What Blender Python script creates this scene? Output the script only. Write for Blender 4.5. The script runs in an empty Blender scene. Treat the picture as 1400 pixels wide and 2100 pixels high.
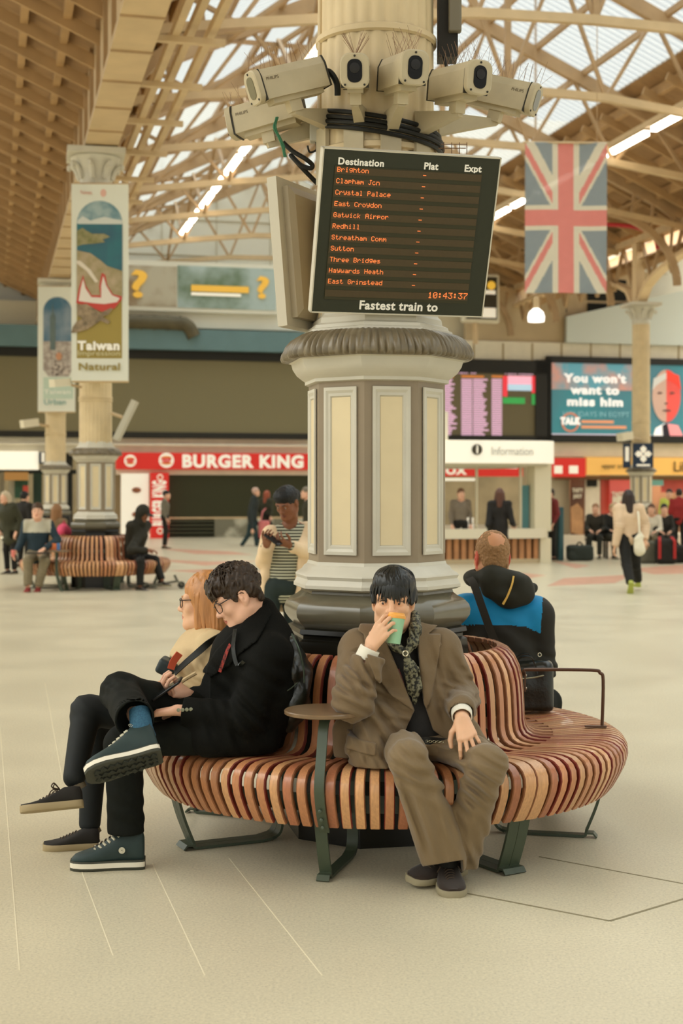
import bpy, math, random
import numpy as np
from mathutils import Vector, Matrix, Euler

sc = bpy.context.scene
COL = sc.collection
PI = math.pi
rad = math.radians

# ---------------------------------------------------------------- camera, world, light
FPX, HY, CAMH = 2917.0, 1010.0, 1.58         # focal length in pixels, horizon row, eye height
cam_d = bpy.data.cameras.new('camera')
cam_d.sensor_fit = 'VERTICAL'
cam_d.sensor_height = 36.0
cam_d.lens = FPX * 36.0 / 2100.0
cam_d.shift_y = -(1050.0 - HY) / 2100.0
cam_d.clip_end = 300
cam_d.dof.use_dof = True
cam_d.dof.focus_distance = 6.0
cam_d.dof.aperture_fstop = 3.2
cam = bpy.data.objects.new('camera', cam_d)
cam.location = (0, 0, CAMH)
cam.rotation_euler = (rad(90), 0, 0)
COL.objects.link(cam)
sc.camera = cam

sc.view_settings.view_transform = 'Standard'
sc.view_settings.look = 'None'
sc.view_settings.exposure = 0.2
sc.view_settings.gamma = 1.0
sc.view_settings.use_curve_mapping = False
try:
    sc.cycles.use_denoising = True
    sc.cycles.max_bounces = 6
    sc.cycles.diffuse_bounces = 3
    sc.cycles.glossy_bounces = 3
    sc.cycles.transparent_max_bounces = 8
    sc.cycles.sample_clamp_indirect = 6.0
    sc.cycles.caustics_reflective = False
    sc.cycles.caustics_refractive = False
except Exception:
    pass

# overcast sky: brighter overhead than at the horizon
w = bpy.data.worlds.new('overcast_sky')
sc.world = w
w.use_nodes = True
nt = w.node_tree
nt.nodes.clear()
wo = nt.nodes.new('ShaderNodeOutputWorld')
bg = nt.nodes.new('ShaderNodeBackground')
tc = nt.nodes.new('ShaderNodeTexCoord')
sx = nt.nodes.new('ShaderNodeSeparateXYZ')
mr = nt.nodes.new('ShaderNodeMapRange')
mr.inputs[1].default_value = -0.1
mr.inputs[2].default_value = 0.9
mr.inputs[3].default_value = 0.62
mr.inputs[4].default_value = 1.7
nt.links.new(tc.outputs['Generated'], sx.inputs[0])
nt.links.new(sx.outputs[2], mr.inputs[0])
mr2 = nt.nodes.new('ShaderNodeMapRange')          # the bright upper sky that lights the hall through its glazing
mr2.inputs[1].default_value = 0.36
mr2.inputs[2].default_value = 1.0
mr2.inputs[3].default_value = 0.0
mr2.inputs[4].default_value = 6.5
nt.links.new(sx.outputs[2], mr2.inputs[0])
ad = nt.nodes.new('ShaderNodeMath')
nt.links.new(mr.outputs[0], ad.inputs[0]); nt.links.new(mr2.outputs[0], ad.inputs[1])
nt.links.new(ad.outputs[0], bg.inputs[1])
bg.inputs[0].default_value = (0.975, 0.985, 0.92, 1)
nt.links.new(bg.outputs[0], wo.inputs[0])

def area(name, loc, rot, sx_, sy_, power, col=(1, .95, .82)):
    l = bpy.data.lights.new(name, 'AREA')
    l.shape = 'RECTANGLE'; l.size = sx_; l.size_y = sy_
    l.energy = power; l.color = col
    o = bpy.data.objects.new(name, l)
    o.location = loc; o.rotation_euler = rot
    COL.objects.link(o)
    return o

# ---------------------------------------------------------------- frames of reference
SA = rad(13.85)                               # the shed runs 13.9 degrees off the view axis
def P(px, py, Y):                             # a point of the place from its bearing and distance
    return Vector(((px - 700.0) / FPX * Y, Y, CAMH - (py - HY) / FPX * Y))
def Yfloor(py): return CAMH * FPX / (py - HY)
def S(lat, ax, z): return Vector((lat * math.cos(SA) - ax * math.sin(SA), lat * math.sin(SA) + ax * math.cos(SA), z))
def LAT(px, A):
    t = (px - 700.0) / FPX
    return A * (math.sin(SA) + t * math.cos(SA)) / (math.cos(SA) - t * math.sin(SA))
def ZF(px, py, A):
    l = LAT(px, A)
    return CAMH - (py - HY) / FPX * (l * math.sin(SA) + A * math.cos(SA))

# ---------------------------------------------------------------- materials
def lin(c):
    c = c / 255.0
    return c / 12.92 if c <= .04045 else ((c + .055) / 1.055) ** 2.4
def rgb(c): return (lin(c[0]), lin(c[1]), lin(c[2]), 1.0)
MATS = {}
def M(name, col=(200, 200, 200), rough=.6, metal=0., noise=None, bump=None, emit=0., stretch=None, spec=.4, rand=0., coat=0., sheen=0., col2=None, alpha=None):
    if name in MATS: return MATS[name]
    m = bpy.data.materials.new(name); MATS[name] = m
    m.use_nodes = True
    t = m.node_tree; N = t.nodes; L = t.links
    b = N['Principled BSDF']
    b.inputs['Roughness'].default_value = rough
    b.inputs['Metallic'].default_value = metal
    b.inputs['Specular IOR Level'].default_value = spec
    b.inputs['Base Color'].default_value = rgb(col)
    if coat: b.inputs['Coat Weight'].default_value = coat
    if sheen:
        b.inputs['Sheen Weight'].default_value = sheen
        b.inputs['Sheen Roughness'].default_value = .4
    tcn = N.new('ShaderNodeTexCoord'); mp = N.new('ShaderNodeMapping')
    L.new(tcn.outputs['Object'], mp.inputs[0])
    if stretch: mp.inputs['Scale'].default_value = stretch
    src = None
    if noise:
        nz = N.new('ShaderNodeTexNoise'); nz.inputs['Scale'].default_value = noise[0]; nz.inputs['Detail'].default_value = 4
        L.new(mp.outputs[0], nz.inputs[0])
        if col2:
            r = N.new('ShaderNodeMapRange'); r.inputs[1].default_value = .5 - noise[1]; r.inputs[2].default_value = .5 + noise[1]
            L.new(nz.outputs[0], r.inputs[0])
            mx = N.new('ShaderNodeMix'); mx.data_type = 'RGBA'
            mx.inputs[6].default_value = rgb(col); mx.inputs[7].default_value = rgb(col2)
            L.new(r.outputs[0], mx.inputs[0]); src = mx.outputs[2]
        else:
            r = N.new('ShaderNodeMapRange'); r.inputs[1].default_value = .25; r.inputs[2].default_value = .75
            r.inputs[3].default_value = 1 - noise[1]; r.inputs[4].default_value = 1 + noise[1]
            L.new(nz.outputs[0], r.inputs[0])
            mx = N.new('ShaderNodeMix'); mx.data_type = 'RGBA'; mx.blend_type = 'MULTIPLY'; mx.inputs[0].default_value = 1
            mx.inputs[6].default_value = rgb(col); L.new(r.outputs[0], mx.inputs[7]); src = mx.outputs[2]
    if rand:
        oi = N.new('ShaderNodeObjectInfo'); hs = N.new('ShaderNodeHueSaturation')
        r2 = N.new('ShaderNodeMapRange'); r2.inputs[3].default_value = 1 - rand; r2.inputs[4].default_value = 1 + rand
        L.new(oi.outputs['Random'], r2.inputs[0]); L.new(r2.outputs[0], hs.inputs['Value'])
        if src: L.new(src, hs.inputs['Color'])
        else: hs.inputs['Color'].default_value = rgb(col)
        src = hs.outputs[0]
    if src: L.new(src, b.inputs['Base Color'])
    if bump:
        nb = N.new('ShaderNodeTexNoise'); nb.inputs['Scale'].default_value = bump[0]; nb.inputs['Detail'].default_value = 3
        L.new(mp.outputs[0], nb.inputs[0])
        bp = N.new('ShaderNodeBump'); bp.inputs['Strength'].default_value = bump[1]; bp.inputs['Distance'].default_value = .01
        L.new(nb.outputs[0], bp.inputs['Height']); L.new(bp.outputs[0], b.inputs['Normal'])
    if emit:
        b.inputs['Emission Strength'].default_value = emit
        if src: L.new(src, b.inputs['Emission Color'])
        else: b.inputs['Emission Color'].default_value = rgb(col)
    if alpha is not None: b.inputs['Alpha'].default_value = alpha
    return m

# ---------------------------------------------------------------- mesh building
class MB:
    """collects shapes; build() links them as ONE mesh object"""
    def __init__(s): s.v = []; s.f = []; s.m = []
    def add(s, vs, fs, mi=0):
        o = len(s.v); s.v.extend([tuple(v) for v in vs]); s.f.extend([tuple(i + o for i in f) for f in fs]); s.m.extend([mi] * len(fs)); return s
    def box(s, c, d, R=None, mi=0):
        c = Vector(c); h = [x / 2 for x in d]
        vs = [Vector((x * h[0], y * h[1], z * h[2])) for x in (-1, 1) for y in (-1, 1) for z in (-1, 1)]
        if R is not None: vs = [R @ v for v in vs]
        return s.add([v + c for v in vs], [(0, 1, 3, 2), (4, 6, 7, 5), (0, 4, 5, 1), (2, 3, 7, 6), (0, 2, 6, 4), (1, 5, 7, 3)], mi)
    def bbox(s, a, b, mi=0):
        return s.box([(x + y) / 2 for x, y in zip(a, b)], [abs(y - x) for x, y in zip(a, b)], None, mi)
    def bevbox(s, c, d, r, R=None, mi=0):
        # box with rounded vertical (local z) edges and small chamfer on top and bottom
        c = Vector(c); hx, hy, hz = d[0] / 2, d[1] / 2, d[2] / 2
        ring = []
        for cx, cy, a0 in ((1, 1, 0), (-1, 1, 90), (-1, -1, 180), (1, -1, 270)):
            for k in range(4):
                a = rad(a0 + k * 30); ring.append((cx * (hx - r) + r * math.cos(a), cy * (hy - r) + r * math.sin(a)))
        q = min(r * .5, hz * .4); n = len(ring); vs = []
        for z, ins in ((-hz, q), (-hz + q, 0), (hz - q, 0), (hz, q)):
            kx, ky = (hx - ins) / hx, (hy - ins) / hy
            vs += [Vector((x * kx, y * ky, z)) for x, y in ring]
        if R is not None: vs = [R @ v for v in vs]
        fs = [(i * n + j, i * n + (j + 1) % n, (i + 1) * n + (j + 1) % n, (i + 1) * n + j) for i in range(3) for j in range(n)]
        fs += [tuple(range(n - 1, -1, -1)), tuple(range(3 * n, 4 * n))]
        return s.add([v + c for v in vs], fs, mi)
    def bar(s, a, b, w_, h_, up=(0, 0, 1), mi=0):
        a = Vector(a); b = Vector(b); d = b - a; L_ = d.length
        if L_ < 1e-6: return s
        d /= L_; u = Vector(up); x = d.cross(u)
        if x.length < 1e-4: x = d.cross(Vector((1, 0, 0)))
        x.normalize(); u = x.cross(d)
        R = Matrix((x, d, u)).transposed()
        return s.box((a + b) / 2, (w_, L_, h_), R, mi)
    def tube(s, pts, r, n=8, mi=0, cap=True, flat=None, closed=False):
        pts = [Vector(p) for p in pts]; m = len(pts)
        rs = r if isinstance(r, (list, tuple)) else [r] * m
        prev = None; vs = []
        for i, p in enumerate(pts):
            if closed: t = pts[(i + 1) % m] - pts[i - 1]
            else: t = pts[min(i + 1, m - 1)] - pts[max(i - 1, 0)]
            if t.length < 1e-9: t = Vector((0, 0, 1))
            t.normalize()
            if prev is None:
                a = Vector((0, 0, 1)) if abs(t.z) < .9 else Vector((1, 0, 0))
                x = t.cross(a).normalized()
            else:
                x = prev - t * prev.dot(t)
                if x.length < 1e-6: x = t.cross(Vector((1, 0, .3)))
                x.normalize()
            prev = x; y = t.cross(x)
            fy = 1 if flat is None else flat
            vs += [p + x * math.cos(k * 2 * PI / n) * rs[i] + y * math.sin(k * 2 * PI / n) * rs[i] * fy for k in range(n)]
        fs = []
        for i in range(m if closed else m - 1):
            i2 = (i + 1) % m
            fs += [(i * n + k, i * n + (k + 1) % n, i2 * n + (k + 1) % n, i2 * n + k) for k in range(n)]
        if cap and not closed: fs += [tuple(range(n - 1, -1, -1)), tuple(range((m - 1) * n, m * n))]
        return s.add(vs, fs, mi)
    def lathe(s, prof, n=32, c=(0, 0, 0), R=None, mi=0, phase=0., cap=True, rf=None):
        c = Vector(c); vs = []; m = len(prof)
        for r, z in prof:
            for k in range(n):
                a = phase + k * 2 * PI / n
                rr = r * (rf(a, z) if rf else 1)
                v = Vector((rr * math.cos(a), rr * math.sin(a), z))
                vs.append((R @ v if R is not None else v) + c)
        fs = [(i * n + k, i * n + (k + 1) % n, (i + 1) * n + (k + 1) % n, (i + 1) * n + k) for i in range(m - 1) for k in range(n)]
        if cap: fs += [tuple(range(n - 1, -1, -1)), tuple(range((m - 1) * n, m * n))]
        return s.add(vs, fs, mi)
    def ball(s, c, r, n=12, R=None, mi=0):
        r = r if isinstance(r, (tuple, list)) else (r, r, r)
        vs = []; h = n // 2 + 1
        for i in range(h + 1):
            t = PI * i / h
            for k in range(n):
                a = 2 * PI * k / n
                v = Vector((r[0] * math.sin(t) * math.cos(a), r[1] * math.sin(t) * math.sin(a), -r[2] * math.cos(t)))
                vs.append((R @ v if R is not None else v) + Vector(c))
        fs = [(i * n + k, i * n + (k + 1) % n, (i + 1) * n + (k + 1) % n, (i + 1) * n + k) for i in range(h) for k in range(n)]
        return s.add(vs, fs, mi)
    def prism(s, poly, z0, z1, T=None, mi=0):
        # polygon in local xy extruded from z0 to z1, T a 4x4
        n = len(poly); vs = [Vector((x, y, z0)) for x, y in poly] + [Vector((x, y, z1)) for x, y in poly]
        if T is not None: vs = [T @ v for v in vs]
        fs = [tuple(range(n - 1, -1, -1)), tuple(range(n, 2 * n))] + [(i, (i + 1) % n, n + (i + 1) % n, n + i) for i in range(n)]
        return s.add(vs, fs, mi)
    def strip(s, pts, width, thick, side, mi=0):
        """flat strap following pts; side = width direction (vector or list)"""
        pts = [Vector(p) for p in pts]; m = len(pts); vs = []
        for i, p in enumerate(pts):
            t = (pts[min(i + 1, m - 1)] - pts[max(i - 1, 0)]).normalized()
            sd = Vector(side[i] if isinstance(side, list) else side); sd = (sd - t * sd.dot(t)).normalized()
            n_ = t.cross(sd); wd = width[i] if isinstance(width, (list, tuple)) else width
            for a, b in ((-1, -1), (1, -1), (1, 1), (-1, 1)): vs.append(p + sd * a * wd / 2 + n_ * b * thick / 2)
        fs = [(i * 4 + k, i * 4 + (k + 1) % 4, i * 4 + 4 + (k + 1) % 4, i * 4 + 4 + k) for i in range(m - 1) for k in range(4)]
        fs += [(3, 2, 1, 0), tuple(range((m - 1) * 4, m * 4))]
        return s.add(vs, fs, mi)
    def rings(s, rings, mi=0, cap=True):
        n = len(rings[0]); vs = [v for r in rings for v in r]; m = len(rings)
        fs = [(i * n + k, i * n + (k + 1) % n, (i + 1) * n + (k + 1) % n, (i + 1) * n + k) for i in range(m - 1) for k in range(n)]
        if cap: fs += [tuple(range(n - 1, -1, -1)), tuple(range((m - 1) * n, m * n))]
        return s.add(vs, fs, mi)
    def quad(s, a, b, c, d, mi=0): return s.add([a, b, c, d], [(0, 1, 2, 3)], mi)
    def mesh(s, name, mats, smooth=35):
        me = bpy.data.meshes.new(name)
        me.from_pydata([tuple(v) for v in s.v], [], s.f); me.update()
        for mt in (mats if isinstance(mats, (list, tuple)) else [mats]): me.materials.append(mt)
        if any(s.m): me.polygons.foreach_set('material_index', s.m)
        if smooth:
            me.polygons.foreach_set('use_smooth', [True] * len(s.f))
            me.set_sharp_from_angle(angle=rad(smooth))
        return me
    def build(s, name, mats, parent=None, smooth=35, loc=None, rot=None):
        return obj(name, s.mesh(name, mats, smooth), parent, loc, rot)

def obj(name, me, parent=None, loc=None, rot=None):
    o = bpy.data.objects.new(name, me); COL.objects.link(o)
    if loc is not None: o.location = loc
    if rot is not None: o.rotation_euler = rot
    if parent is not None: o.parent = parent
    return o
def tag(o, label=None, cat=None, group=None, kind=None):
    if label: o['label'] = label
    if cat: o['category'] = cat
    if group: o['group'] = group
    if kind: o['kind'] = kind
    return o
def thing(name, label, cat, loc=(0, 0, 0), rz=0., group=None, kind=None, rot=None):
    o = bpy.data.objects.new(name, None); COL.objects.link(o); o.empty_display_size = .1
    o.location = loc; o.rotation_euler = rot if rot is not None else (0, 0, rz)
    return tag(o, label, cat, group, kind)
def struct(name, mb, mat, rz=0., parent=None, smooth=35, **k):
    o = mb.build(name, mat, parent, smooth); o.rotation_euler = (0, 0, rz)
    if parent is None: o['kind'] = 'structure'
    return o
def copy_tree(o, parent=None):
    c = o.copy(); COL.objects.link(c)
    if parent is not None: c.parent = parent
    for ch in list(o.children): copy_tree(ch, c)
    return c
def local(parent, o):
    """give o (built in world coordinates) the parent without moving it"""
    M_ = Matrix.LocRotScale(parent.location, parent.rotation_euler, None)
    o.parent = parent; o.matrix_parent_inverse = M_.inverted()
    return o

def letters(body, size, mat, parent=None, T=None, name='lettering', depth=.002, bold=0., align='CENTER', width=None, sx_=1.):
    """lettering as one mesh lying in the local xy plane of T"""
    cu = bpy.data.curves.new('tmp', 'FONT'); cu.body = body; cu.size = size; cu.align_x = align; cu.align_y = 'CENTER'
    cu.extrude = depth; cu.offset = bold; cu.space_character = 1 + (bold / size) * 2.5; cu.resolution_u = 3
    to = bpy.data.objects.new('tmp', cu); COL.objects.link(to)
    dg = bpy.context.evaluated_depsgraph_get()
    me = bpy.data.meshes.new_from_object(to.evaluated_get(dg))
    bpy.data.objects.remove(to); bpy.data.curves.remove(cu)
    n = len(me.vertices); co = np.empty(n * 3); me.vertices.foreach_get('co', co); co = co.reshape(-1, 3)
    if width is not None and n:
        wd = co[:, 0].max() - co[:, 0].min(); co[:, 0] *= width / max(wd, 1e-6)
    else: co[:, 0] *= sx_
    if T is not None: co = co @ np.array(T.to_3x3()).T + np.array(T.translation)
    me.vertices.foreach_set('co', co.ravel()); me.update()
    me.materials.clear(); me.materials.append(mat); me.name = name
    return obj(name, me, parent)
def frame(o, x, y):
    """4x4 with local x, y and z = x cross y"""
    x = Vector(x).normalized(); y = Vector(y); z = x.cross(y).normalized(); y = z.cross(x)
    T = Matrix((x, y, z)).transposed().to_4x4(); T.translation = Vector(o); return T
def bez(pts, n=8):
    """Catmull-Rom through pts"""
    p = [Vector(q) for q in pts]; out = []
    for i in range(len(p) - 1):
        a, b, c, d = p[max(i - 1, 0)], p[i], p[i + 1], p[min(i + 2, len(p) - 1)]
        for k in range(n):
            t = k / n
            out.append(.5 * ((2 * b) + (c - a) * t + (2 * a - 5 * b + 4 * c - d) * t * t + (3 * b - 3 * c + d - a) * t ** 3))
    return out + [p[-1]]
R_ = random.Random(7)
# ================================================================ THE HALL
cream = M('cream_paint', (226, 216, 192), .5, noise=(3, .06))
tan_steel = M('tan_steel_paint', (172, 142, 104), .55, noise=(2.5, .14))
pale_steel = M('pale_steel_paint', (198, 172, 132), .5, noise=(2.5, .1))
brown_board = M('brown_boarding', (158, 124, 84), .75, noise=(3, .2), stretch=(1, 6, 1))
black_gap = M('dark_opening', (28, 27, 20), .8)
white_panel = M('white_cladding', (226, 222, 205), .5, noise=(1.5, .03))
khaki_screen = M('blank_screen', (128, 119, 90), .7, spec=.1, noise=(40, .03))
black_frame = M('black_frame', (30, 27, 17), .5)
blue_band = M('blue_grey_fascia', (100, 128, 130), .5, noise=(2, .06))
sign_red = M('sign_red', (214, 44, 34), .45, emit=.18)
sign_white = M('sign_white', (240, 232, 214), .5, emit=.3)
glow_white = M('lit_white_sign', (240, 234, 214), .5, emit=.55)
tube_glow = M('light_tube', (255, 244, 226), .5, emit=7.0)
dark_green = M('shutter_green', (62, 62, 34), .6, noise=(30, .1))

# terrazzo floor
def floor_mat():
    m = bpy.data.materials.new('terrazzo'); m.use_nodes = True
    t = m.node_tree; N = t.nodes; L = t.links; b = N['Principled BSDF']
    tcn = N.new('ShaderNodeTexCoord')
    n1 = N.new('ShaderNodeTexNoise'); n1.inputs['Scale'].default_value = 90; n1.inputs['Detail'].default_value = 3
    n2 = N.new('ShaderNodeTexNoise'); n2.inputs['Scale'].default_value = 1.1; n2.inputs['Detail'].default_value = 5
    v = N.new('ShaderNodeTexVoronoi'); v.inputs['Scale'].default_value = 75
    for n in (n1, n2, v): L.new(tcn.outputs['Object'], n.inputs['Vector'])
    r1 = N.new('ShaderNodeMapRange'); r1.inputs[1].default_value = .3; r1.inputs[2].default_value = .7; r1.inputs[3].default_value = .86; r1.inputs[4].default_value = 1.1
    r2 = N.new('ShaderNodeMapRange'); r2.inputs[1].default_value = .3; r2.inputs[2].default_value = .7; r2.inputs[3].default_value = .93; r2.inputs[4].default_value = 1.05
    r3 = N.new('ShaderNodeMapRange'); r3.inputs[1].default_value = .1; r3.inputs[2].default_value = .3; r3.inputs[3].default_value = .78; r3.inputs[4].default_value = 1.0
    L.new(n1.outputs[0], r1.inputs[0]); L.new(n2.outputs[0], r2.inputs[0]); L.new(v.outputs['Distance'], r3.inputs[0])
    m1 = N.new('ShaderNodeMath'); m1.operation = 'MULTIPLY'; m2 = N.new('ShaderNodeMath'); m2.operation = 'MULTIPLY'
    L.new(r1.outputs[0], m1.inputs[0]); L.new(r2.outputs[0], m1.inputs[1]); L.new(m1.outputs[0], m2.inputs[0]); L.new(r3.outputs[0], m2.inputs[1])
    mx = N.new('ShaderNodeMix'); mx.data_type = 'RGBA'; mx.blend_type = 'MULTIPLY'; mx.inputs[0].default_value = 1
    mx.inputs[6].default_value = rgb((206, 196, 168)); L.new(m2.outputs[0], mx.inputs[7]); L.new(mx.outputs[2], b.inputs['Base Color'])
    b.inputs['Roughness'].default_value = .3; b.inputs['Specular IOR Level'].default_value = .4
    rr = N.new('ShaderNodeMapRange'); rr.inputs[3].default_value = .22; rr.inputs[4].default_value = .42
    L.new(n2.outputs[0], rr.inputs[0]); L.new(rr.outputs[0], b.inputs['Roughness'])
    return m
struct('floor', MB().bbox((-24, -4, -.2), (44, 58, 0)), floor_mat(), smooth=0)

# joints between the terrazzo bays
jm = M('floor_joint', (132, 122, 92), .7); jl = M('floor_scratch', (226, 216, 186), .5)
def joint(pix, w_=.012, mat=jm, n=[0]):
    n[0] += 1
    mb = MB(); pts = [P(x, y, Yfloor(y)) for x, y in pix]
    for a, b in zip(pts, pts[1:]):
        a, b = Vector((a.x, a.y, .0)), Vector((b.x, b.y, .0)); s = (b - a).normalized().cross(Vector((0, 0, 1))) * w_ / 2
        mb.add([a - s, b - s, b + s, a + s, *[p + Vector((0, 0, .0012)) for p in (a - s, b - s, b + s, a + s)]], [(4, 5, 6, 7), (0, 1, 5, 4), (2, 3, 7, 6), (1, 2, 6, 5), (3, 0, 4, 7)])
    struct('trim_%d' % n[0], mb, mat, smooth=0)
joint([(955, 1832), (1250, 1889), (1420, 1838)])
joint([(1105, 1757), (1420, 1816)], .01)
for pts in ([(165, 1780), (232, 1960)], [(312, 1770), (420, 2000)], [(470, 1760), (660, 2000)], [(0, 1490), (40, 1990)], [(92, 1400), (128, 1600)]):
    joint(pts, .004, jl)
# red stone inlay of the far floor
im = M('red_inlay', (204, 154, 128), .35, noise=(3, .15))
def inlay(polys):
    mb = MB()
    for poly in polys:
        q = [P(x, y, Yfloor(y)) for x, y in poly]
        n = len(q); mb.add([(p.x, p.y, .0015) for p in q] + [(p.x, p.y, -.01) for p in q], [tuple(range(n))] + [(i, n + i, n + (i + 1) % n, (i + 1) % n) for i in range(n)])
    struct('floor_inlay', mb, im, smooth=0)
inlay([[(330, 1125), (470, 1131), (520, 1138), (400, 1136)], [(300, 1146), (430, 1152), (540, 1150), (420, 1160)], [(345, 1170), (480, 1166), (540, 1172), (440, 1178)]])
inlay([[(1130, 1150), (1210, 1160), (1180, 1166)], [(1155, 1186), (1300, 1178), (1260, 1196), (1120, 1202)], [(1290, 1166), (1410, 1158), (1410, 1176), (1340, 1178)], [(1040, 1172), (1120, 1180), (1060, 1190)]])

# ---- end wall and shop front, all across the shed at A = 50
A = 50.0
KA0 = 29.6
def fr(px0, py0, px1, py1, dA=0., thick=.1, mb=None, mi=0):
    """box in shed coordinates filling a rectangle of the end wall, dA in front of it"""
    a_ = A - dA
    l0, l1 = LAT(px0, a_), LAT(px1, a_); pm = (px0 + px1) / 2
    z0, z1 = ZF(pm, py1, a_), ZF(pm, py0, a_)
    mb = mb if mb is not None else MB()
    return mb.bbox((l0, a_, max(z0, 0.0)), (l1, a_ + thick, z1), mi)
def frc(px0, py0, px1, py1, dA=0.):
    a_ = A - dA; pm = (px0 + px1) / 2
    return LAT(px0, a_), LAT(px1, a_), max(ZF(pm, py1, a_), 0), ZF(pm, py0, a_), a_
struct('wall_end', MB().bbox((-14, 51.6, 3.4), (40, 51.8, 16)), white_panel, SA, smooth=0)
g = MB()
for i in range(16): g.bbox((-6 + i * 2.0, 51.56, 6.0), (-5.97 + i * 2.0, 51.6, 15))
for z in (8.9, 10.2, 11.5): g.bbox((-8, 51.56, z), (26, 51.6, z + .03))
struct('wall_end_panel_joints', g, M('panel_joint', (196, 186, 160), .6), SA, smooth=0)
sw = MB().bbox((31.0, 12, 0), (31.2, 51.7, 4.4))
struct('wall_right', sw, M('side_wall', (196, 180, 148), .7, noise=(.6, .06)), SA, smooth=0)
struct('wall_left', MB().bbox((-13.2, 14, 0), (-13.0, 51.7, 4.4)), MATS['side_wall'], SA, smooth=0)
struct('wall_back', MB().bbox((-14, 55.0, 0), (40, 55.2, 4.6)), M('shop_back', (120, 108, 84), .8, noise=(1, .25)), SA, smooth=0)
struct('wall_shop_header', MB().bbox((-14, 50.3, 3.3), (40, 51.6, 8.2)), M('dim_cream', (214, 204, 176), .6), SA, smooth=0)
struct('trim_20', fr(-60, 672, 625, 715, .9, .6), blue_band, SA, smooth=0)
struct('trim_21', fr(-60, 893, 640, 928, .25, .35), cream, SA, smooth=0)
struct('trim_22', fr(640, 903, 1470, 935, .25, .35), cream, SA, smooth=0)
fz = MB(); fr(890, 704, 1470, 741, .3, .5, fz); struct('trim_23', fz, cream, SA, smooth=0)
fz = MB()
for x in range(910, 1440, 60): fr(x, 704, x + 3, 740, .32, .03, fz)
struct('trim_24', fz, M('frieze_joint', (170, 150, 110), .6), SA, smooth=0)
ledge = MB(); fr(255, 640, 640, 674, .5, .5, ledge); struct('trim_25', ledge, white_panel, SA, smooth=0)
pp = MB(); l0, l1, z0, z1, a_ = frc(-60, 906, 640, 912, .45)
pp.tube([(l0, a_, z0), (l1, a_, z0)], .05); struct('trim_26', pp, cream, SA)
# upper right wall, with beige bay, white hoarding and dark windows
struct('wall_beige', fr(955, 590, 1160, 706, .2, .3), M('beige_wall', (190, 168, 132), .7, noise=(1, .08)), SA, smooth=0)
hb = MB(); l0, l1, z0, z1, a_ = frc(1162, 640, 1470, 706, .5)
hb.add([(l0, a_, z0), (l1, a_, z0), (l1, a_, z1 + 1.2), (l0, a_, z1 - .25), (l0, a_ + .2, z0), (l1, a_ + .2, z0), (l1, a_ + .2, z1 + 1.2), (l0, a_ + .2, z1 - .25)], [(0, 1, 2, 3), (7, 6, 5, 4), (3, 2, 6, 7), (0, 3, 7, 4), (1, 5, 6, 2)])
struct('wall_hoarding', hb, M('pale_blue_white', (206, 212, 204), .6), SA, smooth=0)
struct('wall_window_surround', fr(1150, 555, 1330, 664, .1, .2), pale_steel, SA, smooth=0)
for n, (x0, y0, x1, y1) in enumerate(((1205, 574, 1244, 616), (1248, 574, 1284, 616), (1205, 622, 1244, 656), (1248, 622, 1284, 656), (1146, 606, 1162, 640))):
    t_ = struct('window_%d' % (n + 1), fr(x0, y0, x1, y1, .16, .05), black_gap, SA, smooth=0)

# large blank departure screen across the left
def sthing(name, label, cat, group=None, kind=None): return thing(name, label, cat, (0, 0, 0), SA, group, kind)
t = sthing('departure_screen', 'huge wide blank departure screen in a black frame above the burger counter', 'screen')
f = MB(); fr(-60, 712, 640, 736, .55, .3, f); fr(-60, 886, 640, 898, .55, .3, f); f.build('frame', black_frame, t, 0)
fr(-60, 735, 640, 888, .5, .2).build('screen_panel', khaki_screen, t, 0)

# lit departure screen
t = sthing('departure_screen', 'lit departure screen with rows of lilac text above the information kiosk', 'screen')
f = MB(); fr(880, 738, 1128, 765, .5, .3, f); fr(1098, 738, 1128, 903, .5, .3, f); fr(880, 893, 1128, 906, .5, .3, f); f.build('frame', black_frame, t, 0)
fr(880, 757, 1099, 899, .42, .2).build('screen_panel', M('departure_khaki', (104, 94, 66), .6, emit=.12), t, 0)
lilac = M('lilac_pixels', (222, 178, 206), .6, emit=.45); orange = M('orange_pixels', (214, 132, 62), .6, emit=.4)
mb = MB()
for c0, c1 in ((890, 935), (946, 968), (970, 1000), (1008, 1029)):
    for k in range(27):
        y = 777 + k * 4.5; x1 = c1 + (R_.uniform(-12, 2) if c0 in (890, 970) else 0)
        fr(c0, y, x1, y + 3.2, .45, .02, mb)
mb.build('text_rows', lilac, t, 0)
mb = MB()
for c0, c1 in ((905, 930), (946, 992), (1008, 1030)): fr(c0, 770, c1, 774, .45, .02, mb)
mb.build('column_headings', orange, t, 0)
for r_ in ((1031, 771, 1040, 813), (1090, 771, 1097, 806)): fr(*r_, .45, .02).build('red_status_bar', M('status_red', (230, 60, 70), .6, emit=.5), t, 0)
mb = MB(); fr(1041, 771, 1090, 788, .46, .02, mb); mb.build('pink_status_bar', M('status_pink', (240, 170, 190), .6, emit=.6), t, 0)
mb = MB(); fr(1041, 788, 1090, 801, .46, .02, mb); mb.build('pale_blue_status_bar', M('status_blue', (178, 206, 226), .6, emit=.5), t, 0)
for r_ in ((1031, 815, 1076, 828), (1090, 808, 1097, 830)): fr(*r_, .46, .02).build('green_status_bar', M('status_green', (60, 160, 80), .6, emit=.4), t, 0)
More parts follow.
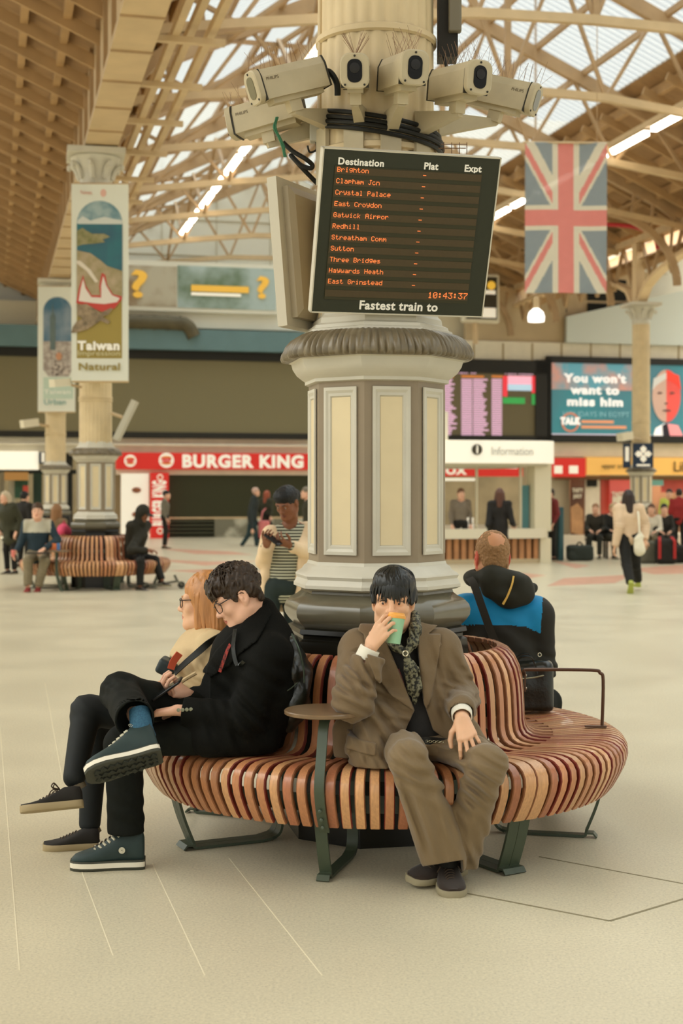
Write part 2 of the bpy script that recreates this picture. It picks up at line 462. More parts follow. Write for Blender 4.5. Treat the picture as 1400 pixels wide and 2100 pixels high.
def flet(body, px, py, hpx, mat, par, dA, wpx=None, bold=0., align='CENTER', name='lettering'):
    a_ = A - dA; l = LAT(px, a_); z = ZF(px, py, a_); d = l * math.sin(SA) + a_ * math.cos(SA)
    width = None if wpx is None else abs(LAT(px + wpx / 2, a_) - LAT(px - wpx / 2, a_))
    T = frame((l, a_, z), (1, 0, 0), (0, 0, 1))
    return letters(body, hpx * d / FPX * 1.38, mat, par, T, name, .01, bold, align, width)
flet('train to', 954, 762, 9, lilac, t, .47, 46, .01); flet('Tube status', 1063, 764, 9, lilac, t, .47, 60, .01)

# big advertising screen
t = sthing('advertising_screen', 'wide bright advertising screen with white slogan and a man\'s face, behind the cream column', 'screen')
f = MB(); fr(1122, 734, 1470, 747, .5, .35, f); fr(1122, 893, 1470, 908, .5, .35, f); fr(1122, 734, 1131, 908, .5, .35, f); f.build('frame', black_frame, t, 0)
teal_scr = M('teal_advert', (62, 132, 140), .5, noise=(.35, .1), col2=(74, 120, 130), emit=.35)
fr(1130, 745, 1470, 897, .42, .2).build('screen_panel', teal_scr, t, 0)
mb = MB(); fr(1131, 746, 1330, 800, .44, .02, mb); mb.build('beach_picture', M('beach_picture', (196, 146, 132), .6, noise=(.9, .08), col2=(96, 156, 170), emit=.35), t, 0)
mb = MB(); fr(1131, 890, 1335, 897, .45, .02, mb); mb.build('white_strip', M('pale_pixels', (226, 214, 226), .6, emit=.4), t, 0)
wt = M('white_pixels', (244, 240, 234), .6, emit=.5)
for i, (b_, x_, w_) in enumerate((('You won\'t', 1220, 128), ('want to', 1220, 100), ('miss him', 1220, 114))): flet(b_, x_, 777 + i * 24, 17, wt, t, .47, w_, .02)
gt = M('grey_pixels', (132, 178, 182), .6, emit=.4)
flet('HOLIDAYS IN EGYPT', 1222, 850, 11, gt, t, .46, 136)
mb = MB(); l = LAT(1169, A - .47); z = ZF(1169, 866, A - .47)
mb.lathe([(.30, 0), (.36, 0), (.36, .02), (.30, .02)], 32, (l, A - .47, z), Matrix.Rotation(rad(90), 3, 'X'), cap=False); mb.build('logo_ring', M('logo_orange', (214, 128, 92), .6, emit=.4), t)
flet('TALK', 1169, 864, 13, wt, t, .5, 42, .03)
mb = MB()
for y, w_ in ((862, 66), (873, 92)): fr(1192, y, 1192 + w_, y + 6, .46, .02, mb)
mb.build('orange_text_lines', M('advert_orange', (222, 150, 110), .6, emit=.4), t, 0)
# the man's face of the advert, a flat picture: half natural, half red
def pic(poly_px, dA, mb=None, thick=.01):
    a_ = A - dA; mb = mb if mb is not None else MB()
    q = [(LAT(x, a_), ZF(x, y, a_)) for x, y in poly_px]; n = len(q)
    return mb.add([(x, a_, z) for x, z in q] + [(x, a_ + thick, z) for x, z in q], [tuple(range(n)), tuple(range(2 * n - 1, n - 1, -1))] + [(i, n + i, n + (i + 1) % n, (i + 1) % n) for i in range(n)])
def ell(cx, cy, rx, ry, a0=0, a1=360, n=20): return [(cx + rx * math.cos(rad(a0 + (a1 - a0) * k / n)), cy + ry * math.sin(rad(a0 + (a1 - a0) * k / n))) for k in range(n + (a1 - a0 < 360))]
pic([(1338, 897), (1344, 878), (1362, 868), (1364, 897)], .45).build('shirt', wt, t, 0)
pic([(1364, 897), (1364, 868), (1390, 872), (1402, 897)], .45).build('red_lit_shirt', M('advert_pink', (236, 150, 150), .6, emit=.4), t, 0)
pic(ell(1366, 812, 29, 54, 90, 270), .46).build('face', M('advert_skin', (196, 160, 140), .6, noise=(.8, .15), emit=.35), t, 0)
pic(ell(1366, 812, 29, 54, -90, 90), .46).build('red_lit_face', M('advert_red', (222, 84, 74), .6, noise=(.8, .2), emit=.35), t, 0)
pic([(1337, 800), (1340, 776), (1366, 764), (1366, 776), (1346, 790)], .48).build('grey_hair', M('advert_hair', (200, 196, 186), .6, emit=.35), t, 0)
pic([(1366, 760), (1392, 770), (1396, 800), (1388, 788), (1366, 776)], .48).build('red_lit_hair', M('advert_red_dark', (230, 66, 48), .6, emit=.4), t, 0)
adk = M('advert_dark', (104, 72, 66), .6, emit=.2)
for x in (1353, 1378): pic(ell(x, 806, 5, 2.2), .49).build('eye_picture', adk, t, 0)
pic(ell(1367, 842, 9, 2), .49).build('mouth_picture', adk, t, 0); pic([(1362, 826), (1370, 826), (1368, 829), (1363, 829)], .49).build('nose_picture', adk, t, 0)
pic([(1360, 897), (1358, 872), (1368, 868), (1374, 897)], .48).build('tie', M('advert_tie', (40, 34, 44), .6, emit=.1), t, 0)

# billboard with two question-mark adverts
t = sthing('billboard', 'long pale billboard with yellow question marks high on the end wall', 'billboard')
fr(246, 538, 572, 640, .7, .12).build('board', white_panel, t, 0)
fr(262, 545, 362, 628, .72, .03).build('advert_picture', M('advert_rocks', (190, 182, 160), .6, noise=(.7, .09), col2=(150, 126, 96)), t, 0)
fr(364, 548, 566, 634, .72, .03).build('advert_picture', M('advert_lake', (176, 192, 188), .6, noise=(.5, .08), col2=(104, 124, 96)), t, 0)
ym = M('advert_yellow', (236, 184, 74), .5, emit=.2)
fr(392, 586, 510, 599, .75, .03).build('yellow_strip', ym, t, 0)
fr(392, 601, 494, 607, .75, .03).build('white_text_strip', sign_white, t, 0)
flet('?', 284, 585, 56, ym, t, .76, 34, .03); flet('?', 538, 592, 44, ym, t, .76, 26, .03)
tag_o = t
# roller duct on the ledge
mb = MB(); l0, l1, z0, z1, a_ = frc(262, 648, 398, 676, .9)
zc = (z0 + z1) / 2
mb.tube(bez([(l0 - 1, a_, zc), (l1 - .8, a_, zc), (l1 - .25, a_, zc - .08), (l1, a_, zc - .45)]), .24, 12)
for k in range(5): mb.lathe([(.26, -.03), (.26, .03)], 12, (l0 + k * .45, a_, zc), Matrix.Rotation(rad(90), 3, 'Y'))
o = mb.build('ventilation_duct', M('duct_olive', (92, 84, 60), .6, noise=(4, .2)), None); o.rotation_euler = (0, 0, SA)
tag(o, 'dark olive ventilation duct bending down on the ledge under the billboard', 'duct')

# ---------------------------------------------------------------- shop fronts
def sign(name, label, r, mat, dA=.6, thick=.25, cat='sign', group=None):
    t = sthing(name, label, cat, group); fr(*r, dA, thick).build('board', mat, t, 0); return t
t = sign('shop_sign', 'long red burger shop fascia sign with white capital letters and two round badges', (238, 929, 640, 963), sign_red)
flet('BURGER KING', 499, 947.5, 25, sign_white, t, .66, 248, .028)
def badge(px, py, rp, par, dA=.64):
    a_ = A - dA; l = LAT(px, a_); z = ZF(px, py, a_); d = l * math.sin(SA) + a_ * math.cos(SA); r = rp * d / FPX
    Rx = Matrix.Rotation(rad(90), 3, 'X')
    b = MB().lathe([(r, 0), (r, .03)], 28, (l, a_, z), Rx).build('badge', sign_white, par)
    m = MB(); bun = [(math.cos(rad(k * 15)) * r * .72, math.sin(rad(k * 15)) * r * .3 + r * .28) for k in range(13)]
    for sgn in (1, -1): m.prism([(x, y * sgn) for x, y in bun], 0, .02, frame((l, a_ - .03, z), (1, 0, 0), (0, 0, 1)))
    m.build('bun', M('bun_orange', (226, 150, 70), .5, emit=.2), b)
    flet('BURGER', px, py - rp * .16, rp * .34, sign_red, b, dA + .06, rp * 1.3, .01); flet('KING', px, py + rp * .22, rp * .34, sign_red, b, dA + .06, rp * .9, .01)
badge(267, 945, 12.5, t); badge(341, 944, 15.5, t)
struct('trim_27', fr(238, 963, 640, 974, .35, .3), cream, SA, smooth=0)
t = sthing('roller_shutter', 'closed dark olive roller shutter under the red burger shop fascia', 'shutter')
mb = MB(); fr(345, 974, 640, 1062, .2, .05, mb)
for k in range(22): fr(345, 975 + k * 4, 640, 976.6 + k * 4, .22, .03, mb)
mb.build('curtain', dark_green, t, 0); fr(345, 1060, 640, 1064, .3, .1).build('bottom_rail', pale_steel, t, 0)
mb = MB()
for k in range(5): fr(345, 1067 + k * 8, 440, 1071 + k * 8, .3, .06, mb)
o = mb.build('louvred_panel', M('louvre_olive', (64, 64, 42), .6), None, 0); o.rotation_euler = (0, 0, SA); o.name = 'louvred_grille'; tag(o, 'low dark panel of horizontal louvres below the roller shutter', 'panel')
struct('wall_counter', fr(345, 1064, 640, 1104, .1, .3), M('louvre_dark', (44, 44, 30), .7), SA, smooth=0)
o = fr(440, 1064, 640, 1105, .3, .06).build('counter_mural', M('grey_mural', (206, 200, 178), .6, noise=(.9, .06), col2=(120, 116, 96)), None, 0); o.rotation_euler = (0, 0, SA)
tag(o, 'pale counter front with a grey picture behind the walking couple', 'counter front')
# vertical burger sign and menu board
t = sign('shop_sign', 'upright red sign with white letters reading downwards beside the menu board', (309, 969, 346, 1130), sign_red, .8, .3)
a_ = A - .86; l = LAT(328, a_); z = ZF(328, 1032, a_)
letters('BURGER KING', .62, sign_white, t, frame((l, a_, z), (0, 0, 1), (-1, 0, 0)), 'lettering', .01, .03, 'CENTER', 1.55)
badge(328, 979, 6.5, t, .84); badge(328, 1089, 6.5, t, .84)
t = sthing('menu_board', 'tall white menu board with pictures of burgers beside the upright red sign', 'menu board')
fr(249, 971, 305, 1106, .6, .25).build('board', sign_white, t, 0)
for y in (1005, 1055):
    b = MB(); l = LAT(280, A - .66); z = ZF(280, y, A - .66)
    b.ball((l, A - .64, z), (.16, .03, .1), 12); b.build('burger_picture', M('burger_brown', (150, 92, 58), .6, noise=(9, .3)), t)
# white sign and platform number sign at the far side
t = sign('shop_sign', 'long blank white fascia sign above the dark shop opening', (-60, 925, 79, 963), glow_white)
t = sign('platform_sign', 'dark blue sign with a white figure one beside the column', (80, 927, 102, 951), M('navy_sign', (28, 46, 66), .5), .8)
flet('1', 88, 939, 17, sign_white, t, .86, None, .03)
mb = MB(); fr(102, 930, 149, 1100, .1, .1, mb); fr(-60, 963, 245, 972, .1, .2, mb); struct('wall_dark_opening', mb, black_gap, SA, smooth=0)
fr(9, 968, 58, 985, .7, .2)
o = fr(9, 968, 58, 985, .7, .2).build('awning', M('ochre', (190, 140, 78), .6), None, 0); o.rotation_euler = (0, 0, SA); tag(o, 'small ochre awning board over the shop entrance', 'awning')
for n, (r_, c_) in enumerate((((68, 970, 86, 1100), (32, 52, 38)), ((0, 968, 9, 1100), (120, 112, 92)), ((18, 985, 32, 1100), (158, 150, 128)), ((236, 966, 250, 1100), (130, 110, 80)))):
    struct('trim_%d' % (30 + n), fr(*r_, .2, .3), M('jamb_%d' % n, c_, .7), SA, smooth=0)
o = fr(30, 985, 58, 1022, .3, .1).build('shop_poster', M('green_poster', (62, 106, 78), .6, noise=(1.2, .12), col2=(40, 70, 50)), None, 0); o.rotation_euler = (0, 0, SA); tag(o, 'green poster in the shop entrance below the ochre awning', 'poster')
o = fr(47, 996, 58, 1020, .45, .05).build('shop_notice', M('red_notice', (196, 76, 60), .6), None, 0); o.rotation_euler = (0, 0, SA); tag(o, 'small red notice hung in front of the green poster', 'notice')
# far right: red station sign, yellow fascia, posters
t = sign('shop_sign', 'red fascia sign with big white letters seen through the kiosk', (880, 955, 1072, 977), sign_red)
flet('OX', 934, 966, 15, sign_white, t, .66, 44, .02); mb = MB(); fr(966, 957, 1060, 961, .64, .03, mb); mb.build('small_text_line', sign_white, t, 0)
t = sign('shop_sign', 'red fascia sign with two white square symbols next to the yellow fascia', (1136, 939, 1200, 978), sign_red)
for r_ in ((1137, 955, 1153, 971), (1167, 955, 1185, 971)): fr(*r_, .64, .04).build('square_symbol', sign_white, t, 0)
yl = M('yellow_fascia', (232, 178, 92), .5, emit=.25)
t = sign('shop_sign', 'long yellow lit fascia sign with dark script lettering behind the emblem sign', (1203, 938, 1470, 974), yl)
flet('upper crust', 1262, 956, 10, M('script_dark', (70, 46, 24), .6), t, .66, 56); flet('Lily', 1398, 958, 22, MATS['script_dark'], t, .66, 34, .0)
struct('trim_40', fr(1136, 976, 1470, 984, .3, .3), M('brown_trim', (110, 84, 56), .6), SA, smooth=0)
struct('wall_shop_interior', fr(1136, 980, 1470, 1106, -1.6, .2), M('shop_interior', (176, 130, 98), .7, noise=(.5, .1), col2=(128, 96, 72)), SA, smooth=0)
struct('trim_41', fr(1198, 975, 1230, 1106, .1, .4), cream, SA, smooth=0)
struct('trim_42', fr(1232, 975, 1250, 1106, .1, .3), M('red_jamb', (196, 90, 76), .6), SA, smooth=0)
struct('trim_43', fr(1110, 975, 1168, 1106, .0, .3), M('grey_jamb', (176, 166, 140), .6), SA, smooth=0)
o = fr(1205, 984, 1224, 998, .2, .1).build('wall_screen', black_gap, None, 0); o.rotation_euler = (0, 0, SA); tag(o, 'small black screen high on the pale pier below the yellow fascia', 'screen')
t = sthing('poster', 'tall brown poster of a sandwich beside the pale pier', 'poster')
fr(1170, 984, 1199, 1099, .35, .06).build('sheet', M('poster_brown', (112, 70, 44), .6, noise=(1.0, .1), col2=(90, 56, 38)), t, 0)
pic([(1170, 1040), (1184, 1032), (1195, 1046), (1196, 1098), (1171, 1092)], .38).build('sandwich_picture', M('sandwich', (182, 136, 92), .6, noise=(3, .25)), t, 0)
flet('TASTY', 1184, 1006, 8, cream, t, .39, 22, .01); flet('JUICY', 1184, 1018, 7, cream, t, .39, 18, .01)
t = sthing('poster', 'red poster with pale capital lettering beside the cream column', 'poster')
fr(1250, 984, 1292, 1048, .35, .06).build('sheet', M('poster_red', (206, 92, 84), .6, emit=.1), t, 0)
flet('TASTY', 1269, 1014, 9, cream, t, .39, 30, .01); flet('MEW', 1270, 1026, 12, cream, t, .39, 30, .03); mb = MB(); fr(1254, 1034, 1284, 1038, .38, .02, mb); mb.build('small_text_line', cream, t, 0)
t = sthing('wall_poster', 'dull red menu poster at the back of the food counter', 'poster')
fr(1356, 984, 1470, 1010, .1, .06).build('sheet', M('poster_dull_red', (182, 78, 68), .6, noise=(1.5, .2)), t, 0)
o = fr(1336, 984, 1360, 996, .3, .06).build('wall_notice', M('teal_notice', (110, 170, 168), .6), None, 0); o.rotation_euler = (0, 0, SA); tag(o, 'small teal notice under the yellow fascia beside the cream column', 'notice')
o = fr(1354, 1042, 1374, 1054, .6, .06).build('counter_lamp', glow_white, None, 0); o.rotation_euler = (0, 0, SA); tag(o, 'bright lit counter panel behind the seated crowd', 'lamp')

# lamps inside the shops and the kiosk
def lamp(name, lat, ax, z, sx_, sy_, pw): area(name, S(lat, ax, z), (0, 0, SA), sx_, sy_, pw, (1, .95, .85))
lamp('shop_lamp', 25.0, 51.2, 3.2, 14, 2.4, 420); lamp('shop_lamp', 2.0, 51.6, 3.2, 5, 2, 90); lamp('kiosk_lamp', 8.9, KA0 + 2.0, 2.5, 3.4, 2.4, 110)

# ---------------------------------------------------------------- the roof
ZV, SL = 9.4, .45
LV, LR, LE = 1.78, 10.4, 19.0
def zr(l): return ZV + SL * (l - LV) if l < LR else ZV + SL * (LE - l)
def glaz_mat():
    m = bpy.data.materials.new('corrugated_glazing'); m.use_nodes = True
    t = m.node_tree; N = t.nodes; L = t.links; N.remove(N['Principled BSDF'])
    out = N['Material Output']
    tr = N.new('ShaderNodeBsdfTransparent'); df = N.new('ShaderNodeBsdfTranslucent'); dd = N.new('ShaderNodeBsdfDiffuse')
    tr.inputs[0].default_value = (.62, .65, .68, 1); df.inputs[0].default_value = (.8, .8, .78, 1); dd.inputs[0].default_value = (.7, .68, .6, 1)
    a1 = N.new('ShaderNodeMixShader'); a1.inputs[0].default_value = .5; L.new(df.outputs[0], a1.inputs[1]); L.new(dd.outputs[0], a1.inputs[2])
    mx = N.new('ShaderNodeMixShader')
    tcn = N.new('ShaderNodeTexCoord'); wv = N.new('ShaderNodeTexWave'); wv.bands_direction = 'Y'; wv.inputs['Scale'].default_value = 1.3; wv.inputs['Distortion'].default_value = .3
    L.new(tcn.outputs['Object'], wv.inputs[0])
    r = N.new('ShaderNodeMapRange'); r.inputs[3].default_value = .1; r.inputs[4].default_value = .38; L.new(wv.outputs[0], r.inputs[0])
    L.new(r.outputs[0], mx.inputs[0]); L.new(tr.outputs[0], mx.inputs[1]); L.new(a1.outputs[0], mx.inputs[2]); L.new(mx.outputs[0], out.inputs[0])
    return m
glz = glaz_mat()
AX0, AX1 = -20.0, 51.6
def slope(l0, l1, a0, a1, off=0., th=.03, z=zr):
    return MB().add([(l0, a0, z(l0) + off), (l1, a0, z(l1) + off), (l1, a1, z(l1) + off), (l0, a1, z(l0) + off), (l0, a0, z(l0) + off + th), (l1, a0, z(l1) + off + th), (l1, a1, z(l1) + off + th), (l0, a1, z(l0) + off + th)],
                    [(3, 2, 1, 0), (4, 5, 6, 7), (0, 1, 5, 4), (1, 2, 6, 5), (2, 3, 7, 6), (3, 0, 4, 7)])
struct('roof_glazing', slope(3.4, LR, AX0, AX1, .25), glz, SA, smooth=0)
struct('roof_glazing', slope(LR, 15.0, AX0, AX1, .25), glz, SA, smooth=0)
struct('roof_boarding', slope(15.0, LE + .4, AX0, AX1, .25, .05, lambda l: ZV + SL * (LE - l)), brown_board, SA, smooth=0)
struct('roof_boarding', slope(LV, 3.4, AX0, AX1, .25, .05), brown_board, SA, smooth=0)
zl = lambda l: ZV - 1.1 + SL * (LV - l)
struct('roof_boarding', slope(-9.0, LV, AX0, AX1, .2, .05, zl), brown_board, SA, smooth=0)
zr2 = lambda l: ZV - 1.0 + SL * (l - LE)
struct('roof_boarding', slope(LE, LE + 9, AX0, AX1, .2, .05, zr2), brown_board, SA, smooth=0)
# purlins and boards
pu = MB()
for l in (4.4, 5.6, 6.8, 8.0, 9.2, 10.4, 11.6, 12.8, 14.0):
    pu.bbox((l - .05, AX0, zr(l) + .06), (l + .05, AX1, zr(l) + .2))
struct('roof_purlins', pu, tan_steel, SA, smooth=0)
pu = MB()
for l in (15.4, 16.3, 17.2, 18.1, 18.9): pu.bbox((l - .07, AX0, zr(l) - .02), (l + .07, AX1, zr(l) + .22))
for l in (2.0, 2.6, 3.2): pu.bbox((l - .06, AX0, zr(l) - .02), (l + .06, AX1, zr(l) + .22))
for l in (-3.0, -2.0, -1.0, -.2, .5, 1.1): pu.bbox((l - .06, AX0, zl(l) - .04), (l + .06, AX1, zl(l) + .18))
for l in (19.8, 20.8, 21.8, 22.8, 24): pu.bbox((l - .06, AX0, zr2(l) - .04), (l + .06, AX1, zr2(l) + .18))
struct('roof_purlins', pu, M('brown_timber', (176, 142, 98), .7, noise=(2, .15)), SA, smooth=0)
# light rafters between trusses
rf = MB()
for k in range(59):
    a = AX0 + .6 + k * 1.2
    rf.bar((-6, a, zl(-6) - .06), (LV - .1, a, zl(LV - .1) - .06), .06, .2)
    rf.bar((LE - .1, a, zr(LE - .1) - .1), (15.0, a, zr(15.0) - .1), .06, .2)
    rf.bar((LE + .1, a, zr2(LE + .1) - .06), (LE + 8, a, zr2(LE + 8) - .06), .06, .2)
struct('roof_rafters', rf, M('brown_rafter', (176, 142, 98), .7, noise=(2, .15)), SA, smooth=0)
# transverse trusses
zt = ZV + .25                                    # collar height
def truss(a):
    t = thing('roof_truss', 'cream steel roof truss spanning the concourse between the column rows', 'roof truss', (0, 0, 0), SA, 'concourse roof trusses', 'structure')
    m = MB()
    m.bar((LV, a, ZV - .05), (LR, a, zr(LR) - .05), .16, .3); m.bar((LE, a, ZV - .05), (LR, a, zr(LR) - .05), .16, .3)
    m.build('principal_rafter', tan_steel, t, 0)
    m = MB(); bt = [(LV, ZV - .35), (4.0, ZV - .02), (6.0, zt), (8.2, zt + .25), (10.4, zt + .3), (12.6, zt + .25), (14.8, zt), (16.8, ZV - .02), (LE, ZV - .35)]
    for p, q in zip(bt, bt[1:]): m.bar((p[0], a, p[1]), (q[0], a, q[1]), .14, .16)
    m.build('bottom_tie', pale_steel, t, 0)
    m = MB()
    top = [(3.0, zr(3.0)), (5.0, zr(5.0)), (7.1, zr(7.1)), (9.3, zr(9.3)), (11.5, zr(11.5)), (13.7, zr(13.7)), (15.8, zr(15.8)), (17.8, zr(17.8))]
    for i in range(8):
        for b in (bt[i], bt[i + 1]): m.bar((top[i][0], a, top[i][1] - .1), (b[0], a, b[1]), .075, .075)
    m.bar((LR, a, zr(LR)), (LR, a, zt + .3), .12, .12)
    m.build('web', tan_steel, t, 0)
    m = MB()                                      # curved knee braces springing from the girder
    for s, l0 in ((1, LV), (-1, LE)):
        pts = [(l0 + s * (.25 + 2.5 * (1 - math.cos(x))), a, ZV - 2.0 + 2.0 * math.sin(x) ) for x in [rad(8 * k) for k in range(11)]]
        for p, q in zip(pts, pts[1:]): m.bar(p, q, .12, .2)
        for k in (3, 6, 8): m.bar(pts[k], (pts[k][0] - s * .1, a, ZV - .1 + SL * abs(pts[k][0] - l0)), .07, .07)
    m.build('knee_brace', tan_steel, t, 0)
    return t
for k in range(7): truss(23.4 + 4.4 * k)
# longitudinal bracing in the roof planes, one lattice under each light row
lb = MB()
for l in (6.0,):
    for k in range(6):
        a = 23.4 + 4.4 * k
        for s in (0, 1): lb.bar((l + (-1.5 if s else 1.5), a, zr(l) - .1 + (-.7 if (s == 1) == (l < LR) else .7)), (l + (1.5 if s else -1.5), a + 4.4, zr(l) - .1 + (.7 if (s == 1) == (l < LR) else -.7)), .09, .09)
        lb.bar((l, a, zt), (l, a + 2.2, zr(l)), .08, .08); lb.bar((l, a + 2.2, zr(l)), (l, a + 4.4, zt), .08, .08)
struct('roof_bracing', lb, tan_steel, SA, smooth=0)
# ridge girder
rg = MB(); rg.bbox((LR - .12, AX0, zr(LR) - .3), (LR + .12, AX1, zr(LR)))
for k in range(14): rg.bar((LR, 12.6 + 2.6 * k, zr(LR) - .3), (LR, 15.2 + 2.6 * k, zr(LR) - 1.0) if k % 2 == 0 else (LR, 15.2 + 2.6 * k, zr(LR) - .3), .08, .08)
struct('roof_ridge', rg, tan_steel, SA, smooth=0)
# valley girders along both column rows
def girder(l, nm, ribs=True, c=pale_steel):
    t = thing('valley_girder', nm, 'girder', (0, 0, 0), SA, None, 'structure')
    m = MB(); m.bbox((l - .27, AX0, 7.32), (l + .27, AX1, 7.42)); m.bbox((l - .3, AX0, ZV - .1), (l + .3, AX1, ZV)); m.bbox((l - .2, AX0, 7.4), (l + .2, AX1, ZV - .1))
    m.build('box_beam', c, t, 0)
    m = MB()
    for k in range(50):
        a = AX0 + .8 + 1.4 * k; m.bbox((l - .275, a, 7.3), (l + .275, a + .05, 7.33)); m.bbox((l - .26, a, 7.4), (l + .26, a + .05, ZV - .1))
    m.build('stiffener', tan_steel, t, 0)
    return t
girder(LV, 'long cream box girder running over the columns beside the banners')
# conduits beside the girder
mb = MB()
for dl, z in ((.55, 7.5), (.8, 7.65), (1.05, 7.6)): mb.bbox((LV + dl - .05, AX0, z), (LV + dl + .05, AX1, z + .12))
for k in range(20): mb.bbox((LV + .2, 10 + 2.1 * k, 7.42), (LV + 1.2, 10.1 + 2.1 * k, 7.5))
struct('roof_cable_tray', mb, pale_steel, SA, smooth=0)
# lattice girder and arches over the right-hand row
t = thing('lattice_girder', 'cream lattice girder with arches over the far column row', 'girder', (0, 0, 0), SA, None, 'structure')
m = MB(); m.bbox((LE - .15, AX0, ZV - .3), (LE + .15, AX1, ZV - .1)); m.build('top_chord', pale_steel, t, 0)
m = MB()
cols = [(14.0, 0), (28.6, 0), (43.2, 0), (57.8, 0)]
for c0, c1 in ((10.0, 24.8), (24.8, 39.6), (39.6, 54.4)):
    pts = []
    for k in range(25):
        x = k / 24; a = c0 + (c1 - c0) * x; z = 7.1 + 1.5 * (1 - abs(2 * x - 1) ** 2.4) ** .5 if 0 < x < 1 else 7.1
        pts.append((LE, a, z))
    for p, q in zip(pts, pts[1:]):
        if q[1] < 51.5: m.bar(p, q, .3, .12)
m.bbox((LE - .14, 39.46, 7.2), (LE + .14, 39.74, 9.2)); m.build('arch', M('arch_cream', (226, 200, 158), .5), t, 0)
m = MB()
for k in range(30):
    a = 14.0 + 1.3 * k; m.bar((LE, a, 7.9), (LE, a + .65, ZV - .3), .1, .08); m.bar((LE, a + .65, ZV - .3), (LE, a + 1.3, 7.9), .1, .08)
m.build('web', tan_steel, t, 0)
# rows of lights
zL = CAMH + 8.39
trk = {}
for l, nm in ((6.0, 'above the blank screen side of the concourse'), (14.8, 'above the far column side behind the flag')):
    o = MB().bbox((l - .09, 12, zL + .06), (l + .09, 46.6, zL + .2)).build('light_track', pale_steel, None, 0); o.rotation_euler = (0, 0, SA)
    tag(o, 'long straight cream lighting track ' + nm, 'light track')
lt = MB().bbox((-.07, -.95, -.06), (.07, .95, .06)).mesh('tube', tube_glow, 0); hs_ = MB().bbox((-.09, -.98, .05), (.09, .98, .07)).mesh('housing', pale_steel, 0)
for l, grp in ((6.0, 'tube lights of the row towards the banners'), (14.8, 'tube lights of the row behind the flag')):
    for k in range(15):
        a = 13.2 + 2.27 * k
        t = thing('tube_light', 'bright white tube light of the straight roof row ' + ('towards the banners' if l < 10 else 'behind the flag'), 'light', S(l, a, zL - .03), SA, grp)
        obj('tube', lt, t); obj('housing', hs_, t)
# red sprinkler pipe under the boarded roof
mb = MB(); mb.tube(bez([(17.2, 38.2, 9.35), (17.9, 37.6, 9.2), (18.3, 37.2, 8.9), (18.4, 37.1, 8.5)]), .06, 8)
o = mb.build('sprinkler_pipe', M('pipe_red', (176, 36, 40), .5), None); o.rotation_euler = (0, 0, SA); tag(o, 'curved red pipe under the brown boarded roof', 'pipe')
# pendant lamp
t = thing('pendant_lamp', 'small glowing white bell lamp hanging below the flag', 'lamp', P(1099, 650, 30))
MB().lathe([(.17, -.1), (.18, 0), (.15, .1), (.08, .16), (.04, .2)], 20).build('shade', M('lamp_glow', (255, 250, 240), .4, emit=1.6), t)
MB().lathe([(.06, .18), (.06, .4), (.02, .42)], 12).build('cap', pale_steel, t); MB().tube([(0, 0, .4), (0, 0, 7.75)], .012).build('cord', tan_steel, t)
# union flag
def flag():
    Wf, Hf = 1.57, 2.88
    t = thing('flag', 'union flag hanging upright from the roof', 'flag', P(1160, 447, 27.2), rad(2))
    def fm(nm, c):
        m = M(nm, c, .8, noise=(6, .04)); b = m.node_tree.nodes['Principled BSDF']
        b.inputs['Transmission Weight'].default_value = 0.0
        N = m.node_tree.nodes; L = m.node_tree.links; tl = N.new('ShaderNodeBsdfTranslucent'); tl.inputs[0].default_value = rgb(c); tp = N.new('ShaderNodeBsdfTransparent')
        mx = N.new('ShaderNodeMixShader'); mx.inputs[0].default_value = .35; L.new(b.outputs[0], mx.inputs[1]); L.new(tl.outputs[0], mx.inputs[2])
        m2 = N.new('ShaderNodeMixShader'); m2.inputs[0].default_value = .1; L.new(mx.outputs[0], m2.inputs[1]); L.new(tp.outputs[0], m2.inputs[2])
        L.new(m2.outputs[0], N['Material Output'].inputs[0]); return m
    mats = [fm('flag_blue', (158, 166, 168)), fm('flag_white', (228, 220, 200)), fm('flag_red', (230, 152, 142))]
    nx, ny = 72, 132; mb = MB(); vs = []
    for j in range(ny + 1):
        for i in range(nx + 1):
            x = (i / nx - .5) * Wf; z = (j / ny - .5) * Hf; vs.append((x, .03 * math.sin(x * 5 + z * .8), z))
    fs = []; ms = []
    for j in range(ny):
        for i in range(nx):
            x = ((i + .5) / nx - .5); z = ((j + .5) / ny - .5)       # long side upright: rotate the flag by 90 degrees
            u, v = z * 2 * 30, x * 2 * 15                            # u along the long side (60), v along the short (30)
            m = 0
            d1 = (v * 2 - u) / math.sqrt(5); d2 = (v * 2 + u) / math.sqrt(5)
            if abs(d1) < 3 or abs(d2) < 3: m = 1
            for d, sg in ((d1, 1), (d2, -1)):
                s = 1 if u > 0 else -1
                if 0 < d * s * (1 if sg == 1 else -1) < 2: m = 2 if m == 1 else m
            if abs(u) < 5 or abs(v) < 5: m = 1
            if abs(u) < 3 or abs(v) < 3: m = 2
            fs.append((j * (nx + 1) + i, j * (nx + 1) + i + 1, (j + 1) * (nx + 1) + i + 1, (j + 1) * (nx + 1) + i)); ms.append(m)
    mb.v = vs; mb.f = fs; mb.m = ms
    o = mb.build('cloth', mats, t, 80)
    md = o.modifiers.new('thickness', 'SOLIDIFY'); md.thickness = .004
    MB().tube([(-Wf / 2 - .05, 0, Hf / 2), (Wf / 2 + .05, 0, Hf / 2)], .02).build('top_bar', pale_steel, t)
    MB().tube([(-.6, 0, Hf / 2), (-.6, 0, Hf / 2 + 3.2)], .008).tube([(.6, 0, Hf / 2), (.6, 0, Hf / 2 + 3.2)], .008).build('hanging_wire', tan_steel, t)
flag()

